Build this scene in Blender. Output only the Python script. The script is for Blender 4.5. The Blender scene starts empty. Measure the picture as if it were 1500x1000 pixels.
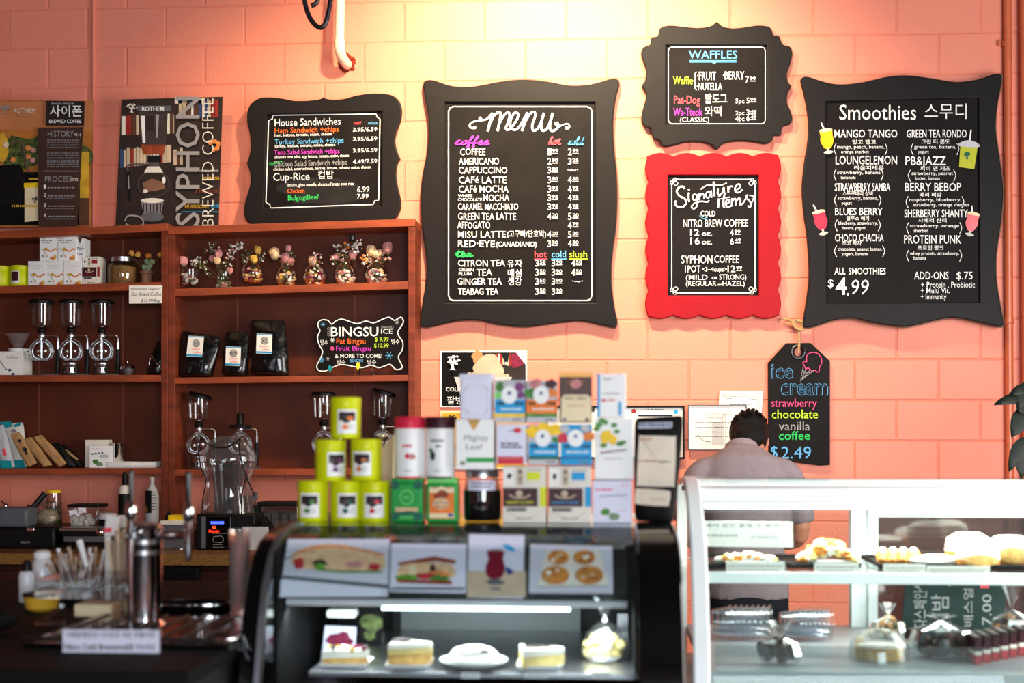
import bpy, bmesh, math, random
from mathutils import Vector, Matrix
random.seed(7)
C = bpy.context.scene.collection
PI = math.pi
# ---------------------------------------------------------------- camera
FPX, CX, HY = 2083.0, 750.0, 630.0          # focal length and horizon of the 1500x1000 frame
YAW = math.radians(3.5)
CAM = Vector((0.0, -7.1, 1.55))
cd = bpy.data.cameras.new('camera'); cam = bpy.data.objects.new('camera', cd); C.objects.link(cam)
cam.location = CAM; cam.rotation_euler = (PI/2, 0, YAW)
cd.sensor_width = 36.0; cd.lens = FPX/1500*36.0; cd.shift_y = (HY-500)/1500
cd.clip_start = .05; cd.clip_end = 60
cd.dof.use_dof = True; cd.dof.focus_distance = 7.05; cd.dof.aperture_fstop = 2.6; cd.dof.aperture_blades = 0
sc = bpy.context.scene; sc.camera = cam
sc.view_settings.view_transform = 'Standard'; sc.view_settings.look = 'None'
sc.view_settings.gamma = 1.0; sc.view_settings.use_curve_mapping = False
sc.view_settings.exposure = 0.5
sc.cycles.max_bounces = 8; sc.cycles.transparent_max_bounces = 24
sc.cycles.sample_clamp_indirect = 6.0
try:
    sc.cycles.use_denoising = True
except Exception: pass
# ---------------------------------------------------------------- light
w = bpy.data.worlds.new('world'); sc.world = w; w.use_nodes = True
w.node_tree.nodes['Background'].inputs[0].default_value = (.75, .86, 1, 1)
w.node_tree.nodes['Background'].inputs[1].default_value = .25
def lamp(kind, loc, target, power, color, size=None, size_y=None, angle=None, blend=.6):
    d = bpy.data.lights.new('light', kind); d.energy = power; d.color = color
    if kind == 'AREA':
        d.shape = 'RECTANGLE'; d.size = size; d.size_y = size_y or size
    if kind == 'SPOT':
        d.spot_size = math.radians(angle); d.spot_blend = blend; d.shadow_soft_size = size or .06
    o = bpy.data.objects.new({'AREA': 'window_daylight', 'SPOT': 'track_light_beam', 'POINT': 'bulb_light'}[kind], d); C.objects.link(o)
    o.location = loc; o.rotation_euler = (Vector(target)-Vector(loc)).to_track_quat('-Z', 'Y').to_euler()
    return o
# daylight entering the storefront behind the camera and the side window on the right
lamp('AREA', (2.93, -3.3, 1.9), (-1.0, 0, 1.7), 135, (1, .95, .90), 2.4, 2.0)
lamp('AREA', (1.6, -10.9, 2.0), (.2, -2, 1.4), 315, (.86, .93, 1), 3.0, 2.2)
lamp('AREA', (-2.4, -10.9, 2.0), (-.6, 0, 1.6), 12, (.84, .92, 1), 1.6, 2.2)
# warm track lights on the ceiling washing the block wall
lamp('SPOT', (-.35, -1.5, 4.15), (-.35, 0, 2.9), 470, (1, .77, .47), .07, angle=100, blend=1)
lamp('SPOT', (.45, -1.6, 4.15), (.35, 0, 2.7), 190, (1, .78, .52), .07, angle=85, blend=1)
lamp('SPOT', (-2.2, -1.6, 4.15), (-1.45, 0, 2.5), 52, (1, .66, .36), .07, angle=70, blend=1)

# ---------------------------------------------------------------- helpers
FWD = Vector((-math.sin(YAW), math.cos(YAW), 0)); RGT = Vector((math.cos(YAW), math.sin(YAW), 0))
def P(px, py, Y=0.0, k=0.0, z0=0.0):
    """the point of the (leaning) plane y = Y + k*(z-z0) that the photograph shows at px, py"""
    d = FWD + RGT*((px-CX)/FPX) + Vector((0, 0, (HY-py)/FPX))
    t = (Y + k*(CAM.z-z0) - CAM.y)/(d.y - k*d.z)
    return CAM + d*t
def S(px, Y):
    """metres per photograph pixel at depth Y"""
    return (P(px+1, 600, Y)-P(px, 600, Y)).x
def lin(c):
    return tuple(((v/255)/12.92 if v/255 <= .04045 else ((v/255+.055)/1.055)**2.4) for v in c)
MATS = {}
def mat(name, col=None, rough=.5, metal=0, spec=.22, var=.12, vs=12, bump=0, bs=60, emit=0, coat=0, trans=0, sheen=0, alpha=1, stretch=None):
    if name in MATS: return MATS[name]
    m = bpy.data.materials.new(name); m.use_nodes = True; nt = m.node_tree; b = nt.nodes['Principled BSDF']
    c = lin(col)
    tc = nt.nodes.new('ShaderNodeTexCoord'); mp = nt.nodes.new('ShaderNodeMapping'); nt.links.new(tc.outputs['Object'], mp.inputs[0])
    if stretch: mp.inputs['Scale'].default_value = stretch
    if var > 0:
        n = nt.nodes.new('ShaderNodeTexNoise'); n.inputs['Scale'].default_value = vs; n.inputs['Detail'].default_value = 5
        nt.links.new(mp.outputs[0], n.inputs['Vector'])
        r = nt.nodes.new('ShaderNodeValToRGB'); r.color_ramp.elements[0].position = .32; r.color_ramp.elements[1].position = .68
        r.color_ramp.elements[0].color = (*[v*(1-var) for v in c], 1); r.color_ramp.elements[1].color = (*[min(1, v*(1+var)) for v in c], 1)
        nt.links.new(n.outputs[0], r.inputs[0]); nt.links.new(r.outputs[0], b.inputs['Base Color'])
    else: b.inputs['Base Color'].default_value = (*c, 1)
    b.inputs['Roughness'].default_value = rough; b.inputs['Metallic'].default_value = metal
    b.inputs['Specular IOR Level'].default_value = spec; b.inputs['Coat Weight'].default_value = coat
    b.inputs['Transmission Weight'].default_value = trans
    if emit:
        b.inputs['Emission Color'].default_value = (*c, 1); b.inputs['Emission Strength'].default_value = emit
    if bump:
        n2 = nt.nodes.new('ShaderNodeTexNoise'); n2.inputs['Scale'].default_value = bs; n2.inputs['Detail'].default_value = 6
        nt.links.new(mp.outputs[0], n2.inputs['Vector'])
        bn = nt.nodes.new('ShaderNodeBump'); bn.inputs['Strength'].default_value = bump; bn.inputs['Distance'].default_value = .01
        nt.links.new(n2.outputs[0], bn.inputs['Height']); nt.links.new(bn.outputs[0], b.inputs['Normal'])
    MATS[name] = m; return m
def glass(name, tint=(235, 245, 245), refl=1.0, rough=.02, milky=0.0):
    """thin clear sheet: transparent mixed with a fresnel reflection (and a little milky diffuse)"""
    m = bpy.data.materials.new(name); m.use_nodes = True; nt = m.node_tree
    for n in list(nt.nodes): nt.nodes.remove(n)
    out = nt.nodes.new('ShaderNodeOutputMaterial'); t = nt.nodes.new('ShaderNodeBsdfTransparent'); g = nt.nodes.new('ShaderNodeBsdfGlossy')
    t.inputs[0].default_value = (*lin(tint), 1); g.inputs[0].default_value = (1, 1, 1, 1); g.inputs['Roughness'].default_value = rough
    lw = nt.nodes.new('ShaderNodeLayerWeight'); lw.inputs[0].default_value = .35
    mu = nt.nodes.new('ShaderNodeMath'); mu.operation = 'MULTIPLY_ADD'; mu.inputs[1].default_value = .55*refl; mu.inputs[2].default_value = .05*refl
    nt.links.new(lw.outputs['Fresnel'], mu.inputs[0])
    mx = nt.nodes.new('ShaderNodeMixShader'); nt.links.new(mu.outputs[0], mx.inputs[0]); nt.links.new(t.outputs[0], mx.inputs[1]); nt.links.new(g.outputs[0], mx.inputs[2])
    last = mx
    if milky:
        d = nt.nodes.new('ShaderNodeBsdfDiffuse'); d.inputs[0].default_value = (.9, .92, .92, 1)
        m2 = nt.nodes.new('ShaderNodeMixShader'); m2.inputs[0].default_value = milky
        nt.links.new(mx.outputs[0], m2.inputs[1]); nt.links.new(d.outputs[0], m2.inputs[2]); last = m2
    nt.links.new(last.outputs[0], out.inputs[0]); MATS[name] = m; return m

class G:
    """collects shapes in world coordinates, becomes ONE mesh object"""
    def __init__(s, m=None): s.v = []; s.f = []; s.mi = []; s.ms = []; s.m = m
    def add(s, vs, fs, m=None):
        m = m or s.m
        if isinstance(m, str): m = MATS[m]
        if m not in s.ms: s.ms.append(m)
        k = s.ms.index(m); b = len(s.v); s.v += [Vector(v) for v in vs]
        for f in fs: s.f.append([b+i for i in f]); s.mi.append(k)
        return s
    def box(s, x0, x1, y0, y1, z0, z1, m=None):
        x0, x1 = sorted((x0, x1)); y0, y1 = sorted((y0, y1)); z0, z1 = sorted((z0, z1))
        return s.add([(x0,y0,z0),(x1,y0,z0),(x1,y1,z0),(x0,y1,z0),(x0,y0,z1),(x1,y0,z1),(x1,y1,z1),(x0,y1,z1)],
                     [(0,3,2,1),(4,5,6,7),(0,1,5,4),(1,2,6,5),(2,3,7,6),(3,0,4,7)], m)
    def pbox(s, x0, x1, y0, y1, Y, d, m=None):
        """box whose front face at depth Y fills the photo rectangle"""
        a = P(x0, y1, Y); b = P(x1, y0, Y)
        return s.box(a.x, b.x, Y, Y+d, P((x0+x1)/2, y1, Y).z, P((x0+x1)/2, y0, Y).z, m)
    def hexa(s, front, back, m=None):
        return s.add(list(front)+list(back), [(0,1,2,3),(7,6,5,4),(0,4,5,1),(1,5,6,2),(2,6,7,3),(3,7,4,0)], m)
    def lathe(s, prof, c, m=None, seg=20, capb=True, capt=False, M=None, sx=1, sy=1):
        c = Vector(c); vs = []; fs = []; n = len(prof)
        for r, z in prof:
            for i in range(seg):
                a = 2*PI*i/seg; q = Vector((r*math.cos(a)*sx, r*math.sin(a)*sy, z))
                if M is not None: q = M @ q
                vs.append(c+q)
        for j in range(n-1):
            for i in range(seg): fs.append((j*seg+i, j*seg+(i+1) % seg, (j+1)*seg+(i+1) % seg, (j+1)*seg+i))
        if capb: fs.append(tuple(reversed(range(seg))))
        if capt: fs.append(tuple(range((n-1)*seg, n*seg)))
        return s.add(vs, fs, m)
    def ball(s, c, r, m=None, seg=10, rings=6, jit=0, M=None):
        if not isinstance(r, (tuple, list)): r = (r, r, r)
        c = Vector(c); vs = [(0, 0, -1)]; fs = []
        for j in range(1, rings):
            t = PI*j/rings
            for i in range(seg): vs.append((math.sin(t)*math.cos(2*PI*i/seg), math.sin(t)*math.sin(2*PI*i/seg), -math.cos(t)))
        vs.append((0, 0, 1)); out = []
        for v in vs:
            k = 1+random.uniform(-jit, jit); q = Vector((v[0]*r[0]*k, v[1]*r[1]*k, v[2]*r[2]*k))
            if M is not None: q = M @ q
            out.append(c+q)
        for i in range(seg):
            fs.append((0, 1+(i+1) % seg, 1+i))
            for j in range(rings-2): a = 1+j*seg; fs.append((a+i, a+(i+1) % seg, a+seg+(i+1) % seg, a+seg+i))
            a = 1+(rings-2)*seg; fs.append((a+i, a+(i+1) % seg, len(vs)-1))
        return s.add(out, fs, m)
    def tube(s, pts, r, m=None, seg=8, smooth=0):
        pts = [Vector(p) for p in pts]
        rs = list(r) if isinstance(r, (list, tuple)) else [r]*len(pts)
        if smooth:
            np_, nr = [], []
            for i in range(len(pts)-1):
                p0 = pts[max(i-1, 0)]; p1 = pts[i]; p2 = pts[i+1]; p3 = pts[min(i+2, len(pts)-1)]
                for k in range(smooth):
                    t = k/smooth; np_.append(.5*((2*p1)+(p2-p0)*t+(2*p0-5*p1+4*p2-p3)*t*t+(3*p1-p0-3*p2+p3)*t**3)); nr.append(rs[i]*(1-t)+rs[i+1]*t)
            pts = np_+[pts[-1]]; rs = nr+[rs[-1]]
        vs = []; fs = []; up = None
        for i, p in enumerate(pts):
            d = (pts[min(i+1, len(pts)-1)]-pts[max(i-1, 0)]).normalized()
            if up is None: up = d.orthogonal().normalized()
            up = (up-d*up.dot(d)); up = up.normalized() if up.length > 1e-6 else d.orthogonal().normalized()
            q = d.cross(up)
            for k in range(seg): a = 2*PI*k/seg; vs.append(p+(up*math.cos(a)+q*math.sin(a))*rs[i])
        for j in range(len(pts)-1):
            for i in range(seg): fs.append((j*seg+i, j*seg+(i+1) % seg, (j+1)*seg+(i+1) % seg, (j+1)*seg+i))
        fs.append(tuple(reversed(range(seg)))); fs.append(tuple(range((len(pts)-1)*seg, len(pts)*seg)))
        return s.add(vs, fs, m)
    def strip(s, prof, x0, x1, t=.004, m=None):
        """a sheet running along X with the (y,z) profile"""
        n = len(prof); vs = []; fs = []
        nr = []
        for i in range(n):
            a = prof[max(i-1, 0)]; b = prof[min(i+1, n-1)]; d = Vector((b[0]-a[0], b[1]-a[1])); d.normalize(); nr.append((d.y, -d.x))
        for X in (x0, x1):
            for i, (y, z) in enumerate(prof): vs.append((X, y, z))
            for i, (y, z) in enumerate(prof): vs.append((X, y+nr[i][0]*t, z+nr[i][1]*t))
        k = 2*n
        for i in range(n-1):
            fs += [(i, i+1, k+i+1, k+i), (n+i+1, n+i, k+n+i, k+n+i+1), (i, n+i, n+i+1, i+1), (k+i+1, k+n+i+1, k+n+i, k+i)]
        fs += [(0, k, k+n, n), (n-1, 2*n-1, k+2*n-1, k+n-1)]
        return s.add(vs, fs, m)
ORD = ['first', 'second', 'third', 'fourth', 'fifth', 'sixth', 'seventh', 'eighth', 'ninth', 'tenth', 'eleventh', 'twelfth', 'thirteenth', 'fourteenth', 'fifteenth']
def root_loc(o):
    p = Vector((0, 0, 0))
    while o is not None: p = p+o.location; o = o.parent
    return p
def build(name, g, parent=None, bev=0, smooth=True, sub=0, ang=40, label=None, kind=None, seg=2):
    me = bpy.data.meshes.new(name)
    if parent is not None: off = root_loc(parent)
    else:
        xs = [v.x for v in g.v]; ys = [v.y for v in g.v]; zs = [v.z for v in g.v]
        off = Vector(((min(xs)+max(xs))/2, (min(ys)+max(ys))/2, min(zs)))
    me.from_pydata([v-off for v in g.v], [], g.f)
    for m in g.ms: me.materials.append(m)
    me.polygons.foreach_set('material_index', g.mi)
    me.update()
    bm = bmesh.new(); bm.from_mesh(me); bmesh.ops.recalc_face_normals(bm, faces=bm.faces); bm.to_mesh(me); bm.free()
    if smooth:
        me.polygons.foreach_set('use_smooth', [True]*len(me.polygons)); me.set_sharp_from_angle(angle=math.radians(ang))
    o = bpy.data.objects.new(name, me); C.objects.link(o)
    if parent is not None: o.parent = parent
    else: o.location = off
    if bev:
        b = o.modifiers.new('bevel', 'BEVEL'); b.width = bev; b.segments = seg; b.limit_method = 'ANGLE'; b.angle_limit = math.radians(50)
    if sub:
        b = o.modifiers.new('sub', 'SUBSURF'); b.levels = sub; b.render_levels = sub
    if label: o['label'] = label
    if kind: o['kind'] = kind
    return o
def thing(name, label, cat, loc, group=None):
    o = bpy.data.objects.new(name, None); C.objects.link(o); o.location = loc; o.empty_display_size = .05
    o['label'] = label; o['category'] = cat
    if group: o['group'] = group
    return o
def tag(o, label, cat, group=None):
    o['label'] = label; o['category'] = cat
    if group: o['group'] = group
    return o
def struct(name, g, **k):
    return build(name, g, kind='structure', **k)
# --- flat print: everything is laid on a real plane of the thing that carries it
_tc = {}
BK = .3
def text_mesh(s, bold=0.0):
    bold *= (BK if bold > 0 else .65); key = (s, bold)
    if key in _tc: return _tc[key]
    c = bpy.data.curves.new('t', 'FONT'); c.body = s; c.resolution_u = 2; c.offset = bold
    o = bpy.data.objects.new('t', c); C.objects.link(o); bpy.context.view_layer.update()
    dg = bpy.context.evaluated_depsgraph_get()
    me = o.evaluated_get(dg).to_mesh()
    vs = [v.co.copy() for v in me.vertices]; fs = [tuple(p.vertices) for p in me.polygons]
    bpy.data.objects.remove(o); bpy.data.curves.remove(c)
    _tc[key] = (vs, fs); return _tc[key]
_h = text_mesh('H'); CAPH = max(v.y for v in _h[0])
class Art(G):
    def __init__(s, Y, k=0, z0=0, m=None, step=.0004):
        super().__init__(m); s.Y = Y; s.k = k; s.z0 = z0; s.d = step; s.step = step
    def W(s, x, y, d=None): return P(x, y, s.Y-(s.d if d is None else d), s.k, s.z0)
    def up(s, n=1): s.d += s.step*n; return s
    def poly(s, pts, m=None): s.add([s.W(*p) for p in pts], [tuple(range(len(pts)))], m); return s.up()
    def rect(s, x0, y0, x1, y1, m=None): return s.poly([(x0, y1), (x1, y1), (x1, y0), (x0, y0)], m)
    def oval(s, cx, cy, rx, ry=None, m=None, n=18):
        ry = ry or rx; return s.poly([(cx+rx*math.cos(2*PI*i/n), cy+ry*math.sin(2*PI*i/n)) for i in range(n)], m)
    def blob(s, cx, cy, rx, ry, m=None, n=14, j=.25):
        return s.poly([(cx+rx*(1+random.uniform(-j, j))*math.cos(2*PI*i/n), cy+ry*(1+random.uniform(-j, j))*math.sin(2*PI*i/n)) for i in range(n)], m)
    def line(s, pts, w, m=None, smooth=0, closed=False, keep=False):
        if smooth: pts = spline(pts, smooth, closed)
        if closed: pts = list(pts)+[pts[0]]
        vs = []; fs = []
        for i, p in enumerate(pts):
            a = pts[max(i-1, 0)]; b = pts[min(i+1, len(pts)-1)]; dx, dy = b[0]-a[0], b[1]-a[1]; L = math.hypot(dx, dy) or 1
            nx, ny = -dy/L*w/2, dx/L*w/2; vs += [s.W(p[0]+nx, p[1]+ny), s.W(p[0]-nx, p[1]-ny)]
        for i in range(len(pts)-1): fs.append((2*i, 2*i+1, 2*i+3, 2*i+2))
        s.add(vs, fs, m)
        return s if keep else s.up()
    def T(s, t, x0, x1, yb, h, m=None, slope=0.0, shear=0.0, bold=.0, fit=False, wob=0.0, wave=9.0):
        vs, fs = text_mesh(t, bold)
        if not vs: return s
        a = min(v.x for v in vs); b = max(v.x for v in vs)
        if x1 is None: x1 = x0+(b-a)*h/CAPH
        kx = (x1-x0)/(b-a)
        if fit: lo = min(v.y for v in vs); hi = max(v.y for v in vs); ky = h/(hi-lo)
        else: lo = 0; ky = h/CAPH
        out = []
        for v in vs:
            yy = (v.y-lo)*ky; xx = x0+(v.x-a)*kx+shear*yy
            out.append(s.W(xx, yb-yy+slope*(xx-x0)+wob*math.sin((xx-x0)/wave+x0)))
        s.add(out, fs, m); return s
    def R(s, t, xb, y0, y1, h, m=None, bold=0.0, fit=False):
        """text turned to read upwards: baseline x = xb, from y0 (start, low) up to y1"""
        vs, fs = text_mesh(t, bold); a = min(v.x for v in vs); b = max(v.x for v in vs)
        lo, ky = (min(v.y for v in vs), h/(max(v.y for v in vs)-min(v.y for v in vs))) if fit else (0, h/CAPH)
        s.add([s.W(xb-(v.y-lo)*ky, y0+(v.x-a)/(b-a)*(y1-y0)) for v in vs], fs, m); return s
    def scrib(s, x0, x1, y, h, m=None, slope=0):
        """a line of print too small to read: broken short strokes"""
        x = x0
        while x < x1:
            L = random.uniform(1.5, 5)
            s.add([s.W(x, y+slope*(x-x0)), s.W(min(x+L, x1), y+slope*(x-x0)), s.W(min(x+L, x1), y-h+slope*(x-x0)), s.W(x, y-h+slope*(x-x0))], [(0, 1, 2, 3)], m)
            x += L+random.uniform(.8, 1.6)
        return s
def spline(pts, n=4, closed=False):
    out = []; N = len(pts)
    for i in range(N if closed else N-1):
        g = (lambda j: pts[j % N]) if closed else (lambda j: pts[min(max(j, 0), N-1)])
        p0, p1, p2, p3 = g(i-1), g(i), g(i+1), g(i+2)
        for k in range(n):
            t = k/n
            out.append(tuple(.5*(2*p1[a]+(p2[a]-p0[a])*t+(2*p0[a]-5*p1[a]+4*p2[a]-p3[a])*t*t+(3*p1[a]-p0[a]-3*p2[a]+p3[a])*t**3) for a in (0, 1)))
    if not closed: out.append(tuple(pts[-1]))
    return out
def cutout(name, outer, holes, Y, th, m, parent=None, bevel=.004, k=0, z0=0):
    """board sawn to an outline (photo points on its front plane), th thick, edges eased"""
    c = bpy.data.curves.new('c', 'CURVE'); c.dimensions = '2D'; c.fill_mode = 'BOTH'; c.extrude = th/2-bevel; c.bevel_depth = bevel; c.bevel_resolution = 1; c.offset = -bevel
    for pts in [outer]+holes:
        sp = c.splines.new('POLY'); sp.points.add(len(pts)-1); sp.use_cyclic_u = True
        for i, p in enumerate(pts): q = P(p[0], p[1], Y, k, z0); sp.points[i].co = (q.x, q.z, 0, 1)
    o = bpy.data.objects.new('c', c); C.objects.link(o); bpy.context.view_layer.update()
    me = o.evaluated_get(bpy.context.evaluated_depsgraph_get()).to_mesh()
    g = G(m)
    g.add([(v.co.x, Y+k*(v.co.y-z0)+th/2-v.co.z, v.co.y) for v in me.vertices], [tuple(p.vertices) for p in me.polygons])
    bpy.data.objects.remove(o); bpy.data.curves.remove(c)
    return build(name, g, parent, ang=30)
def zp(pts, sx, ox, oy): return [(x/sx+ox, y/sx+oy) for x, y in pts]

# ---------------------------------------------------------------- materials
mat('wall_paint', (237, 140, 116), .5, var=.03, vs=2.5, bump=.22, bs=70, spec=.35)
mat('mortar_paint', (233, 134, 110), .6, var=.06, vs=30, bump=.5, bs=90)
mat('red_wood', (112, 47, 25), .45, var=.3, vs=5, stretch=(1, 1, 6), spec=.3)
mat('edge_wood', (142, 63, 31), .4, var=.22, vs=8, stretch=(1, 4, 4), spec=.5)
mat('ply', (88, 38, 20), .42, var=.3, vs=3.2, spec=.25)
mat('seam', (118, 60, 46), .6, var=.1)
mat('frame_black', (24, 21, 22), .5, var=.08, spec=.13)
mat('frame_edge', (120, 84, 66), .5)
mat('frame_red', (150, 8, 22), .5, var=.05, spec=.15)
mat('chalkboard', (19, 15, 15), .6, var=.35, vs=5, spec=.12)
mat('chalk_white', (238, 238, 236), .8, var=.08, vs=90)
mat('chalk_grey', (150, 148, 150), .8, var=.1, vs=60)
mat('chalk_dust', (30, 29, 31), .8, var=.3, vs=9)
mat('chalk_blue', (96, 170, 220), .8, var=.08)
mat('chalk_pink', (235, 80, 130), .8, var=.08)
mat('chalk_magenta', (214, 66, 196), .8, var=.08)
mat('chalk_red', (238, 82, 96), .8, var=.08)
mat('chalk_orange', (240, 108, 40), .8, var=.08)
mat('chalk_green', (52, 196, 100), .8, var=.08)
mat('chalk_lime', (190, 226, 58), .8, var=.08)
mat('chalk_yellow', (235, 214, 60), .8, var=.08)
mat('black_gloss', (9, 9, 10), .12, var=0, coat=.5)
mat('black', (8, 7, 8), .5, var=.15, spec=.25)
mat('black_soft', (9, 8, 9), .75, var=.2, spec=.15)
mat('iron', (22, 18, 26), .35, var=.2, spec=.6)
mat('white', (236, 236, 234), .45, var=.03)
mat('offwhite', (222, 216, 204), .5, var=.05)
mat('paper', (236, 232, 224), .7, var=.03)
mat('white_gloss', (240, 242, 243), .2, var=.02, coat=.3)
mat('lilac_white', (214, 214, 232), .35, var=.03)
mat('lime_tin', (206, 214, 14), .38, var=.05)
mat('lime_dark', (160, 170, 10), .45, var=.05)
mat('chrome', (225, 226, 230), .1, metal=1, var=.03)
mat('steel', (180, 180, 184), .3, metal=1, var=.08)
mat('dull_steel', (120, 120, 124), .45, metal=.8, var=.1)
mat('rope', (186, 150, 108), .9, var=.3, vs=80, bump=.5, bs=200)
mat('granite', (138, 98, 50), .3, var=.4, vs=120, spec=.5)
mat('pipe_white', (250, 214, 190), .35, var=.05)
mat('pipe_paint', (206, 104, 66), .35, var=.08, spec=.6)
mat('hole_rust', (128, 44, 26), .9, var=.4, vs=60, bump=.8)
mat('dark_print', (44, 34, 32), .5, var=.25, vs=18)
mat('ink', (40, 36, 44), .6)
mat('grey_ink', (120, 118, 124), .6)
mat('amber', (178, 110, 48), .45, var=.3, vs=5)
mat('dusk', (196, 122, 78), .45, var=.12, vs=3)
mat('foliage_print', (74, 84, 40), .5, var=.8, vs=45)
mat('brown_panel', (66, 44, 36), .5, var=.08)
mat('yellow_print', (206, 160, 48), .5, var=.25, vs=10)
mat('cream', (228, 210, 172), .5, var=.06)
mat('book_cream', (196, 176, 150), .6, var=.15)
mat('book_red', (150, 40, 34), .6); mat('book_blue', (52, 70, 110), .6); mat('book_brown', (86, 54, 38), .6)
mat('print_grey', (150, 146, 148), .5, var=.05)
mat('orange_print', (226, 120, 44), .5, var=.15); mat('green_tin', (34, 150, 66), .35, var=.06); mat('green_dark', (16, 92, 70), .45)
mat('green_lite', (120, 208, 110), .45); mat('leaf_green', (70, 130, 52), .5, var=.3, vs=40)
mat('lemon', (240, 196, 30), .45, var=.15, vs=60); mat('sky_blue', (20, 150, 206), .45, var=.04); mat('navy', (24, 60, 130), .45)
mat('violet', (120, 60, 120), .5, var=.3, vs=50); mat('maroon', (62, 22, 34), .45, var=.06); mat('crimson', (204, 34, 62), .4, var=.05)
mat('cocoa', (76, 48, 40), .4, var=.25, vs=25); mat('gold', (190, 140, 70), .35, metal=.3); mat('tan', (186, 168, 140), .35, var=.15, vs=14, spec=.6)
mat('kraft', (176, 132, 86), .7, var=.14, vs=25); mat('teal', (20, 140, 150), .45, var=.08); mat('pale_grey', (188, 188, 192), .45, var=.06)
mat('granola', (150, 112, 66), .8, var=.5, vs=220, bump=.6, bs=200); mat('terracotta', (128, 92, 74), .8, var=.15)
mat('petal_pink', (196, 134, 132), .8, var=.25, vs=60); mat('petal_cream', (214, 178, 138), .8, var=.2, vs=60); mat('petal_purple', (120, 34, 62), .8, var=.3, vs=60)
mat('petal_yellow', (206, 162, 72), .8, var=.25, vs=60); mat('petal_orange', (214, 128, 66), .7, var=.3, vs=90); mat('petal_white', (226, 216, 208), .8, var=.1); mat('stem', (82, 84, 52), .8, var=.2)
mat('sage', (116, 140, 110), .7, var=.2)
mat('foil_black', (8, 8, 9), .16, var=0, coat=.7, bump=1.0, bs=26)
mat('shirt', (142, 128, 134), .85, var=.06, vs=40, bump=.15, bs=160); mat('skin', (196, 134, 108), .5, var=.06); mat('hair', (12, 9, 10), .6, spec=.2, var=.4, vs=60, stretch=(6, 6, 1), bump=.5, bs=60)
mat('denim', (24, 25, 34), .85, var=.15)
mat('cake_white', (244, 240, 228), .6, var=.04, bump=.3, bs=60); mat('sponge', (214, 170, 100), .8, var=.25, vs=60, bump=.5, bs=120); mat('crust', (196, 128, 56), .6, var=.35, vs=40, bump=.6, bs=60)
mat('choc', (52, 34, 30), .4, var=.35, vs=40); mat('bread', (222, 200, 130), .6, var=.12, vs=30)
mat('strawberry', (178, 40, 52), .5, var=.35, vs=60); mat('lettuce', (90, 150, 50), .5, var=.35, vs=60); mat('photo_grey', (200, 200, 214), .4, var=.06, vs=6)
mat('toast', (140, 62, 36), .5, var=.3, vs=40); mat('wine', (120, 14, 40), .35, var=.12)
mat('floor_tile', (70, 54, 48), .4, var=.2, vs=4); mat('ceiling_paint', (52, 46, 43), .8)
mat('side_paint', (150, 84, 66), .7, var=.08); mat('cabinet_brown', (58, 26, 18), .45, var=.3, vs=6)
mat('screen_blue', (40, 80, 220), .4, emit=1.2); mat('led_red', (255, 50, 20), .4, emit=2)
mat('tube_light', (226, 246, 255), .5, var=0, emit=5); mat('case_white', (232, 238, 238), .35, var=.02)
mat('board_green', (20, 40, 38), .5, var=.2); mat('plant_leaf', (12, 24, 14), .5, var=.3, vs=14, spec=.25)
mat('plastic_grey', (90, 92, 98), .4, var=.08); mat('cup_clear', (214, 214, 216), .15, var=.02, trans=.0)
glass('clear_glass', (244, 246, 246), 1.0); glass('case_glass', (246, 252, 250), .12); glass('shop_glass', (246, 250, 250), .2)
glass('plastic_film', (244, 244, 244), 1.0, .08, .015); glass('acrylic', (238, 240, 242), .8, .04, .03); glass('cup_plastic', (236, 238, 242), 1.0, .1, .03)
glass('smoke_plastic', (160, 160, 165), 1.0, .06, .02); glass('cup_amber', (240, 200, 180), 1.1, .12, .1)
mat('case_deck', (150, 158, 162), .35, var=.04); mat('clear_dark', (62, 54, 52), .35, var=.2, vs=14)
mat('warm_dim_beige', (176, 150, 128), .7, var=.06); mat('case_back', (118, 122, 122), .5, var=.05)  # straws and cutlery: warm, dim light put into the beige
# ================================================================ SETTING
XL, XR, YF, ZT = -4.9, 3.0, -11.0, 4.3
g = G('mortar_paint'); g.box(XL, XR, 0, .2, 0, ZT); wall = struct('wall_back', g, smooth=False)
# painted concrete blocks in running bond
BW, BH = .4064, .2
jx = P(592, 30).x; jz = P(600, 62).z
bm_g = G('wall_paint'); bm_g.box(-BW/2+.0035, BW/2-.0035, -.007, .01, .0035, BH-.0035)
variants = []
for vi in range(4):
    gg = G('wall_paint'); j = lambda: random.uniform(-.0015, .0015)
    a, b = -BW/2+.0035, BW/2-.0035; z0, z1 = .0028, BH-.0028; y = -.0024+j()*.3; e = .004
    ring0 = [(a+j(), .004, z0+j()), (b+j(), .004, z0+j()), (b+j(), .004, z1+j()), (a+j(), .004, z1+j())]
    ring1 = [(a+e*.3, y+e*.5, z0+e*.3), (b-e*.3, y+e*.5, z0+e*.3), (b-e*.3, y+e*.5, z1-e*.3), (a+e*.3, y+e*.5, z1-e*.3)]
    ring2 = [(a+e, y, z0+e), (b-e, y, z0+e), (b-e, y, z1-e), (a+e, y, z1-e)]
    fs = [(8, 9, 10, 11)]
    for r in (0, 4):
        for i in range(4): fs.append((r+i, r+(i+1) % 4, r+4+(i+1) % 4, r+4+i))
    gg.add(ring0+ring1+ring2, fs)
    me = bpy.data.meshes.new('block'); me.from_pydata([tuple(v) for v in gg.v], [], gg.f); me.materials.append(MATS['wall_paint'])
    me.update(); variants.append(me)
wl = root_loc(wall)
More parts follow.
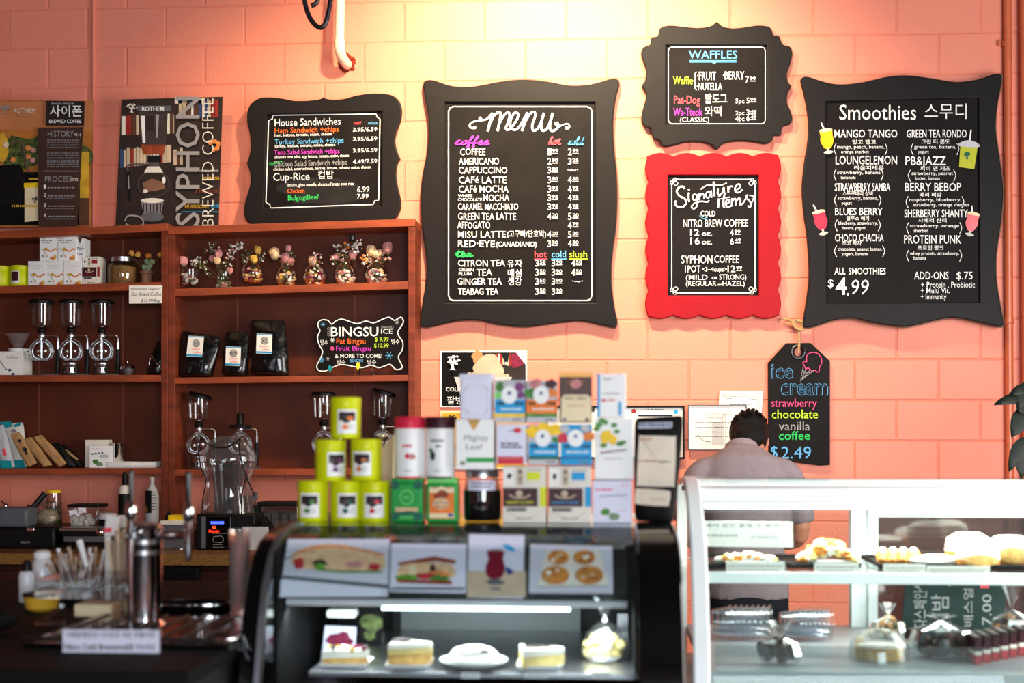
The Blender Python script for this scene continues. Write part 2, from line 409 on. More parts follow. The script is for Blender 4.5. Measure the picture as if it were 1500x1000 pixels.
for r in range(-15, 3):
    z = jz + r*BH
    if z > 3.95 or z < .4: continue
    off = 0 if r % 2 == 0 else BW/2
    for k in range(-12, 12):
        x = jx+off+BW/2+k*BW
        if x < -3.05 or x > 2.6: continue
        o = bpy.data.objects.new('block', random.choice(variants)); C.objects.link(o); o.parent = wall
        o.location = Vector((x, 0, z))-wl
g = G('floor_tile'); g.box(XL, XR, YF, 0.2, -.1, 0); struct('floor', g)
g = G('ceiling_paint'); g.box(XL, XR, YF, 0.2, ZT, ZT+.1); struct('ceiling', g)
g = G('side_paint'); g.box(XL-.15, XL, YF, 0.2, 0, ZT); struct('wall_left', g)
g = G('side_paint')                                   # right wall with its window opening
g.box(XR, XR+.15, YF, -4.6, 0, ZT); g.box(XR, XR+.15, -2.0, .2, 0, ZT); g.box(XR, XR+.15, -4.6, -2.0, 0, .85); g.box(XR, XR+.15, -4.6, -2.0, 2.95, ZT); struct('wall_right', g, smooth=False)
g = G('side_paint')
for a, b in ((XL, -3.3), (-1.5, 0), (3.2-.1, XR)): g.box(a, b, YF-.15, YF, 0, ZT)
g.box(-3.3, -1.5, YF-.15, YF, 0, .8); g.box(-3.3, -1.5, YF-.15, YF, 3.2, ZT); g.box(0, XR, YF-.15, YF, 0, .8); g.box(0, XR, YF-.15, YF, 3.2, ZT); struct('wall_front', g, smooth=False)
def window(n, x0, x1, y0, y1, z0, z1, alongx=True):
    g = G('case_white'); t = .05
    if alongx:
        for a, b in ((x0, x0+t), (x1-t, x1), ((x0+x1)/2-t/2, (x0+x1)/2+t/2)): g.box(a, b, y0, y1, z0, z1)
        g.box(x0, x1, y0, y1, z0, z0+t); g.box(x0, x1, y0, y1, z1-t, z1)
    else:
        for a, b in ((y0, y0+t), (y1-t, y1), ((y0+y1)/2-t/2, (y0+y1)/2+t/2)): g.box(x0, x1, a, b, z0, z1)
        g.box(x0, x1, y0, y1, z0, z0+t); g.box(x0, x1, y0, y1, z1-t, z1)
    f = struct('window_%d' % n, g, smooth=False)
    q = G('clear_glass'); xm, ym = (x0+x1)/2, (y0+y1)/2
    if alongx: q.box(x0, x1, ym-.003, ym+.003, z0, z1)
    else: q.box(xm-.003, xm+.003, y0, y1, z0, z1)
    build('pane', q, f)
window(1, XR+.02, XR+.08, -4.6, -2.0, .85, 2.95, False)
window(2, -3.3, -1.5, YF-.1, YF-.04, .8, 3.2); window(3, 0, XR, YF-.1, YF-.04, .8, 3.2)

# pipes on the wall
g = G('wall_paint'); g.tube([P(137, -60, -.012), P(137, 336, -.012)], .0075); tag(build('conduit', g), 'thin salmon painted conduit running down the wall between the left poster and the corner', 'conduit')
g = G('pipe_paint'); g.tube([P(1475, -90, -.028), P(1481, 1010, -.028)], .02, seg=14)
o = tag(build('pipe', g), 'glossy orange painted vertical pipe just right of the smoothies board', 'pipe')
for y in (64, 470):
    g = G('pipe_paint'); g.box(P(1474+y/170, y, -.05).x-.034, P(1474+y/170, y, -.05).x+.034, -.02, 0, P(1474, y).z-.014, P(1474, y).z+.014)
    g.lathe([(.025, -.012), (.025, .012)], P(1475+y/170, y, -.028), seg=14); build('pipe_clamp', g, o, bev=.003)
g = G('pipe_paint'); g.tube([P(1500, -90, -.045), P(1507, 1010, -.045)], .024, seg=14)
tag(build('pipe', g), 'orange painted vertical pipe cut by the right edge of the photo', 'pipe')
# white drain pipe with elbow and rough hole in the wall
t = thing('drain_pipe', 'white plastic pipe with an elbow entering a rough hole high on the wall', 'pipe', P(505, 95, -.05))
g = G('pipe_white'); g.tube([P(500, -60, -.13), P(497, 62, -.13)], .0235, seg=16); build('pipe_run', g, t)
g = G('pipe_white'); g.tube([P(497, 58, -.13), P(497.5, 72, -.128), P(501, 84, -.1), P(507, 93, -.05), P(509, 95, .0)], [.027, .027, .026, .025, .025], seg=16, smooth=3); build('elbow', g, t)
g = G('hole_rust'); c = P(508, 92, -.007)
for i in range(16):
    a = 2*PI*i/16; r = .032*(1+random.uniform(-.2, .3)); g.ball(c+Vector((r*math.cos(a), 0, r*math.sin(a))), .012, jit=.35, seg=6, rings=4)
build('hole_edge', g, t, smooth=False)
# wrought iron scroll hanging into the frame
t = thing('iron_scroll', 'black wrought iron scroll hanging into the top of the photo left of the drain pipe', 'ornament', P(465, 40, -1.2))
Y = -1.2
g = G('iron'); g.tube([P(x, y, Y) for x, y in [(440, -60), (445, -20), (447, 5), (455, 28), (467, 40), (476, 36), (481, 20), (485, -5), (488, -40)]], .0105, smooth=4, seg=10); build('scroll', g, t)
g = G('iron'); g.tube([P(x, y, Y) for x, y in [(466, -50), (467, -8), (463, 5), (456, 8)]], .010, smooth=3, seg=10); build('inner_curl', g, t)
g = G('iron'); g.tube([P(440, -60, Y), P(450, -330, Y)], .012); build('hanger', g, t)

# ================================================================ BOARDS ON THE WALL
def rectz(x0, y0, x1, y1, s, ox, oy): return zp([(x0, y0), (x1, y0), (x1, y1), (x0, y1)], s, ox, oy)
def frame_board(name, label, outer, hole, fm='frame_black', Y=-.05, th=.038, k=0, z0=0):
    xs = [p[0] for p in outer]; ys = [p[1] for p in outer]
    t = thing(name, label, 'menu board', P(sum(xs)/len(xs), max(ys), Y))
    cutout('frame', outer, [hole], Y, th, MATS[fm], t, .005, k, z0)
    if fm == 'frame_black':
        cx = sum(xs)/len(xs); cy = sum(ys)/len(ys)
        cutout('frame_lip', [(cx+(x-cx)*1.006+.3, cy+(y-cy)*1.006+.6) for x, y in outer], [], Y+th*.55, th*.3, MATS['frame_edge'], t, .002, k, z0)
    hx = [p[0] for p in hole]; hy = [p[1] for p in hole]; ax, ay = sum(hx)/4, sum(hy)/4
    gg = G('chalkboard'); q = [(ax+(x-ax)*1.02, ay+(y-ay)*1.02) for x, y in hole]
    f = [P(x, y, Y+.016, k, z0) for x, y in q]
    gg.hexa([f[3], f[2], f[1], f[0]], [v+Vector((0, .008, 0)) for v in (f[3], f[2], f[1], f[0])]); build('chalk_panel', gg, t, smooth=False)
    a = Art(Y+.016, k, z0); a.d = .001
    return t, a
def border(a, x0, y0, x1, y1, n=6, m='chalk_white', w=1.6, sl=0):
    pts = [(x0+n, y0), (x1-n, y0)]+[(x1-n*.3, y0+n*.3), (x1, y0+n)]+[(x1, y1-n), (x1-n*.3, y1-n*.3), (x1-n, y1)]+[(x0+n, y1), (x0+n*.3, y1-n*.3), (x0, y1-n), (x0, y0+n), (x0+n*.3, y0+n*.3)]
    a.line([(x, y+sl*(x-x0)) for x, y in pts], w, m, closed=True)

# ---- big menu
outer = zp(spline([(52,64),(62,47),(90,45),(160,66),(240,68),(340,50),(430,42),(520,50),(600,64),(680,60),(750,41),(778,40),(788,60),(775,110),(765,200),(768,300),(778,400),(780,500),(775,600),(762,700),(758,800),(770,900),(780,945),(776,966),(760,972),(660,950),(580,952),(480,966),(420,970),(340,962),(260,946),(180,948),(80,970),(50,970),(38,955),(50,870),(64,780),(62,700),(48,600),(43,500),(50,400),(68,300),(72,200),(60,120)], 4, True), 2.566, 600, 100)
t, a = frame_board('menu_board', 'tall black framed chalkboard headed menu listing coffee and tea prices', outer, rectz(133, 127, 697, 881, 2.566, 600, 100))
border(a, 657, 156, 867, 440, 7, w=1.7)
zs = lambda pts, s=5.769, ox=640, oy=150: zp(pts, s, ox, oy)
Wm = 'chalk_white'
a.line(zs([(328,212),(300,218),(276,200),(290,172),(330,157),(372,152),(420,140),(455,105),(470,88)]), 2.4, Wm, 4)
a.oval(*zs([(366,136)])[0], 2.6, m=Wm); a.oval(*zs([(318,212)])[0], 2.4, m=Wm)
a.line(zs([(470,88),(448,170),(430,245)]), 3.6, Wm, 3)
a.line(zs([(444,190),(480,115),(520,84),(540,100),(528,165),(512,242)]), 3.2, Wm, 5)
a.line(zs([(522,190),(562,115),(600,84),(615,110),(600,170),(583,215),(600,232),(635,205),(678,140),(684,95),(655,90),(622,150),(626,212),(660,232),(700,200),(735,140),(765,85)]), 3.0, Wm, 5)
a.line(zs([(765,85),(742,165),(718,240)]), 3.6, Wm, 3)
a.line(zs([(730,195),(780,105),(818,80),(832,110),(806,190),(815,236),(850,222),(884,155),(905,88)]), 3.0, Wm, 5)
a.line(zs([(905,88),(880,180),(890,235),(930,222),(962,150),(978,88)]), 3.4, Wm, 5)
a.line(zs([(978,88),(955,190),(965,238),(1005,230),(1028,195),(1005,172)]), 3.2, Wm, 5)
a.oval(*zs([(1012,180)])[0], 3, m=Wm); a.line(zs([(1020,215),(1060,190),(1105,180),(1122,203),(1105,225),(1085,210)]), 1.8, Wm, 4); a.oval(*zs([(1098,214)])[0], 2.6, m=Wm)
# cursive heads
def cursive(s, word, x0, x1, yb, h, m, w=1.8, sl=0):
    """joined-up handwriting from letter strokes on a unit grid (x advance, y up)"""
    L = {'c': [(.0,.1),(.35,.9),(.6,.95),(.25,.9),(.12,.4),(.35,.02),(.7,.25)], 'o': [(.0,.25),(.35,.95),(.1,.45),(.3,0),(.6,.35),(.45,.9),(.8,.75)],
         'f': [(.0,.2),(.45,1.5),(.5,2.0),(.3,1.6),(.1,-.5),(.3,-.3),(.2,.3),(.7,.4)], 'e': [(.0,.25),(.45,.6),(.4,.95),(.15,.7),(.15,.15),(.4,.0),(.7,.3)],
         'h': [(.0,.3),(.4,1.6),(.4,2.0),(.2,1.5),(.1,0),(.3,.8),(.5,.85),(.5,.1),(.75,.2)], 't': [(.0,.3),(.3,1.6),(.2,.2),(.4,0),(.65,.3)],
         'l': [(.0,.3),(.4,1.5),(.35,2.0),(.15,1.5),(.2,.1),(.4,0),(.6,.3)], 'd': [(.0,.3),(.4,.95),(.1,.5),(.25,0),(.5,.4),(.7,2.0),(.55,.3),(.7,0),(.9,.3)],
         'a': [(.0,.3),(.45,.95),(.1,.5),(.25,0),(.5,.5),(.6,.9),(.55,.2),(.7,0),(.95,.35)], 'n': [(.0,.3),(.15,.9),(.1,0),(.35,.8),(.5,.9),(.5,.1),(.75,.2)]}
    adv = {'c': .65, 'o': .72, 'f': .6, 'e': .65, 'h': .72, 't': .6, 'l': .55, 'd': .85, 'a': .9, 'n': .7}
    tot = sum(adv[c] for c in word); k = (x1-x0)/tot; x = 0; pts = []
    for c in word:
        pts += [(x0+(x+p[0])*k+p[1]*h*.12, yb-p[1]*h/2+sl*(x*k)) for p in L[c]]; x += adv[c]
    s.line(pts, w, m, 3)
cursive(a, 'coffee', 666, 716, 212, 13, 'chalk_magenta', 2)
cursive(a, 'hot', 803, 821, 212, 12, 'chalk_red', 1.8); a.line([(811, 206), (822, 204)], 1.2, 'chalk_red')
cursive(a, 'cold', 832, 854, 212, 12, 'chalk_blue', 1.8)
cursive(a, 'tea', 667, 692, 376, 12, 'chalk_green', 2); a.line([(666, 371), (680, 368)], 1.3, 'chalk_green')
rows = [('COFFEE', 674, 711, 227), ('AMERICANO', 672, 731, 241), ('CAPPUCCINO', 672, 743, 254), ('CAFé LATTE', 672, 742, 268), ('CAFé MOCHA', 672, 745, 281.5), ('MOCHA', 708, 746, 294.5),
        ('CARAMEL MACCHIATO', 671, 759, 307.5), ('GREEN TEA LATTE', 671, 756, 321.5), ('AFFOGATO', 670, 718, 334.5), ('MISU LATTE', 671, 741, 348), ('RED·EYE', 671, 725, 361.5),
        ('CITRON TEA', 671, 740, 390), ('TEA', 698, 721, 403.5), ('GINGER TEA', 670, 735, 417), ('TEABAG TEA', 671, 730, 431.5)]
for s_, x0, x1, yb in rows: a.T(s_, x0, x1, yb, 9.6, Wm, bold=.022, wob=.35, wave=5)
a.T('WHITE', 671, 692, 289, 4.4, Wm, bold=.03); a.T('CHOCOLATE', 671, 706, 294.6, 4.4, Wm, bold=.03); a.T('GREEN', 672, 694, 397, 4.4, Wm, bold=.03); a.T('PLUM', 672, 691, 403, 4.4, Wm, bold=.03)
a.T('(고구마/단호박)', 743, 800, 349, 12, Wm, fit=True, bold=.02); a.T('(CANADIANO)', 727, 786, 361, 7, Wm, bold=.025)
a.T('유자', 743, 765, 391, 11, Wm, fit=True, bold=.02); a.T('매실', 744, 764, 405, 11, Wm, fit=True, bold=.02); a.T('생강', 744, 764, 418, 12, Wm, fit=True, bold=.02)
def price(a, x, yb, big, small, h=9.6, m='chalk_white', w=None):
    w = w or h*.55
    a.T(big, x, x+w*len(big), yb, h, m, bold=.018); a.T(small, x+w*len(big)+1.5, x+w*len(big)+10, yb-h*.42, h*.5, m, bold=.03)
    a.rect(x+w*len(big)+1.5, yb-h*.3, x+w*len(big)+10, yb-h*.3+1, m)
hot = [('1', '99'), ('2', '90'), ('3', '80'), ('3', '80'), ('3', '95'), ('3', '95'), ('3', '95'), ('4', '20'), None, ('4', '20'), ('3', '50')]
cold = [('2', '99'), ('3', '25'), None, ('4', '80'), ('4', '95'), ('4', '95'), ('4', '95'), ('5', '20'), ('4', '79'), ('5', '20'), ('4', '50')]
for i, (s_, x0, x1, yb) in enumerate(rows[:11]):
    if hot[i]: price(a, 802, yb, *hot[i])
    if cold[i]: price(a, 832, yb, *cold[i])
a.T('·~·', 831, 847, 252, 7, Wm, bold=.03)
for x0, x1, s_, m_ in ((783, 801, 'hot', 'chalk_red'), (808, 829, 'cold', 'chalk_blue'), (834, 860, 'slush', 'chalk_lime')):
    a.T(s_, x0, x1, 377, 10, m_, bold=.02); a.rect(x0-.5, 378.5, x1+1, 380, m_)
for i, yb in enumerate((390, 403.5, 417, 431.5)):
    price(a, 784, yb, '3', '50'); price(a, 808, yb, '3', '90')
    if i < 2: price(a, 837, yb, '4', '50')
a.T('·~·', 838, 854, 415, 7, Wm, bold=.03)
build('chalk_lettering', a, t, smooth=False)

# ---- sandwiches (leans on the shelf top)
outer = zp(spline([(640,84),(652,96),(700,103),(780,98),(860,76),(950,62),(1040,62),(1110,72),(1162,110),(1182,180),(1170,260),(1142,330),(1135,400),(1152,470),(1169,512),(1166,520),(1148,560),(1142,620),(1152,700),(1170,780),(1175,850),(1150,912),(1090,955),(1000,972),(880,966),(760,955),(670,972),(640,985),(610,972),(520,960),(400,970),(280,985),(180,985),(130,968),(92,930),(85,850),(108,760),(128,690),(128,620),(108,556),(105,545),(122,490),(132,420),(122,330),(105,260),(110,180),(140,125),(200,92),(280,88),(360,98),(440,112),(540,110),(610,100),(628,92)], 3, True), 4.763, 340, 120)
t, a = frame_board('menu_board', 'scalloped black chalkboard of house sandwiches leaning on top of the shelves', outer, zp([(242, 209), (1046, 184), (1040, 848), (220, 862)], 4.763, 340, 120), Y=-.085, k=.0)
Z = lambda x, y: (x/4.763+340, y/4.763+120)
a.blob(*Z(640, 740), 62, 20, 'chalk_dust')
pts = [(285,215),(1005,203),(1010,225),(1032,240),(1022,805),(995,810),(985,835),(272,860),(262,835),(236,820),(255,250),(280,240)]
a.line([Z(*p) for p in pts], 1.5, 'chalk_white', closed=True)
def row(s_, x0, y0, x1, h, m_, yb2=None, **k):
    p = Z(x0, y0); q = Z(x1, y0); a.T(s_, p[0], q[0], p[1], h/4.763, m_, slope=k.pop('slope', -.025), **k)
row('House Sandwiches', 297, 290, 757, 50, Wm, bold=.012)
row('Ham Sandwich +chips', 297, 338, 745, 36, 'chalk_orange', bold=.02)
row('ham, lettuce, tomato, onion, cheese', 297, 362, 695, 20, Wm, bold=.03)
row('Turkey Sandwich +chips', 297, 417, 778, 36, 'chalk_blue', bold=.012)
row('turkey, lettuce, tomato, onion, cheese', 297, 438, 720, 20, Wm, bold=.03)
row('Tuna Salad Sandwich +chips', 293, 490, 750, 34, 'chalk_magenta', bold=.012)
row('albacore tuna salad, egg, lettuce, tomato, onion, cheese', 297, 516, 815, 20, Wm, bold=.03)
row('Chicken Salad Sandwich +chips', 290, 572, 800, 40, 'chalk_grey', bold=.012)
row('chicken salad, assorted nuts, berries, lettuce, tomato, onion, cheese', 288, 600, 968, 20, Wm, bold=.03)
row('Signature', 258, 562, 350, 20, 'chalk_green', slope=-.2, bold=.02)
row('Cup-Rice', 287, 670, 540, 52, Wm, bold=.015)
p = Z(600, 655); a.T('컵밥', p[0], Z(708, 0)[0], p[1], 12, Wm, fit=True, bold=.005)
row('lettuce, glass noodle, choice of meat over rice', 383, 712, 848, 22, Wm, bold=.03)
row('Chicken', 386, 757, 505, 32, 'chalk_orange', bold=.012); row('BulgogiBeef', 390, 808, 605, 36, 'chalk_green', slope=-.04, bold=.006)
row('half', 848, 278, 902, 20, 'chalk_red', bold=.03); row('whole', 948, 278, 1014, 20, 'chalk_blue', bold=.03)
for y, s_ in ((328, '3.95/6.59'), (392, '3.95/6.59'), (473, '3.95/6.59'), (550, '4.49/7.59')): row(s_, 843, y, 1012, 27, Wm, bold=.03)
row('6.99', 872, 748, 958, 36, Wm, bold=.01); row('7.99', 872, 795, 952, 32, Wm, bold=.01)
build('chalk_lettering', a, t, smooth=False)

# ---- waffles
outer = zp(spline([(276,30),(282,25),(288,30),(305,42),(340,46),(375,42),(410,37),(445,40),(457,52),(462,68),(480,71),(487,88),(494,99),(515,105),(522,125),(515,160),(505,190),(508,215),(518,228),(518,234),(508,250),(505,280),(515,305),(522,330),(515,350),(495,356),(488,368),(485,385),(465,386),(458,402),(440,412),(410,408),(380,404),(340,404),(303,412),(286,428),(278,428),(262,414),(220,406),(180,408),(150,416),(112,421),(100,402),(80,396),(75,377),(70,362),(50,355),(42,335),(48,300),(58,265),(55,245),(45,233),(45,226),(55,210),(58,180),(48,150),(42,125),(50,106),(70,98),(75,76),(95,70),(102,46),(130,37),(170,40),(220,45),(260,40)], 3, True), 2.173, 920, 20)
t, a = frame_board('menu_board', 'small black chalkboard with a pointed scalloped frame headed waffles', outer, rectz(121, 100, 442, 352, 2.173, 920, 20))
border(a, 979, 69, 1121, 181, 5, w=1.2)
Z = lambda x, y: (x/2.173+920, y/2.173+20)
def row(s_, x0, y0, x1, h, m_, **k): p = Z(x0, y0); q = Z(x1, y0); a.T(s_, p[0], q[0], p[1], h/2.173, m_, **k)
row('WAFFLES', 193, 143, 348, 26, 'chalk_blue', bold=.028); a.rect(*Z(196, 148), *Z(345, 150.5), 'chalk_blue'); a.rect(*Z(196, 153), *Z(345, 155), 'chalk_blue'); a.poly([Z(262, 151), Z(286, 151), Z(274, 161)], 'chalk_blue')
row('Waffle', 143, 224, 206, 24, 'chalk_lime', bold=.03)
a.line([Z(x, y) for x, y in [(218,185),(213,192),(214,208),(209,214),(214,220),(213,236),(218,243)]], 1.3, Wm, 3)
row('·FRUIT', 220, 211, 280, 26, Wm, bold=.02); row('·BERRY', 302, 209, 370, 25, Wm, bold=.02); row('·NUTELLA', 219, 243, 299, 23, Wm, bold=.02)
row('Pat-Dog', 146, 287, 229, 26, 'chalk_red', bold=.025); row('Wa-Tteok', 144, 325, 237, 25, 'chalk_magenta', bold=.025); row('(CLASSIC)', 165, 344, 258, 14, Wm, bold=.01)
row('팥도그', 244, 286, 315, 32, Wm, fit=True, bold=.02); row('와떡', 244, 326, 298, 32, Wm, fit=True, bold=.02)
p = Z(374, 219); price(a, p[0], p[1], '7', '99', 9)
for y, q, b_, s_ in ((285, '5pc', '5', '99'), (323, '2pc', '3', '49'), (341, '4pc', '6', '49')):
    row(q, 342, y, 370, 14, Wm, bold=.02); p = Z(377, y); price(a, p[0], p[1], b_, s_, 8)
build('chalk_lettering', a, t, smooth=False)

# ---- red signature board
def scal(x0, y0, x1, y1, n, amp, nx, ny):
    out = []
    for i in range(n):
        for k in range(7):
            u = (i+k/7)/n; b = -abs(math.sin(PI*(u*n)))*amp+amp*.5
            out.append((x0+(x1-x0)*u+nx*b*-1, y0+(y1-y0)*u+ny*b*-1))
    return out
x0, y0, x1, y1 = 947.5, 226, 1142, 464
outer = scal(x0, y0, x1, y0, 5, 5, 0, -1)+scal(x1, y0, x1, y1, 6, 5, 1, 0)+scal(x1, y1, x0, y1, 5, 5, 0, 1)+scal(x0, y1, x0, y0, 6, 5, -1, 0)
t, a = frame_board('menu_board', 'red scalloped frame around the signature items chalkboard', outer, [(978.5, 256), (1111.5, 256), (1111.5, 432.5), (978.8, 432.5)], 'frame_red')
Z = lambda x, y: (x/5.26+970, y/5.26+250)
border(a, 984, 262.5, 1106, 429, 7, w=1.2)
for x, y, sx, sy in ((984, 262.5, 1, 1), (1106, 262.5, -1, 1), (984, 429, 1, -1), (1106, 429, -1, -1)):
    for dx, dy, rx, ry in ((5, 0, 3, 1.8), (0, 5, 1.8, 3), (6, 6, 3, 3)):
        a.line([(x+sx*(dx+rx*math.cos(q)), y+sy*(dy+ry*math.sin(q))) for q in [2*PI*i/10 for i in range(10)]], .9, Wm, closed=True)
for pts, w_ in (([(172,140),(160,122),(130,128),(112,160),(135,195),(175,218),(184,250),(155,280),(115,274),(98,248),(108,232)], 2.6), ([(205,168),(203,205),(208,240)], 2.4),
    ([(268,188),(245,182),(233,208),(250,228),(268,205),(270,182),(270,262),(245,292),(226,276),(250,250),(300,236),(345,240),(362,228)], 1.9), ([(285,172),(286,226)], 2.2), ([(287,205),(303,178),(320,185),(324,218)], 2.0),
    ([(372,165),(350,160),(335,190),(350,210),(370,190),(376,152),(380,208)], 2.0), ([(396,84),(398,140),(402,195)], 2.6), ([(298,142),(345,112),(400,112),(450,112),(497,94)], 1.6),
    ([(430,135),(428,175),(445,188),(465,165),(474,128),(480,180),(490,175)], 2.2), ([(508,118),(510,170)], 2.2), ([(511,145),(528,120),(546,124)], 2.0),
    ([(560,148),(592,135),(602,110),(580,105),(560,135),(568,165),(595,165),(620,142)], 2.0), ([(436,215),(430,285)], 2.6), ([(478,190),(470,260),(480,285)], 2.4), ([(450,217),(524,202)], 1.4),
    ([(490,258),(515,243),(512,222),(494,232),(488,262),(508,280),(530,268)], 2.2), ([(538,212),(535,275)], 2.2), ([(537,245),(556,215),(568,228),(564,268)], 2.0), ([(567,240),(590,212),(604,226),(600,262),(622,250),(650,205),(658,185)], 2.0),
    ([(658,185),(645,205),(672,232),(686,262),(672,280),(660,268)], 2.2), ([(672,190),(700,195),(702,220),(686,252)], 1.4)):
    a.line([Z(*p) for p in pts], w_, Wm, 4, keep=True)
a.oval(*Z(206, 145), 1.5, m=Wm); a.oval(*Z(440, 197), 1.5, m=Wm)
def row(s_, x0, y0, x1, h, m_=Wm, **k): p = Z(x0, y0); q = Z(x1, y0); a.T(s_, p[0], q[0], p[1], h/5.26, m_, **k)
row('COLD', 296, 350, 410, 40, bold=.022); a.line([Z(*p) for p in [(285, 345), (318, 370), (350, 357)]], 1, 'chalk_blue')
row('NITRO BREW', 163, 434, 462, 58, bold=.02); row('COFFEE', 478, 430, 662, 56, bold=.02)
row('12', 216, 500, 285, 48, bold=.015); row('oz.', 305, 500, 384, 36, bold=.03); row('16', 218, 566, 290, 52, bold=.015); row('oz.', 305, 566, 384, 36, bold=.03)
p = Z(522, 502); price(a, *p, '4', '99', 9.5); p = Z(524, 568); price(a, *p, '6', '49', 9.5)
row('SYPHON', 146, 712, 388, 58, bold=.02); row('COFFEE', 402, 708, 592, 54, bold=.02)
row('1POT', 176, 782, 295, 52, bold=.01); row('<3~4cups>', 308, 775, 498, 32, bold=.02); p = Z(504, 780); price(a, *p, '12', '99', 9.5, w=5.6)
row('(MILD', 183, 840, 350, 40, bold=.012); row('OR', 382, 836, 426, 20, bold=.03); row('STRONG)', 440, 838, 648, 40, bold=.012)
row('(REGULAR', 183, 886, 418, 36, bold=.015); row('or', 428, 884, 460, 18, bold=.03); row('HAZEL)', 465, 886, 636, 36, bold=.015)
build('chalk_lettering', a, t, smooth=False)

# ---- smoothies
outer = zp(spline([(34,72),(38,60),(60,56),(120,75),(180,84),(260,76),(350,56),(420,51),(500,60),(600,75),(680,66),(740,46),(765,47),(770,68),(760,120),(750,180),(748,260),(765,380),(775,480),(765,600),(750,700),(750,800),(766,900),(776,955),(765,970),(720,962),(620,940),(560,940),(450,965),(400,970),(300,956),(230,940),(160,945),(80,970),(50,972),(42,958),(55,870),(64,780),(57,650),(45,560),(38,470),(45,380),(60,280),(60,200),(46,120)], 4, True), 2.5, 1160, 90)
t, a = frame_board('menu_board', 'large black framed smoothies chalkboard with stuck on drink pictures at the right', outer, zp([(125, 146), (684, 132), (688, 880), (128, 885)], 2.5, 1160, 90), Y=-.09)
Z = lambda x, y: (x/2.5+1160, y/2.5+90)
def row(s_, x0, y0, x1, h, m_=Wm, **k): p = Z(x0, y0); q = Z(x1, y0); a.T(s_, p[0], q[0], p[1], h/2.5, m_, **k)
row('Smoothies', 174, 213, 455, 54, bold=.0); row('스무디', 486, 210, 640, 56, fit=True, bold=-.005)
L_ = [('MANGO TANGO', 156, 278, 386, 28, '망고 탱고', 222, 308, 303, ['mango, peach, banana,', 'orange sherbet'], 158, 345, 318),
      ('LOUNGELEMON', 160, 376, 385, 30, '라운지레몬', 228, 336, 398, ['strawberry, banana', 'lemonade'], 158, 330, 412),
      ('STRAWBERRY SAMBA', 157, 474, 360, 28, '스트로베리 삼바', 186, 298, 491, ['strawberry, banana,', 'yogurt'], 160, 322, 506),
      ('BLUES BERRY', 158, 562, 332, 26, '블루스 베리', 200, 282, 582, ['blueberry, strawberry,', 'banana, yogurt'], 162, 320, 597),
      ('CHOCO CHACHA', 158, 658, 336, 26, '초코 차차', 184, 255, 673, ['chocolate, peanut butter,', 'yogurt, banana'], 160, 336, 692)]
R_ = [('GREEN TEA RONDO', 421, 278, 640, 28, '그린 티 론도', 474, 578, 302, ['green tea, banana,', 'yogurt'], 440, 608, 318),
      ('PB&JAZZ', 416, 379, 564, 31, '피비 앤 재즈', 470, 580, 400, ['strawberry, peanut', 'butter, banana'], 430, 596, 415),
      ('BERRY BEBOP', 414, 474, 620, 29, '베리 비밥', 468, 548, 496, ['raspberry, blueberry,', 'strawberry, orange sherbet'], 422, 626, 512),
      ('SHERBERRY SHANTY', 412, 570, 645, 28, '샤베리 샨티', 462, 566, 590, ['strawberry, orange', 'sherbet'], 424, 618, 607),
      ('PROTEIN PUNK', 411, 666, 620, 30, '프로틴 펑크', 460, 556, 690, ['whey protein, strawberry,', 'banana'], 424, 618, 708)]
for T1, x0, y0, x1, h, K, kx0, kx1, ky, dd, px0, px1, dy in L_+R_:
    row(T1, x0, y0, x1, h, bold=.022); row(K, kx0, ky, kx1, 17, fit=True, bold=.015)
    w0 = px1-px0
    row(dd[0], px0+8, dy, px1-6, 12, bold=.01); row(dd[1], px0+22, dy+18, px0+22+w0*.62*len(dd[1])/16, 12, bold=.01)
    for xx, sg in ((px0, 1), (px1, -1)): a.line([Z(xx+sg*4, dy-18), Z(xx-sg*4, dy+2), Z(xx+sg*4, dy+24)], .9, Wm, 3)
row('ALL', 156, 779, 196, 24, bold=.01); row('SMOOTHIES', 208, 779, 344, 23, bold=.01)
row('$', 132, 826, 152, 28, bold=.02); row('4', 160, 853, 200, 60, bold=.05); row('.', 200, 857, 209, 56, bold=.02); row('99', 214, 853, 278, 54, bold=-.005, shear=.12)
row('ADD-ONS', 448, 797, 574, 27, bold=.01); row('$.75', 603, 797, 662, 27, bold=.01)
row('+ Protein , Probiotic', 473, 827, 670, 20, bold=.005); row('+ Multi Vit.', 472, 848, 578, 20, bold=.005); row('+ Immunity', 472, 870, 566, 19, 'chalk_white', bold=.0)
build('chalk_lettering', a, t, smooth=False)
def drink(lbl, glassy, col, tilt, straw, Y=-.062):
    pass
def sticker(label, shapes):
    aa = Art(-.0902); aa.d = .0006
    for kind, pts, m_ in shapes:
        if kind == 'p': aa.poly([Z(*p) for p in pts], m_)
        if kind == 's': aa.poly([Z(*p) for p in spline(pts, 3, True)], m_)
        if kind == 'l': aa.line([Z(*p) for p in pts], 2, m_)
    o = build('drink_picture', aa, t, smooth=False); o['label'] = label
mat('mango', (240, 180, 20), .4); mat('berry', (170, 40, 70), .4); mat('pinkdrink', (226, 110, 120), .4); mat('matcha', (176, 180, 40), .4); mat('stem_grey', (190, 186, 180), .4)
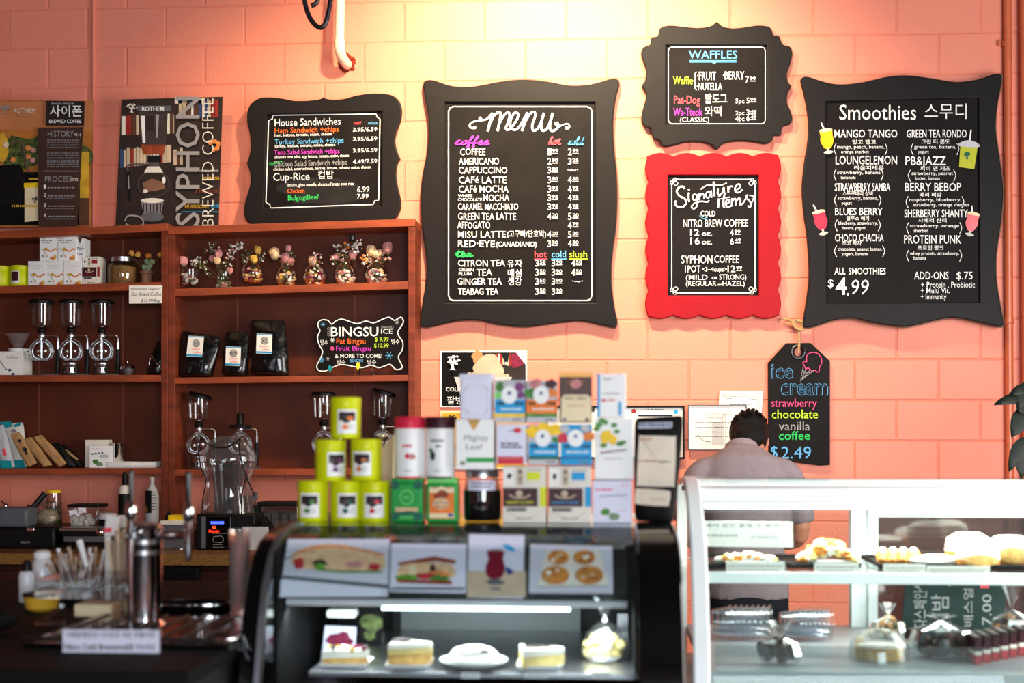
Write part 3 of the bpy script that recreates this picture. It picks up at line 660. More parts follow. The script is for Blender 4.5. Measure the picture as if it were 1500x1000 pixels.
def goblet(cx, cy, s, ang, m_):
    ca, sa = math.cos(ang), math.sin(ang); f = lambda pts: [(cx+(x*ca-y*sa)*s, cy+(x*sa+y*ca)*s) for x, y in pts]
    return [('l', f([(-4, -28), (-14, -60)]), 'white'), ('s', f([(-20, -32), (20, -32), (22, -10), (24, 10), (12, 34), (0, 38), (-12, 34), (-24, 10), (-22, -10)]), m_),
            ('s', f([(-21, -34), (0, -38), (21, -34), (20, -26), (-20, -26)]), 'cream'), ('p', f([(-4, 36), (4, 36), (3, 48), (-3, 48)]), 'stem_grey'), ('s', f([(-18, 50), (0, 44), (18, 50), (0, 58)]), 'stem_grey')]
sticker('orange mango drink picture', goblet(128, 282, 1.0, -.12, 'mango')); sticker('dark red drink picture', goblet(105, 580, 1.0, -.22, 'berry')); sticker('pink drink picture', goblet(660, 586, .95, .2, 'pinkdrink'))
sticker('green takeaway cup picture', [('l', [(650, 300), (656, 250)], 'white'), ('p', [(617, 310), (680, 314), (668, 394), (612, 386)], 'matcha'), ('s', [(614, 298), (648, 288), (682, 300), (682, 314), (614, 310)], 'pale_grey'),
        ('s', [(630, 338), (642, 330), (654, 338), (646, 348), (634, 347)], 'green_dark'), ('p', [(639, 345), (644, 345), (645, 358), (638, 358)], 'green_dark')])

# ---- ice cream tag on rope
z_ = lambda pts: zp(pts, 3.332, 980, 460)
t = thing('ice_cream_sign', 'black tag shaped ice cream chalkboard hanging from a knotted rope', 'sign', P(1170, 682, -.04))
outer = z_([(573,141),(690,140),(698,146),(786,228),(786,736),(740,739),(486,707),(484,238)])
hole = z_([(632+20*math.cos(q), 184+22*math.sin(q)) for q in [2*PI*i/16 for i in range(16)]])
cutout('board', outer, [hole], -.03, .022, MATS['chalkboard'], t, .003)
g = G('iron'); cc = P(*z_([(630, 184)])[0], -.032)
g.tube([cc+Vector((.032*math.cos(q), 0, .032*math.sin(q))) for q in [2*PI*i/20 for i in range(21)]], .006); build('grommet', g, t)
g = G('rope'); rp = z_([(632, 190), (636, 130), (634, 70)]); g.tube([P(x, y, -.045) for x, y in rp], .0065, smooth=3)
for q in range(3):
    g.tube([P(*z_([p])[0], -.05-.008*math.sin(i+q)) for i, p in enumerate([(615+q*8, 30), (650+q*4, 45), (655-q*9, 75), (625, 70+q*3), (605+q*6, 45), (618+q*8, 28)])], .0075, smooth=4)
g.tube([P(*z_([p])[0], -.03) for p in [(625, 48), (590, 30), (555, 22), (545, 40)]], [.007, .007, .005, .003], smooth=3)
g.tube([P(*z_([p])[0], -.03) for p in [(615, 52), (590, 45), (560, 50)]], [.006, .005, .002], smooth=3)
build('rope', g, t)
a = Art(-.03); a.d = .0012
def row(s_, x0, y0, x1, h, m_, **k): p = z_([(x0, y0), (x1, y0)]); a.T(s_, p[0][0], p[1][0], p[0][1], h/3.332, m_, **k)
def outl(s_, x0, y0, x1, h, m_):
    row(s_, x0, y0, x1, h, m_, bold=.05); a.up(); row(s_, x0+3, y0-1, x1-3, h-2, 'chalkboard', bold=.004); a.up()
outl('ice', 500, 312, 606, 72, 'chalk_blue'); outl('cream', 546, 394, 776, 82, 'chalk_blue')
row('strawberry', 499, 452, 722, 40, 'chalk_pink', bold=.015); row('chocolate', 502, 508, 727, 42, 'chalk_lime', bold=.015); row('vanilla', 536, 566, 688, 42, 'chalk_grey', bold=.01)
row('coffee', 536, 613, 688, 42, 'chalk_green', bold=.015); row('$', 496, 700, 530, 56, 'chalk_blue', bold=.0); row('2.49', 548, 704, 694, 58, 'chalk_blue', bold=.0)
a.line(z_([(660,250),(653,238),(662,230),(672,232),(672,205),(692,188),(722,190),(742,212),(745,240),(735,258),(732,278),(722,282),(712,272),(700,278),(688,268),(676,262),(668,268)]), 1.2, 'chalk_pink', 4, closed=True)
a.line(z_([(655,258),(640,327),(706,274)]), 1, 'chalk_grey')
for p, q in (((650,280),(690,286)),((646,300),(668,303)),((668,266),(648,318)),((688,272),(652,314)),((652,270),(672,300))): a.line(z_([p, q]), .8, 'chalk_grey', keep=True)
build('chalk_lettering', a, t, smooth=False)

# ---- posters on top of the shelves
def sheet(name, label, cat, pts, Y, m_, th=.004, k=0, z0=0):
    t = thing(name, label, cat, P(pts[3][0]/2+pts[2][0]/2, max(p[1] for p in pts), Y, k, z0))
    f = [P(x, y, Y, k, z0) for x, y in (pts[3], pts[2], pts[1], pts[0])]
    g = G(m_); g.hexa(f, [v+Vector((0, th, 0)) for v in f]); build('sheet', g, t, smooth=False)
    return t, Art(Y, k, z0)
def tree(a, cx, cy, s, m_):
    for i in range(26):
        q = random.uniform(0, 2*PI); r = random.uniform(.2, 1); a.blob(cx+s*r*math.cos(q), cy-s*.35+s*.5*r*math.sin(q), s*.16, s*.11, m_, n=7, j=.4)
    a.poly([(cx-s*.1, cy-s*.2), (cx+s*.1, cy-s*.2), (cx+s*.16, cy+s*.6), (cx+s*.4, cy+s*.75), (cx-s*.4, cy+s*.75), (cx-s*.16, cy+s*.6)], m_)
t, a = sheet('poster', 'amber brewed coffee poster with history and process panels at the far left', 'poster', [(-40, 146), (136.5, 148), (132, 331), (-40, 333)], -.12, 'amber')
a.rect(-40, 149, 136, 190, 'dusk'); a.rect(-40, 252, 128, 330, 'black_soft'); a.blob(35, 224, 34, 27, 'foliage_print'); a.blob(125, 230, 10, 20, 'foliage_print'); a.blob(0, 215, 12, 24, 'yellow_print')
for i in range(7): a.blob(random.uniform(5, 52), random.uniform(205, 245), 4, 4, random.choice(['petal_pink', 'petal_orange', 'cream']))
a.poly([(-40, 245), (30, 240), (38, 262), (32, 300), (-40, 300)], 'black'); a.rect(118, 222, 131, 262, 'yellow_print'); a.rect(117, 262, 130, 290, 'yellow_print'); a.rect(116, 290, 131, 329, 'book_brown')
a.line([(15, 210), (28, 206), (34, 215), (38, 240), (42, 252)], 2.2, 'steel', 3)
a.poly([(36, 270), (59, 270), (57, 323), (36, 325)], 'cream'); a.poly([(35, 268), (60, 267), (60, 274), (35, 275)], 'lemon'); tree(a, 51, 293, 5, 'ink')
a.scrib(17, 60, 303, 3, 'yellow_print'); a.scrib(42, 60, 263, 2.5, 'yellow_print')
a.poly([(68, 147.5), (124, 148), (123, 184.5), (67, 184)], 'dark_print'); a.poly([(56, 187), (122, 186), (113, 331), (56, 331)], 'brown_panel')
a.T('사이폰', 73, 120, 171, 17, 'white', fit=True, bold=.03); a.T('BREWED COFFEE', 72, 119, 180, 5, 'white', bold=.03); a.scrib(75, 108, 153, 2.4, 'print_grey')
a.T('HISTORY', 70, 108, 200, 8.4, 'print_grey', bold=-.005); a.T('역사', 108, 119, 199.5, 5, 'offwhite', fit=True, bold=.02); a.T('PROCESS', 66, 105, 266, 8.2, 'print_grey', bold=-.005); a.T('방법', 104, 114, 265, 5, 'offwhite', fit=True, bold=.02)
for y in [206+3.6*i for i in range(4)]+[225+3.6*i for i in range(4)]+[238+3.4*i for i in range(3)]: a.scrib(69, 116, y, 1.7, 'grey_ink')
a.rect(63, 250, 115, 251.2, 'print_grey')
for i, y in enumerate((276, 288, 303, 318)):
    a.T(str(i+1), 64, 67.5, y, 5.5, 'white'); a.scrib(70, 110, y-.5, 1.5, 'print_grey')
    if i: a.scrib(68, 108, y+3, 1.4, 'grey_ink')
tree(a, 8, 160, 8, 'print_grey'); a.T('ROTHEM', 20, 52, 165, 6.5, 'offwhite', bold=.0); a.scrib(22, 50, 169.5, 1, 'print_grey')
build('print', a, t, smooth=False)
t, a = sheet('poster', 'dark syphon brewed coffee poster with bookshelves and glass brewer, left of the sandwich board', 'poster', [(178, 144), (326, 140), (320, 328), (169, 331)], -.11, 'dark_print')
for (x0, x1, y0, y1, sl) in ((178, 255, 165, 196, -.03), (256, 300, 140, 150, 0), (176, 252, 215, 244, -.12), (262, 320, 143, 170, 0), (254, 268, 215, 240, -.1)):
    x = x0
    while x < x1:
        w_ = random.uniform(3, 6); q = random.uniform(0, 4); a.poly([(x, y1+sl*(x-x0)), (min(x+w_, x1), y1+sl*(x-x0)), (min(x+w_, x1), y0+q+sl*(x-x0)), (x, y0+q+sl*(x-x0))], random.choice(['book_cream', 'book_cream', 'offwhite', 'book_red', 'book_blue', 'book_brown', 'tan'])); a.d -= a.step; x += w_+.7
a.up(2)
a.poly([(203, 160), (246, 160), (243, 210), (207, 210)], 'clear_dark'); a.poly([(206, 168), (212, 168), (213, 208), (209, 208)], 'white'); a.poly([(228, 166), (233, 166), (231, 200), (229, 200)], 'print_grey'); a.poly([(214, 168), (226, 168), (226, 190), (215, 190)], 'dark_print')
a.rect(200, 153, 250, 161, 'plastic_grey'); a.poly([(206, 210), (243, 210), (240, 224), (210, 224)], 'toast'); a.rect(216, 226, 236, 236, 'black'); a.rect(219, 236, 233, 242, 'steel')
a.line([(188, 252), (187, 243), (192, 239), (220, 239)], 2.6, 'steel', 3); a.line([(188, 250), (190, 292)], 4.5, 'black'); a.line([(188, 255), (189, 275)], 1.5, 'print_grey')
a.oval(225, 268, 25, 20, 'clear_dark'); a.oval(225, 268, 22, 17.5, 'dark_print'); a.blob(225, 270, 15, 9, 'terracotta'); a.poly([(216, 242), (234, 242), (239, 251), (211, 251)], 'offwhite'); a.oval(240, 262, 2.5, 5, 'white'); a.blob(213, 278, 4, 3, 'offwhite')
a.poly([(206, 292), (240, 292), (236, 311), (210, 311)], 'grey_ink'); a.oval(223, 292, 17, 3.6, 'offwhite'); a.oval(223, 316, 17, 7, 'plastic_grey')
for i in range(6): a.rect(209+5*i, 296, 211+5*i, 309, 'dark_print'); a.d -= a.step
a.line([(183, 322), (188, 314), (205, 316), (210, 326), (196, 330), (184, 326)], 2, 'print_grey', 3)
for i in range(5): a.blob(random.uniform(306, 320), random.uniform(200, 222), 3.5, 4, 'petal_orange', n=8)
a.T('A TIME TO KILL', 286, 322, 281, 5, 'toast', bold=.02); a.T('THE ASSOCIATE', 268, 306, 303, 5, 'yellow_print', bold=.02); a.T('JOHN GR', 296, 322, 262, 5, 'yellow_print', bold=.02); a.T('JOHN', 309, 321, 302, 5, 'sky_blue', bold=.02); a.scrib(270, 320, 250, 3, 'print_grey'); a.rect(266, 308, 320, 309, 'sky_blue')
a.R('SYPHON', 292, 329, 140, 34, 'print_grey', bold=.02); a.up(); a.R('BREWED COFFEE', 313, 329, 142, 17, 'offwhite', bold=-.022)
tree(a, 193, 157, 8, 'offwhite'); a.T('ROTHEM', 208, 240, 161, 6.8, 'white', bold=.01)
build('print', a, t, smooth=False)
# ---- bingsu poster on the wall behind the tea boxes, and the one below it
t, a = sheet('poster', 'white edged shaved ice poster pasted on the wall behind the tea boxes', 'poster', [(645, 514), (772, 513), (772, 597), (645, 596)], -.012, 'white')
a.rect(647, 516, 770, 594.5, 'dark_print'); a.rect(647, 516, 694, 594, 'black_soft'); a.blob(700, 522, 9, 9, 'kraft')
for i in range(9): a.rect(726+i*3.4, 518, 728.6+i*3.4, 532+random.uniform(0, 4), random.choice(['book_cream', 'offwhite', 'book_red'])); a.d -= a.step
a.up(2); a.blob(757, 528, 9, 12, 'petal_purple'); a.poly([(733, 516), (746, 516), (744, 530), (740, 530)], 'black'); a.poly([(755, 515), (770, 515), (770, 534)], 'white')
a.poly(spline([(693, 537), (700, 528), (708, 521), (718, 518), (727, 521), (733, 532), (738, 541), (735, 548), (700, 548), (694, 543)], 3, True), 'tan')
for i in range(12): a.blob(688+i*5, 550+random.uniform(-2, 2), 4, 4, 'tan', n=8)
a.poly([(665, 552), (750, 552), (735, 594), (680, 594)], 'pale_grey'); tree(a, 663, 532, 13, 'white')
a.T('COLD', 653, 676, 573, 6, 'white', bold=.03); a.T('팥빙수', 655, 690, 592, 12, 'white', fit=True, bold=.02)
build('print', a, t, smooth=False)
t, a = sheet('poster', 'second poster pasted lower on the wall, mostly hidden by the tea boxes', 'poster', [(645, 602), (772, 602), (772, 686), (645, 686)], -.012, 'cream'); a.rect(647, 604, 770, 684, 'yellow_print'); tree(a, 664, 616, 10, 'ink'); a.T('HOT', 653, 676, 660, 7, 'ink', bold=.03); build('print', a, t, smooth=False)
# ---- framed certificates
def cert(label, x0, y0, x1, y1, Y, fr, fw):
    t = thing('certificate', label, 'certificate', P((x0+x1)/2, y1, Y))
    g = G(fr)
    for b in ((x0, y0, x1, y0+fw), (x0, y1-fw, x1, y1), (x0, y0, x0+fw, y1), (x1-fw, y0, x1, y1)): g.pbox(b[0], b[2], b[1], b[3], Y, .018)
    build('frame', g, t, bev=.0015); g = G('paper'); g.pbox(x0+fw*.6, x1-fw*.6, y0+fw*.6, y1-fw*.6, Y+.008, .008); build('sheet', g, t, smooth=False)
    return t, Art(Y+.008)
t, a = cert('wide black framed notice on the wall behind the dark pouch', 800, 594, 1003, 672, -.03, 'frame_black', 3)
a.line([(925, 601), (997, 601), (997, 660), (925, 660)], .8, 'grey_ink', closed=True); a.oval(928.5, 602, 3.2, 3.2, 'book_red'); a.oval(990, 603, 3.2, 3.2, 'sky_blue'); a.scrib(946, 972, 600, 1.3, 'grey_ink'); a.rect(935, 607.5, 985, 609.5, 'ink'); a.scrib(866, 872, 603, 6, 'ink')
a.scrib(803, 808, 606, 8, 'ink'); build('print', a, t, smooth=False)
t, a = cert('thin framed city business certificate left of the man\'s head', 1008, 592.5, 1094, 659, -.03, 'plastic_grey', 1.1)
a.T('OCCUPATIONAL LICENSE', 1030, 1071, 608, 3, 'grey_ink'); a.T('City of Duluth', 1034, 1058, 613, 3.2, 'ink')
for y in (619, 626, 633, 640): a.scrib(1018, 1086, y, 1, 'grey_ink')
a.poly([(1058, 608), (1061, 603), (1064, 608), (1064, 652), (1043, 652), (1043, 618), (1058, 618)], 'pale_grey'); a.rect(1060, 612, 1062, 650, 'paper'); a.line([(1023, 637), (1030, 645), (1042, 647)], .6, 'ink', 3)
build('print', a, t, smooth=False)
t, a = sheet('certificate', 'unframed paper certificate with an ornate border above the man\'s head', 'certificate', [(1054, 572), (1118, 573), (1113, 640), (1051, 640)], -.014, 'paper')
a.line([(1058, 577), (1113, 578), (1108, 634), (1056, 634)], 2, 'pale_grey', closed=True); a.line([(1061, 580), (1110, 581), (1106, 632), (1059, 632)], .6, 'grey_ink', closed=True); a.scrib(1065, 1072, 584, 1, 'grey_ink'); a.scrib(1098, 1107, 585, 1, 'grey_ink'); a.scrib(1070, 1100, 593, 1.6, 'grey_ink'); a.scrib(1066, 1104, 600, 1, 'grey_ink')
build('print', a, t, smooth=False)
# ================================================================ SHELVES
YS, YB = -.235, -.012
RZ = P(120, 776, -.5).z          # front edge of the shelving, back of the back panel
def shelf_unit(label, xl, xr, shelves, seams, zbot, yr=0):
    """xl..xr photo x of the posts' outer sides; shelves: (left y, right y, thickness px)"""
    t = thing('shelf_unit', label, 'shelf', P((xl+xr)/2, 820, (YS+YB)/2))
    pw = 10
    for x in (xl, xr-pw):
        g = G('red_wood'); a = P(x, 600, YS).x; b = P(x+pw, 600, YS).x
        zt = P(x, shelves[0][0 if x == xl else 1], YS).z; g.box(a, b, YS, YB, zbot, zt); build('post', g, t, bev=.002)
    for i, (yl, yr_, th) in enumerate(shelves):
        g = G('edge_wood'); x0, x1 = (xl, xr) if i == 0 else (xl+pw, xr-pw)
        Y0 = YS-.004 if i == 0 else YS+.002
        A, B, D, E_ = P(x0, yl+th, Y0), P(x1, yr_+th, Y0), P(x1, yr_, Y0), P(x0, yl, Y0)
        dY = Vector((0, YB-Y0, 0)); g.hexa([A, B, D, E_], [v+dY for v in (A, B, D, E_)]); build('shelf_board', g, t, bev=.0015, smooth=False)
    g = G('ply'); zt = P(xl, shelves[0][0]+4, YB).z; zb = P(xl, shelves[-1][0]+4, YB).z
    px = [P(xl, 600, YS).x+.02]+[P(s, 600, YB).x for s in seams]+[P(xr, 600, YS).x-.02]
    for a, b in zip(px, px[1:]):
        g = G('ply'); g.box(a+.0015, b-.0015, YB-.012, YB-.004, zb, zt); build('back_panel', g, t, smooth=False)
    for s in seams:
        g = G('seam'); x = P(s, 600, YB).x; g.box(x-.004, x+.004, YB-.0125, YB-.003, zb, zt); build('batten', g, t, smooth=False)
    return t
CT = .995                        # top of the back counter
shelf_unit('left red brown wooden shelf unit cut by the photo edge', -60, 246, [(341, 327, 11), (420, 413, 11), (549, 549, 10), (686, 685, 9)], [59, 181], RZ)
shelf_unit('right red brown wooden shelf unit holding dried flower vases and coffee bags', 239+7, 608, [(332, 320, 11), (423, 412, 11), (553, 549, 9), (688, 686, 9)], [349, 521], RZ)
g = G('frame_black'); g.pbox(513, 520, 343, 353, -.05, .012); g.pbox(515, 518, 345, 351, -.055, .01, 'steel'); tag(build('hook_plate', g), 'tiny metal keyhole plate on the right shelf unit backing above the tall vase', 'bracket')

def front(t, Y, fn, name='printed_front'):
    a = Art(Y); fn(a); return build(name, a, t, smooth=False)
def carton(label, x0, x1, y0, y1, Y, m_, fn=None, depth=.07, cat='box', group=None, name='tea_box', bev=.0015, top=None):
    t = thing(name, label, cat, P((x0+x1)/2, y1, Y)+Vector((0, depth/2, 0)), group)
    g = G(m_); g.pbox(x0, x1, y0, y1, Y, depth); build('carton', g, t, bev=bev)
    if fn: front(t, Y, fn)
    return t
def tin(label, cx, r, y0, y1, Y, m_, lid=None, lidh=10, fn=None, group=None, name='tea_tin'):
    """round tin; its label is a curved sheet over the front"""
    s = S(cx, Y); R_ = r*s; c = P(cx, y1, Y+0)+Vector((0, R_, 0)); H = P(cx, y0, Y).z-c.z
    t = thing(name, label, 'tin', c, group)
    lh = lidh*s
    g = G(m_); g.lathe([(R_*.97, 0), (R_, .002), (R_, H-lh), (R_*.985, H-lh+.001)], c, seg=28, capt=True); build('body', g, t, ang=35)
    g = G(lid or m_); g.lathe([(R_*1.015, H-lh), (R_*1.015, H-.002), (R_*.98, H), (R_*.5, H+.0005)], c, seg=28, capb=True, capt=True); build('lid', g, t, ang=35)
    if fn:
        a = Art(0); fn(a)
        def W(v): return v
        # wrap the art (drawn in photo px around cx) onto the cylinder
        build_wrap(a, t, c, R_, cx, s)
    return t
class WrapArt(Art):
    def __init__(s, c, R_, cx, sc_, ybase):
        super().__init__(0); s.c = c; s.R = R_; s.cx = cx; s.sc = sc_; s.yb = ybase
    def W(s, x, y, d=None):
        q = max(-1.45, min(1.45, (x-s.cx)*s.sc/s.R)); r = s.R+.0006+(s.d if d is None else d)
        return s.c+Vector((r*math.sin(q), -r*math.cos(q), (s.yb-y)*s.sc))
    def poly(s, pts, m=None):
        xs = [p[0] for p in pts]
        if max(xs)-min(xs) < 5 or len(pts) != 4: return super().poly(pts, m)
        (xa, ya), (xb, _), (xc, yc), (xd, _) = pts; n = 8; vs = []; fs = []
        for i in range(n+1):
            u = i/n; vs += [s.W(xa+(xb-xa)*u, ya), s.W(xd+(xc-xd)*u, yc)]
        for i in range(n): fs.append((2*i, 2*i+2, 2*i+3, 2*i+1))
        s.add(vs, fs, m); return s.up()
def tin2(label, cx, r, y0, y1, Y, m_, lid=None, lidh=10, fn=None, group=None):
    t = tin(label, cx, r, y0, y1, Y, m_, lid, lidh, None, group)
    if fn:
        s = S(cx, Y); c = P(cx, y1, Y)+Vector((0, r*s, 0)); a = WrapArt(c, r*s, cx, s, y1); fn(a); build('label', a, t)
    return t

# ---- left unit, first shelf
def bigletter_box(x0, y0):
    def f(a):
        w_ = 25
        a.scrib(x0+2, x0+9, y0+5, 1, 'gold'); a.scrib(x0+2, x0+20, y0+8, 1.2, 'grey_ink'); a.scrib(x0+5, x0+16, y0+11, 1, 'grey_ink')
        a.line([(x0+12, y0+20), (x0+15, y0+23), (x0+19, y0+22), (x0+23, y0+19), (x0+25, y0+21)], 2, 'petal_orange', 3); a.blob(x0+9, y0+20, 3, 2.5, 'yellow_print', n=8)
        a.line([(x0+3, y0+18), (x0+8, y0+25), (x0+10, y0+30)], .5, 'stem'); a.blob(x0+5, y0+30, 1.8, 1.6, 'sage', n=7); a.blob(x0+11, y0+30, 1.8, 2, 'petal_cream', n=7); a.blob(x0+20, y0+33, 4.5, 2.6, 'petal_orange', n=8); a.blob(x0+23, y0+31, 2, 3, 'yellow_print', n=7)
    return f
lab = ['lower row, leftmost, beside the yellow tin', 'lower row, middle', 'lower row, right, beside the striped tea box', 'upper row, left', 'upper row, right']
for (x0, x1, y0, y1), l in zip([(41, 67, 382, 418.5), (67.6, 93, 382, 418), (93.6, 120, 382, 417.5), (58, 84, 345, 382), (85, 112, 345, 382)], lab):
    tt = carton('white carton with orange flower print, '+l, x0, x1, y0, y1, -.19, 'white', bigletter_box(x0, y0), .1 if x0 == 85 else .07, group='white flower print cartons on the left shelf')
g = None
t = carton('white display carton with torn open side right of the upper white cartons', 112.3, 124, 349, 382, -.185, 'white', lambda a: (a.poly([(114, 349), (120, 349), (117, 357)], 'book_brown'), a.T('Mighty', 113, 123, 366, 5, 'navy'), a.T('Leaf', 113.5, 122, 374, 5, 'navy')), .08)
for cx, l in ((24, 'small yellow green tin beside the white cartons on the left shelf'), (-4, 'small yellow green tin cut by the left photo edge')):
    tin2(l, cx, 13.5, 387, 418, -.2, 'lime_tin', lidh=6, fn=lambda a: (a.rect(a.cx-10, 396, a.cx+4, 414, 'white'), a.rect(a.cx-9, 397, a.cx+3, 410, 'maroon'), a.poly([(a.cx-7, 408), (a.cx-5, 399), (a.cx-2, 404), (a.cx-1, 408)], 'offwhite')))
def harney(x0, x1, y0, y1, st, side=None, sc=1.0):
    w_ = x1-x0; h = y1-y0
    def f(a):
        a.rect(x0+1, y0+2, x0+w_*.27, y0+h*.34, 'paper'); a.blob(x0+w_*.15, y0+h*.17, w_*.05, h*.06, 'ink', n=8)
        a.rect(x0+w_*.34, y0+2, x0+w_*.46, y0+h*.33, 'book_cream'); a.scrib(x0+w_*.36, x0+w_*.45, y0+h*.12, h*.05, 'ink'); a.scrib(x0+w_*.36, x0+w_*.45, y0+h*.25, h*.05, 'grey_ink')
        a.rect(x0+w_*.55, y0+h*.1, x0+w_*.86, y0+h*.24, st); a.scrib(x0+w_*.56, x0+w_*.9, y0+h*.07, h*.02, 'grey_ink')
        a.rect(x0, y0+h*.38, x0+w_*.8, y0+h*.71, 'maroon'); a.rect(x0+w_*.86, y0+h*.36, x1, y0+h*.71, st)
        a.oval(x0+w_*.38, y0+h*.48, w_*.08, h*.06, 'book_cream'); a.line([(x0+w_*.15, y0+h*.5), (x0+w_*.28, y0+h*.55), (x0+w_*.5, y0+h*.55), (x0+w_*.64, y0+h*.5)], h*.025, 'book_cream', 3)
        a.T('HARNEY & SONS', x0+w_*.08, x0+w_*.7, y0+h*.66, h*.055, st, bold=.03)
        a.scrib(x0+w_*.1, x0+w_*.55, y0+h*.79, h*.06, 'ink'); a.line([(x0+w_*.1, y0+h*.8), (x0+w_*.5, y0+h*.92), (x0+w_*.9, y0+h*.8)], h*.012, 'book_cream', 3); a.scrib(x0+w_*.3, x0+w_*.7, y0+h*.93, h*.02, 'grey_ink')
    return f
carton('cream tea box with a maroon band between the white cartons and the granola jar', 120.5, 146, 377, 418, -.19, 'offwhite', harney(120.5, 146, 377, 418, 'book_red'), .09)
# granola jar
def jar(label, cx, r, y0, y1, Y, fill, lidm='steel', lidh=8, neck=.78, fillh=.62, name='glass_jar', gm='clear_glass'):
    s = S(cx, Y); R_ = r*s; H = (y1-y0)*s; c = P(cx, y1, Y)+Vector((0, R_, 0)); lh = lidh*s
    t = thing(name, label, 'jar', c)
    g = G(gm); g.lathe([(R_*.9, 0), (R_, H*.08), (R_, H*.6), (R_*.93, H*.7), (R_*neck, H-lh)], c, seg=24); build('glass', g, t)
    g = G(lidm); g.lathe([(R_*neck*1.06, H-lh), (R_*neck*1.06, H-.003), (R_*neck, H)], c, seg=24, capb=True, capt=True); build('lid', g, t)
    g = G(fill); g.lathe([(R_*.86, .004), (R_*.95, H*.1), (R_*.95, H*fillh*.95), (R_*.5, H*fillh*1.06), (0.001, H*fillh)], c, seg=18)
    for i in range(60):
        q = random.uniform(-2.6, -.5); z = random.uniform(.1, .95)*H*fillh; g.ball(c+Vector((R_*.88*math.cos(q), R_*.88*math.sin(q), z)), R_*.11, jit=.4, seg=5, rings=3)
    build('contents', g, t, kind='stuff'); return t
jar('square glass jar of granola with a metal lid on the left shelf', 172, 21, 377, 418, -.2, 'granola', lidh=7, neck=.72, fillh=.66)
# small potted rose
t = thing('potted_rose', 'tiny potted plant with yellow orange rosebuds on the left shelf', 'plant', P(215, 417, -.14))
c = P(215, 417, -.14); s = S(215, -.14)
g = G('terracotta'); g.lathe([(7*s, 0), (8.5*s, 15*s), (9.5*s, 15.5*s), (9.5*s, 19*s), (8*s, 19*s), (8*s, 17*s)], c); build('pot', g, t)
g = G('stem')
for dx, dy in ((-22, 44), (-13, 42), (2, 40), (19, 41), (0, 26)): g.tube([c+Vector((0, 0, 16*s)), c+Vector((dx*.4*s, 0, 26*s)), c+Vector((dx*s, 0, (dy-2)*s))], .0012, smooth=3, seg=5)
build('stems', g, t)
for dx, dy, m_ in ((-22, 45, 'petal_yellow'), (-13, 43, 'petal_yellow'), (3, 41, 'petal_orange'), (20, 42, 'petal_yellow')):
    g = G(m_); g.ball(c+Vector((dx*s, 0, dy*s)), (5*s, 5*s, 4*s), jit=.15, seg=8, rings=5); g.ball(c+Vector((dx*s, -.001, (dy+2)*s)), (4*s, 4*s, 3*s), 'petal_orange', jit=.2, seg=7, rings=4); build('rosebud', g, t)
for dx, dy in ((0, 33), (5, 27), (-3, 25), (8, 33), (3, 22)):
    g = G('sage'); g.ball(c+Vector((dx*s, -.006, dy*s)), (4.5*s, 2*s, 4*s), jit=.2, seg=7, rings=4); build('leaf', g, t)
# price sign
t, a = sheet('price_sign', 'white paper sign for our brand coffee taped to the left shelf edge', 'sign', [(189, 418), (238, 418), (237, 444), (189, 444.5)], YS-.006, 'paper', .0012)
a.T('Panamanian Organic!', 192, 234, 424.5, 3.4, 'ink', shear=.15); a.T('Our Brand Coffee', 192, 236, 433, 4.8, 'ink', shear=.15, bold=.01); a.T('$13.99/Bag', 207, 234, 442, 4.2, 'ink', shear=.15, bold=.01)
build('print', a, t, smooth=False)

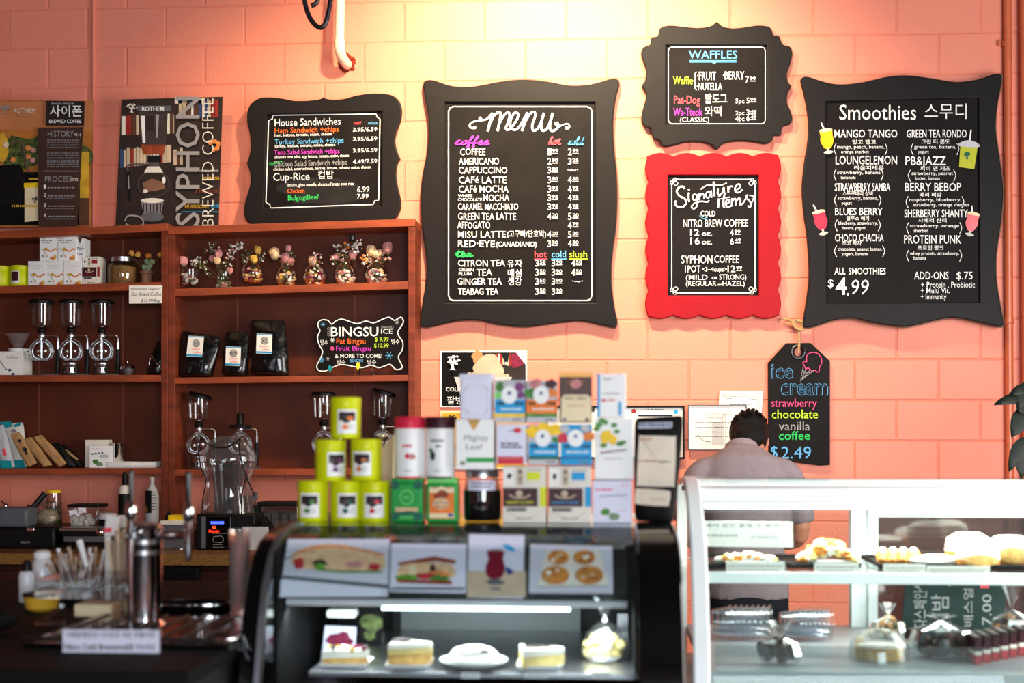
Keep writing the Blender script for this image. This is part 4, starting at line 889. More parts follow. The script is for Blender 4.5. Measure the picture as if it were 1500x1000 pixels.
# ---- syphon coffee makers
def syphon(label, cx, yb, Y, top='lid', burner=True, sc=1.0, side=1, group='glass syphon brewers on the shelves'):
    """cx = photo x of the globe; scale 1 = 100 px tall"""
    s = S(cx, Y)*sc; c = P(cx, yb, Y); t = thing('syphon_brewer', label, 'coffee maker', c, group)
    V = lambda x, z, y=0: c+Vector((x*s, y*s, z*s))
    g = G('dull_steel'); g.lathe([(15*s, 0), (15.5*s, 1.5*s), (14*s, 2.6*s), (3*s, 3*s)], V(10*side, 0), sx=1.35, seg=24); build('base', g, t)
    g = G('black'); g.tube([V(23*side, 2), V(23*side, 12), V(24*side, 22), V(24*side, 38)], [3*s, 3.6*s, 3.4*s, 2.6*s], seg=12); build('handle', g, t)
    g = G('steel'); g.tube([V(24*side, 36), V(24*side, 53), V(21*side, 57), V(12*side, 57.5), V(0, 57.5)], [2*s, 1.5*s, 1.2*s, 1.1*s, 1.1*s], seg=8, smooth=2); g.tube([V(24*side, 38), V(24*side, 47)], 2.3*s); build('arm', g, t)
    g = G('steel'); g.lathe([(5*s, 0), (5.4*s, 1*s), (5.4*s, 5*s), (4.6*s, 6*s)], V(0, 54.5), seg=16, capt=True); build('collar', g, t)
    g = G('clear_glass'); g.lathe([(6*s, 20.6*s), (12*s, 22*s), (16.5*s, 27*s), (18*s, 35*s), (16.5*s, 43*s), (11*s, 50*s), (5*s, 53*s), (4.6*s, 57*s)], c, seg=28); build('globe', g, t)
    g = G('clear_glass'); g.tube([V(0, 24), V(0, 62)], 1.6*s, seg=8); build('stem_tube', g, t)
    if burner:
        g = G('steel'); g.lathe([(9*s, 2.7*s), (10*s, 4*s), (9.5*s, 12*s), (11*s, 14*s), (11*s, 18*s), (6*s, 18.5*s)], c, seg=20, capt=True)
        for i in range(9): q = 2*PI*i/9; g.box(c.x+9.8*s*math.cos(q)-s*.8, c.x+9.8*s*math.cos(q)+s*.8, c.y+9.8*s*math.sin(q)-s, c.y+9.8*s*math.sin(q)+s, c.z+5*s, c.z+11*s, 'black')
        build('burner', g, t)
    if top in ('lid', 'tilt'):
        g = G('black'); g.lathe([(3.2*s, 58*s), (5.8*s, 62*s), (6.2*s, 66*s), (4*s, 68*s)], c, seg=16, capt=True); build('stopper', g, t)
        g = G('clear_glass'); g.lathe([(3*s, 67*s), (9*s, 69*s), (13*s, 72*s), (13.5*s, 76*s), (14.5*s, 104*s)], c, seg=28); build('upper_chamber', g, t)
        g = G('black'); M = Matrix.Rotation(.28, 3, 'Y') if top == 'tilt' else None
        g.lathe([(14*s, 0), (17*s, .5*s), (17*s, 4*s), (14*s, 5.5*s), (12*s, 5.5*s)], V(2 if top == 'tilt' else 0, 103), M=M, seg=24, capt=True); build('lid', g, t)
        g = G('steel'); g.lathe([(4.5*s, 0), (4.5*s, .6*s), (1, .7*s)] if False else [(4.5*s, 0), (4.5*s, .6*s)], V(0, 70), seg=12, capt=True); build('filter', g, t)
    else:
        g = G('black'); g.lathe([(4*s, 58*s), (16*s, 60*s), (16.5*s, 63*s), (6*s, 64.5*s), (5*s, 66*s), (5*s, 79*s), (4.2*s, 80*s)], c, seg=20, capt=True); build('stand_lid', g, t)
    return t
for cx, l, bu in ((61, 'leftmost, beside the box with the dripper', False), (104, 'middle of the three', True), (149, 'rightmost, left of the steel sugar bowl', True)):
    syphon('syphon brewer on the left shelf, '+l, cx, 550.5, -.13, 'lid', bu, group='glass syphon brewers on the left shelf')
syphon('glass syphon brewer with tilted black lid at the left of the right unit', 291, 687, -.13, 'tilt', True, 1.0)
syphon('glass syphon globe with black stand lid behind the clear blender cover', 352, 687, -.13, 'stand', True, 1.0)
syphon('glass syphon brewer half hidden by the topmost yellow tin', 474, 687, -.13, 'lid', False, 1.02)
syphon('glass syphon brewer with tilted black lid behind the red lidded tin', 560, 687, -.13, 'tilt', False, 1.04)
# box + dripper
t = carton('white brewer box with a drawing of a spoon, at the left photo edge', -20, 33.5, 516, 551, -.16, 'paper', lambda a: (a.T('Coldbeer', 10, 27, 526, 4, 'grey_ink'), a.line([(-5, 520), (0, 530), (8, 541), (14, 543)], 1.2, 'plastic_grey', 3), a.oval(14, 543, 3, 2, 'plastic_grey'), a.oval(19, 549, 2.4, 1.8, 'navy')), .12, name='brewer_box')
t = thing('coffee_dripper', 'amber glass coffee dripper standing on the white box at the left', 'coffee dripper', P(26, 516, -.11)); c = P(26, 516, -.11); s = S(26, -.11)
g = G('cup_amber'); g.lathe([(5*s, 5*s), (17*s, 26*s), (17.4*s, 27*s)], c, seg=24); build('cone', g, t)
g = G('white'); g.lathe([(10*s, 0), (12*s, 1*s), (14*s, 5*s), (6*s, 6*s)], c, seg=24); g.box(c.x+8*s, c.x+17*s, c.y-.004, c.y+.004, c.z+2*s, c.z+5*s); build('base', g, t)
t = thing('sugar_bowl', 'small domed steel pot on the left shelf beside the black bag', 'pot', P(187, 551, -.15)); c = P(187, 551, -.15)
g = G('dull_steel'); g.lathe([(6*s, 0), (9*s, 6*s), (10*s, 10*s)], c); build('body', g, t); g = G('chrome'); g.lathe([(10.8*s, 9.5*s), (10*s, 13*s), (6*s, 16*s), (2*s, 17.5*s)], c, capt=True); g.ball(c+Vector((0, 0, 18.5*s)), 1.6*s); build('lid', g, t)
# foil coffee bags
def foil_bag(label, pts, Y, depth, m_='foil_black', lab=None, group=None, name='coffee_bag', fold=True):
    """gusseted bag: front outline (photo px, from lower left, clockwise up) pinched at the top"""
    xs = [p[0] for p in pts]; ys = [p[1] for p in pts]; t = thing(name, label, 'bag', P(sum(xs)/len(xs), max(ys), Y+depth/2), group)
    bl, tl, tr, br = pts; n, k = 10, 7; g = G(m_); vs = []; fs = []
    for side in (0, 1):
        for j in range(n+1):
            v = j/n; th = depth*(1-v**3*.92)/2*(0.75+.25*math.sin(PI*min(1, v+.25)))
            for i in range(k+1):
                u = i/k
                x = (bl[0]*(1-v)+tl[0]*v)*(1-u)+(br[0]*(1-v)+tr[0]*v)*u; y = (bl[1]*(1-v)+tl[1]*v)*(1-u)+(br[1]*(1-v)+tr[1]*v)*u
                x += (u-.5)*2*math.sin(v*PI)*1.2
                q = P(x, y, Y); edge = min(1, min(u, 1-u)*5)
                wr = random.uniform(-1, 1)*.0035*(1 if 0 < i < k and j > 0 else .2)
                off = (1-(.15+.85*edge)*1)*depth/2*(1 if not side else -1)
                yy = depth/2-th*(.45+.55*edge)+wr if side == 0 else depth/2+th*(.45+.55*edge)
                if v == 1: yy = depth/2-.001 if side == 0 else depth/2+.001
                vs.append(q+Vector((0, yy, 0)))
    m = (n+1)*(k+1)
    for j in range(n):
        for i in range(k):
            a = j*(k+1)+i; fs.append((a, a+1, a+k+2, a+k+1)); fs.append((m+a+1, m+a, m+a+k+1, m+a+k+2))
    for j in range(n):
        a = j*(k+1); b = a+k; fs.append((a+k+1, m+a+k+1, m+a, a)); fs.append((b, m+b, m+b+k+1, b+k+1))
    for i in range(k): fs.append((i+1, i, m+i, m+i+1)); a = n*(k+1)+i; fs.append((a, a+1, m+a+1, m+a))
    g.add(vs, fs); build('foil' if m_ == 'foil_black' else 'bag_body', g, t, ang=50, sub=1)
    if lab:
        a = Art(Y-.002+depth*.03); lab(a); build('label', a, t, smooth=False)
    return t
def roast(x0, y0, x1, y1, sl=0):
    def f(a):
        a.poly([(x0-sl, y1), (x1-sl, y1+1), (x1, y0+1), (x0, y0)], 'paper'); a.line([(x0, y0+1.2), (x1, y0+2)], 1.4, 'sky_blue'); a.line([(x0-sl, y1-2), (x1-sl, y1-1)], 2.4, 'sky_blue')
        cx, cy = (x0+x1)/2, y0+(y1-y0)*.36; a.oval(cx, cy, 5.4, 5.6, 'ink'); a.oval(cx, cy, 4.2, 4.4, 'paper'); a.oval(cx, cy, 3.4, 3.6, 'ink'); a.T('S', cx-2, cx+2, cy+2.4, 5, 'paper')
        a.T('Sweet', cx-7, cx+6, y0+(y1-y0)*.68, 3, 'chalk_red'); a.T('coffee', cx-5, cx+7, y0+(y1-y0)*.85, 3, 'chalk_red')
    return f
foil_bag('glossy black coffee bag with white label, leftmost of three on the right unit', [(259, 549), (262, 480), (320, 490), (308, 550)], -.2, .08, lab=roast(276, 489, 299, 519, 3), group='black coffee bags on the right unit')
foil_bag('glossy black coffee bag with low white label, middle of three on the right unit', [(322, 549), (328, 484), (362, 484), (360, 551)], -.215, .08, lab=roast(331, 506, 353, 534, 1), group='black coffee bags on the right unit')
foil_bag('glossy black coffee bag, tallest and rightmost of three on the right unit', [(364, 549), (364, 467), (414, 466), (422, 551)], -.22, .09, lab=roast(376, 488, 399, 517, 1), group='black coffee bags on the right unit')
t = foil_bag('black foil bag in shadow at the right end of the left unit', [(212, 551), (228, 500), (240, 502), (238, 551)], -.17, .06)
t = thing('scoop', 'thin steel scoop leaning on the black bag at the end of the left shelf', 'spoon', P(229, 534, -.19)); g = G('chrome'); g.tube([P(221, 519, -.185), P(231, 533, -.19)], .0022); g.ball(P(231, 533, -.19), (.009, .006, .007)); g.tube([P(218, 534, -.19), P(220, 524, -.19)], .002); build('body', g, t)
# ---- bingsu board on its easel
outer = spline([(464,470),(470,467),(478,468),(484,474),(490,469),(500,466),(512,470),(524,473),(536,469),(548,472),(560,467),(572,463),(580,468),(590,463),(594,470),(590,478),(585,486),(588,494),(593,502),(592,514),(586,524),(590,534),(592,541),(583,544),(574,536),(566,538),(556,541),(544,537),(530,541),(512,538),(498,536),(484,541),(474,546),(464,545),(461,538),(466,528),(470,516),(465,506),(462,494),(466,484),(463,477)], 3, True)
t = thing('bingsu_board', 'small wavy edged bingsu chalkboard on a wire easel on the right unit', 'chalkboard', P(528, 550, -.2))
cutout('board', outer, [], -.2, .008, MATS['chalkboard'], t, .002)
a = Art(-.2); a.d = .001
a.line([(528+(x-528)*.955, 505+(y-505)*.95) for x, y in outer], 1.5, Wm, closed=True)
def row(s_, x0, y0, x1, h, m_=Wm, **k): p = zp([(x0, y0), (x1, y0)], 3.947, 240, 320); a.T(s_, p[0][0], p[1][0], p[0][1], h/3.947, m_, **k)
row('BINGSU', 966, 683, 1240, 52, bold=.035); row('ICE', 1256, 668, 1322, 28, bold=.02); row('SHAVED', 1256, 637, 1328, 13, 'chalk_grey', bold=.02); a.R('COLD', 483, 493, 480, 3.6, 'chalk_grey')
row('Pat Bingsu', 998, 726, 1166, 30, 'chalk_orange', bold=.0); row('Fruit Bingsu', 996, 768, 1196, 30, 'chalk_magenta', bold=.0); row('$ 9.99', 1220, 712, 1300, 22, 'chalk_lime'); row('$10.99', 1216, 748, 1300, 24, 'chalk_lime')
row('& MORE TO COME!', 990, 808, 1262, 22, bold=.015); row('빙수', 1000, 845, 1050, 26, fit=True); row('빙수', 1176, 845, 1228, 26, fit=True); row('BINGSU', 1078, 833, 1152, 18, 'chalk_blue', bold=.02); row('빙수', 906, 735, 948, 32, fit=True); row('빙수', 1316, 730, 1362, 30, fit=True)
for cx, cy, r, m_ in ((920, 615, 15, 'chalk_blue'), (912, 820, 16, 'chalk_blue'), (948, 812, 12, 'chalk_grey'), (1302, 795, 22, 'chalk_blue'), (1348, 604, 13, 'chalk_grey'), (975, 706, 14, Wm)):
    for i in range(3): q = PI*i/3; p = zp([(cx-r*math.cos(q), cy-r*math.sin(q)), (cx+r*math.cos(q), cy+r*math.sin(q))], 3.947, 240, 320); a.line(p, .8, m_, keep=True)
a.blob(*zp([(973, 755)], 3.947, 240, 320)[0], 2.4, 3.4, 'chalk_pink'); a.blob(483.5, 540, 3.2, 4.8, 'teal'); a.blob(524.5, 536, 3.5, 5, 'chalk_yellow')
build('chalk_lettering', a, t, smooth=False)
g = G('iron'); g.tube([P(505, 550.5, -.205), P(510, 536, -.19), P(516, 500, -.16)], .0025); g.tube([P(548, 550.5, -.205), P(543, 536, -.19), P(537, 500, -.16)], .0025); g.tube([P(527, 550, -.07), P(527, 500, -.16)], .0025); g.tube([P(505, 546, -.205), P(548, 546, -.205)], .0025); build('easel', g, t)

# ---- dried flower vases
def vase(label, cx, yb, kind, petals, stems, r=15):
    Y = -.13; s = S(cx, Y); c = P(cx, yb, Y); t = thing('flower_vase', label, 'vase', c, 'dried flower vases on the right unit')
    g = G('clear_glass')
    if kind == 'cyl': pr = [(r*.95, 0), (r, 1), (r*.98, 24)]; fill = (r*.88, 13)
    elif kind == 'neck': pr = [(r, 0), (r, 5), (r*.72, 10), (r*.7, 22), (r*.95, 32), (r*1.0, 34)]; fill = (r*.8, 9)
    else: pr = [(r*.55, 0), (r*.8, 3), (r*1.02, 10), (r*1.05, 17), (r*.9, 25), (r*.6, 30), (r*.55, 34), (r*.75, 38)]; fill = (r*.95, 20)
    g.lathe([(a*s, b*s) for a, b in pr], c, seg=24); build('glass', g, t)
    g = G(petals[0])
    for i in range(38):
        z = random.uniform(.06, 1)*fill[1]; q = random.uniform(0, 2*PI)
        mr = fill[0]*(1 if kind != 'round' else math.sin(PI*min(.82, .22+z/34)))
        rr = mr*random.uniform(.55, .84); g.ball(c+Vector((rr*math.cos(q), rr*math.sin(q), z+2))*1 if False else c+Vector((rr*s*math.cos(q), rr*s*math.sin(q), (z+1.5)*s)), (random.uniform(2.2, 3.8)*s, random.uniform(2.2, 3.4)*s, random.uniform(1.6, 3)*s), random.choice(petals), jit=.3, seg=6, rings=4)
    build('dried_petals', g, t, kind='stuff')
    g = G('stem')
    for dx, dy, rr, m_, kk in stems:
        g.tube([c+Vector((0, 0, 8*s)), c+Vector((dx*.35*s, 0, dy*.6*s)), c+Vector((dx*s, -.004, dy*s))], .0012, smooth=3, seg=5)
    build('stems', g, t)
    for dx, dy, rr, m_, kk in stems:
        rr *= 1.1 if kk == 'rose' else 1.35; g = G(m_); cc = c+Vector((dx*s, random.uniform(-.02, .01), dy*s))
        if kk == 'rose':
            g.ball(cc, (rr*s, rr*s, rr*1.15*s), jit=.1, seg=9, rings=6)
            for i in range(5): q = 2*PI*i/5; g.ball(cc+Vector((rr*.45*s*math.cos(q), rr*.45*s*math.sin(q), rr*.25*s)), (rr*.6*s, rr*.6*s, rr*.9*s), jit=.15, seg=6, rings=4)
            g.ball(cc-Vector((0, 0, rr*s)), (rr*.5*s, rr*.5*s, rr*.4*s), 'stem', seg=6, rings=4)
            build('blossom', g, t)
        else:
            for i in range(15): g.ball(cc+Vector((random.uniform(-rr, rr)*s, random.uniform(-rr, rr)*s, random.uniform(-rr, rr)*1.2*s)), random.uniform(1.0, 2.2)*s, random.choice([m_, m_, 'petal_white', 'stem']), jit=.3, seg=5, rings=3)
            build('flower_spray', g, t, smooth=False)
pk, cr, wh, ye, pu = 'petal_pink', 'petal_cream', 'petal_white', 'petal_yellow', 'petal_purple'
vase('short glass vase with one pink rosebud, leftmost dried flower vase', 278, 417.5, 'cyl', [pk, wh, pu, 'stem'], [(-8, 34, 6, pk, 'rose'), (8, 31, 3, wh, 's'), (12, 37, 2.5, wh, 's'), (19, 29, 4, 'stem', 's')], 13)
vase('waisted glass vase with tall pink sprays, second from the left', 327.5, 417, 'neck', [pk, wh, cr, 'stem'], [(-21, 55, 5, pk, 's'), (-14, 60, 5, wh, 's'), (-6, 50, 5, pk, 'rose'), (-17, 44, 4.5, pk, 'rose'), (-8, 40, 4.5, cr, 'rose'), (14, 58, 4, wh, 's'), (11, 50, 5, pk, 's'), (5, 38, 5, wh, 's'), (24, 62, 3, wh, 's'), (9, 26, 4, pk, 'rose'), (-28, 34, 4, 'stem', 's'), (-25, 24, 4, 'stem', 's')], 12.5)
vase('round glass vase of yellow dried roses, third from the left', 370.5, 415, 'round', [ye, cr, ye, pk, pu], [(7, 48, 5, ye, 'rose'), (-6, 40, 5, 'stem', 's'), (12, 39, 4, 'stem', 's'), (3, 34, 5, ye, 'rose'), (-12, 36, 4, 'stem', 's')], 16.5)
vase('round glass vase with a big cream rosebud leaning out, fourth from the left', 420, 415, 'round', [cr, ye, cr, wh, 'stem'], [(-17, 49, 7, cr, 'rose'), (3, 56, 4, pk, 'rose'), (-2, 43, 6, pk, 'rose'), (5, 38, 5, pk, 'rose'), (-6, 40, 4, pu, 's'), (8, 48, 3.5, 'stem', 's')], 16)
vase('round glass vase full of purple petals, fifth from the left', 461.5, 415, 'round', [pu, pu, pk, ye, wh], [(-4, 37, 6, cr, 'rose'), (4, 42, 4, pk, 's'), (0, 33, 6, wh, 's')], 17)
vase('round glass vase with tall white and pink sprays, second from the right', 506, 414, 'round', [wh, pk, cr, wh], [(-13, 56, 4, wh, 's'), (18, 60, 4.5, wh, 's'), (14, 54, 4, wh, 's'), (-4, 50, 5, pk, 's'), (10, 45, 6, pk, 'rose'), (-14, 42, 4, pk, 'rose'), (-3, 42, 5, pk, 's'), (-18, 38, 4, pk, 's'), (2, 58, 3, 'petal_orange', 's')], 16)
vase('round glass vase with a pink rosebud at the right, rightmost vase', 551.5, 413, 'round', [wh, cr, pk, wh, 'grey_ink'], [(16, 53, 7, pk, 'rose'), (-8, 49, 7, cr, 'rose'), (-1, 44, 5, cr, 'rose'), (5, 46, 4, cr, 'rose'), (16, 40, 4, pk, 's'), (-18, 36, 4, 'petal_orange', 's'), (-12, 38, 3, cr, 's'), (5, 40, 4, pk, 's')], 17)

# ---- left unit, third shelf
def leaning(label, pts, Y, depth, m_, lab=None, group=None):
    return foil_bag(label, pts, Y, depth, m_, lab, group, name='coffee_bag')
leaning('grey and teal foil coffee bag at the left photo edge', [(0, 683), (-12, 622), (2, 618), (19, 683)], -.2, .05, 'pale_grey', lambda a: (a.poly([(1, 683), (18, 683), (16, 672), (0, 672)], 'teal'), a.poly([(3, 655), (8, 654), (10, 664), (5, 665)], 'chalk_red')))
leaning('white and teal foil coffee bag leaning behind the first kraft bag', [(20, 681), (2, 616), (31, 614), (37, 681)], -.15, .05, 'offwhite', lambda a: (a.poly([(0, 614), (16, 613), (18, 620), (3, 624)], 'teal'), a.poly([(20, 681), (37, 681), (34, 669), (18, 670)], 'teal'), a.blob(20, 627, 4, 3, 'grey_ink'), a.poly([(20, 618), (31, 614), (31, 618), (22, 622)], 'teal')))
for (pts, l) in (([(40, 682), (12, 632), (26, 629), (53, 675)], 'leftmost, with black print'), ([(62, 682), (32, 640), (43, 636), (75, 678)], 'middle of three'), ([(85, 683), (46, 638), (58, 634), (98, 677)], 'rightmost, beside the black bag')):
    dk = l.startswith('left')
    leaning('leaning kraft paper coffee bag, '+l, pts, -.2, .04, 'kraft', (lambda a: (a.oval(29, 642, 2.5, 2.5, 'ink'), a.line([(34, 652), (40, 662)], 3, 'ink', 2), a.blob(37, 655, 3, 3, 'ink'))) if dk else None, 'kraft coffee bags on the lower left shelf')
leaning('black coffee bag with a green edge leaning on the kraft bags', [(98, 683), (68, 648), (84, 646), (112, 682)], -.19, .045, 'black', lambda a: a.line([(76, 655), (94, 676)], 1.2, 'green_tin'))
leaning('black coffee bag with a tan label leaning low beside the kraft bags', [(108, 684), (84, 650), (96, 652), (122, 683)], -.16, .045, 'black', lambda a: a.line([(95, 658), (114, 672)], 3.4, 'kraft'))
t = carton('white carton with green macarons print in front of a tub on the lower left shelf', 131, 161.5, 653, 685, -.2, 'white', lambda a: (a.scrib(134, 148, 658, 1.2, 'chalk_pink'), a.scrib(133, 152, 666, 2.2, 'grey_ink', -.12), a.oval(152, 668, 7, 2.6, 'pale_grey'), a.blob(140, 676, 4.5, 3.4, 'leaf_green', j=.1), a.blob(146, 680, 5, 3.4, 'sage', j=.1)), .04)
t = carton('white waxed tub behind the green macarons carton', 124.5, 158.5, 643.5, 684, -.14, 'offwhite', None, .06, cat='tub', name='paper_tub')
t = thing('steel_tin', 'open polished steel tin behind the foam plates', 'tin', P(170.5, 676, -.12)); c = P(170.5, 685, -.12); s = S(170, -.12)
g = G('chrome'); g.lathe([(10*s, 0), (10.3*s, 1*s), (10.3*s, 34*s), (10.8*s, 35*s)], c, seg=24); build('body', g, t); g = G('ink'); g.lathe([(9.9*s, 30*s), (.001, 30*s)], c, seg=24, capb=False); build('inside', g, t)
for i in range(4):
    g = G('white'); z = P(200, 686, -.15).z+.002+i*.006; c = P(200, 686, -.13); g.add(*(lambda a, b: ([Vector((c.x+a*u, c.y+b*v, z+w_)) for u, v, w_ in ((-1, -1, 0), (1, -1, 0), (1, 1, 0), (-1, 1, 0), (-1.1, -1.1, .014), (1.1, -1.1, .014), (1.1, 1.1, .014), (-1.1, 1.1, .014))], [(0, 3, 2, 1), (0, 1, 5, 4), (1, 2, 6, 5), (2, 3, 7, 6), (3, 0, 4, 7), (4, 5, 6, 7)]))(.118, .07))
    tag(build('foam_plate', g, bev=.004), ['bottom white foam plate of the stack on the lower left shelf', 'second foam plate from the bottom of the stack on the lower left shelf', 'third foam plate from the bottom of the stack on the lower left shelf', 'top white foam plate of the stack on the lower left shelf'][i], 'plate', 'foam plates stacked on the lower left shelf')

# ================================================================ BACK COUNTER
g = G('granite'); xr = P(420, 840, -.65).x; g.box(-4.6, xr, -.84, -.008, CT-.05, CT); top = build('stone_worktop', g, bev=.004); tag(top, 'speckled golden brown counter top running under the shelves', 'counter')
g = G('cabinet_brown'); g.box(-4.6, xr, -.77, -.01, .08, CT-.05)
cb = tag(build('base_cabinet', g, smooth=False), 'dark brown base cabinets under the back counter', 'cabinet')
for x0, x1 in ((290, 338), (340, 412), (0, 120), (122, 178)):
    g = G('cabinet_brown'); g.pbox(x0, x1, 836, 1020, -.79, .02); d = build('door', g, cb, bev=.003); g = G('steel'); g.tube([P(x1-7, 850, -.805), P(x1-7, 880, -.805)], .005); build('handle', g, d)
g = G('black_soft'); g.pbox(182, 289, 831, 1010, -.86, .066); o = tag(build('fridge', g, bev=.006), 'black under counter fridge door left of the brown cabinets', 'fridge')
g = G('cabinet_brown'); g.box(-4.6, xr-.1, -.44, -.01, CT, RZ); tag(build('riser_board', g, bev=.003), 'low dark wooden riser along the back of the counter under the shelves', 'riser')
# --- things on the back counter, left part
def squeeze(label, cx, w_, y0, y1, Y, m_, capm='white', neck=.3, name='bottle', lab=None, caph=.12):
    s = S(cx, Y); R_ = w_/2*s; H = (y1-y0)*s; c = P(cx, y1, Y); t = thing(name, label, 'bottle', c)
    g = G(m_); g.lathe([(R_*.92, 0), (R_, H*.03), (R_, H*.62), (R_*.85, H*.72), (R_*neck*1.15, H*(.9-caph/2)), (R_*neck, H*(1-caph))], c, seg=22, capt=True); build('body', g, t)
    g = G(capm); g.lathe([(R_*neck*1.3, H*(1-caph)), (R_*neck*1.3, H*(1-caph*.3)), (R_*neck*.7, H)], c, seg=14, capt=True); build('cap', g, t)
    if lab: a = WrapArt(c, R_, cx, s, y1); lab(a); build('label', a, t)
    return t
squeeze('white bottle with dark label and tall black spout behind the beer tap', 183, 18, 703, 783, -.3, 'offwhite', 'black', .35, lab=lambda a: a.rect(a.cx-11, 735, a.cx+11, 765, 'black'), caph=.28)
squeeze('grey spray bottle with black label near the shelf post', 223, 19, 706, 778, -.3, 'pale_grey', 'pale_grey', .28, lab=lambda a: (a.rect(a.cx-12, 725, a.cx+2, 757, 'black'), a.blob(a.cx-6, 752, 3, 4, 'yellow_print'), [a.scrib(a.cx+3, a.cx+9, 728+4*i, 1, 'ink') for i in range(7)]), caph=.08)
t = thing('food_tub', 'clear tub with dark lid holding white paper filters on the back counter', 'container', P(122, 775, -.35)); Y = -.42
g = G('plastic_film'); f = [P(104, 776, Y), P(140, 776, Y), P(144, 746, Y), P(99, 746, Y)]; g.hexa(f, [v+Vector((0, .12, 0)) for v in f]); build('tub', g, t, bev=.004)
g = G('black'); g.pbox(98, 145, 742.5, 747, Y-.004, .13); build('lid', g, t, bev=.003)
g = G('offwhite'); [g.ball(P(x, y, Y+.06), (.02, .02, .018), jit=.25, seg=7, rings=5) for x, y in ((112, 768), (120, 764), (127, 769), (134, 767), (117, 770), (130, 762), (110, 762))]; build('filters', g, t, smooth=False)
t = thing('takeout_tub', 'low round tub with a white lid beside the filter tub', 'container', P(158, 775, -.38)); c = P(158, 778, -.36); s = S(158, -.36)
g = G('black'); g.lathe([(12*s, 0), (14*s, 14*s)], c); build('tub', g, t); g = G('pale_grey'); g.lathe([(15*s, 13*s), (15*s, 16*s), (13*s, 18*s), (12*s, 21*s), (3*s, 22*s)], c, seg=24, capt=True); build('lid', g, t)
t = thing('plastic_bag', 'crumpled clear bag of powder with yellow jar lid on the back counter', 'bag', P(70, 775, -.35)); g = G('plastic_film'); g.ball(P(68, 756, -.34), (.07, .05, .06), jit=.22, seg=16, rings=10); build('film', g, t, smooth=False)
g = G('tan'); g.ball(P(70, 762, -.34), (.055, .04, .038), jit=.1, seg=12, rings=8); build('powder', g, t)
jar('glass jar with a bright yellow lid behind the crumpled bag', 74, 12, 724, 776, -.3, 'stem', 'lemon', 4, .85, .5)
t = thing('steel_pan', 'grey steel pot with black handle parts at the far left of the counter', 'pot', P(38, 775, -.4)); c = P(40, 778, -.36); s = S(40, -.42)
g = G('dull_steel'); g.lathe([(12*s, 0), (14*s, 20*s), (14.6*s, 20.5*s)], c, seg=22); build('pot_body', g, t); g = G('black'); g.tube([P(42, 756, -.4), P(66, 728, -.36)], [.012, .016]); build('handle', g, t)
t = thing('tongs', 'bundle of black and steel utensils leaning behind the steel pot', 'utensil', P(35, 760, -.3)); g = G('black')
for p, q in (((22, 768), (44, 740)), ((28, 770), (56, 735)), ((33, 764), (60, 728))): g.tube([P(*p, -.32), P(*q, -.28)], [.005, .011])
build('handles', g, t); g = G('chrome'); g.tube([P(10, 742, -.33), P(22, 760, -.35)], .006); g.ball(P(8, 741, -.33), .014); g.tube([P(2, 733, -.33), P(12, 745, -.33)], .004); build('steel_ends', g, t)
g = G('smoke_plastic'); c = P(25, 778, -.45); g.lathe([(.022, 0), (.026, .08)], c, seg=18); tag(build('glass_tumbler', g), 'small clear tumbler beside the grey machine at the far left', 'glass')
t = thing('waffle_maker', 'black waffle maker with a printed name at the far left of the counter', 'appliance', P(40, 812, -.5)); g = G('black'); g.pbox(-30, 80, 780, 812, -.6, .14); build('body', g, t, bev=.012)
g = G('plastic_grey'); g.pbox(-30, 40, 752, 781, -.58, .13); build('top_lid', g, t, bev=.015); front(t, -.6, lambda a: a.T('KRUPS', 31, 44, 804, 3, 'print_grey', bold=.03), 'name_print'); g = G('chrome'); g.pbox(38, 50, 781, 787, -.612, .012); build('latch', g, t, bev=.003)
t = thing('panini_grill', 'steel and black contact grill beside the waffle maker', 'appliance', P(120, 815, -.5)); g = G('dull_steel'); g.pbox(92, 160, 796, 806, -.6, .15); build('body', g, t, bev=.006)
g = G('steel'); g.pbox(86, 148, 785, 790, -.62, .17); build('lid', g, t, bev=.004); g = G('black'); g.pbox(90, 158, 789, 797, -.6, .14); build('plate', g, t, bev=.003); g = G('chrome'); g.ball(P(146, 791, -.63), (.02, .012, .017)); build('knob', g, t)
for x in (98, 150): g = G('black'); g.pbox(x, x+7, 805, 815, -.58, .02); build('foot', g, t)
# right part of the back counter
t = thing('ice_bag', 'small crumpled clear bag on the counter beside the beer tap', 'bag', P(263, 822, -.6)); g = G('plastic_film'); g.ball(P(263, 810, -.58), (.05, .035, .038), jit=.2, seg=14, rings=9); g.ball(P(256, 818, -.6), (.035, .03, .02), jit=.2, seg=12, rings=7); build('film', g, t, smooth=False); g = G('white'); g.ball(P(264, 812, -.575), (.03, .02, .022), jit=.25, seg=10, rings=7); build('contents', g, t, smooth=False)
t = thing('note_tray', 'low tray with yellow notes on the counter behind the tap', 'tray', P(255, 775, -.4)); g = G('lemon'); g.pbox(246, 270, 762, 771, -.58, .08); build('notes', g, t, bev=.002); g = G('offwhite'); g.pbox(234, 272, 770, 776, -.6, .14); build('tray', g, t, bev=.003); g = G('dull_steel'); g.pbox(236, 272, 776, 812, -.59, .12); build('stand', g, t, bev=.003)
g = G('black'); g.ball(P(246, 757, -.55), (.012, .01, .022), jit=.3); g.ball(P(241, 765, -.55), (.016, .01, .014), jit=.3); g.tube([P(240, 769, -.55), P(250, 748, -.55)], .004); tag(build('clip', g, smooth=False), 'small black clip standing by the yellow notes', 'clip')
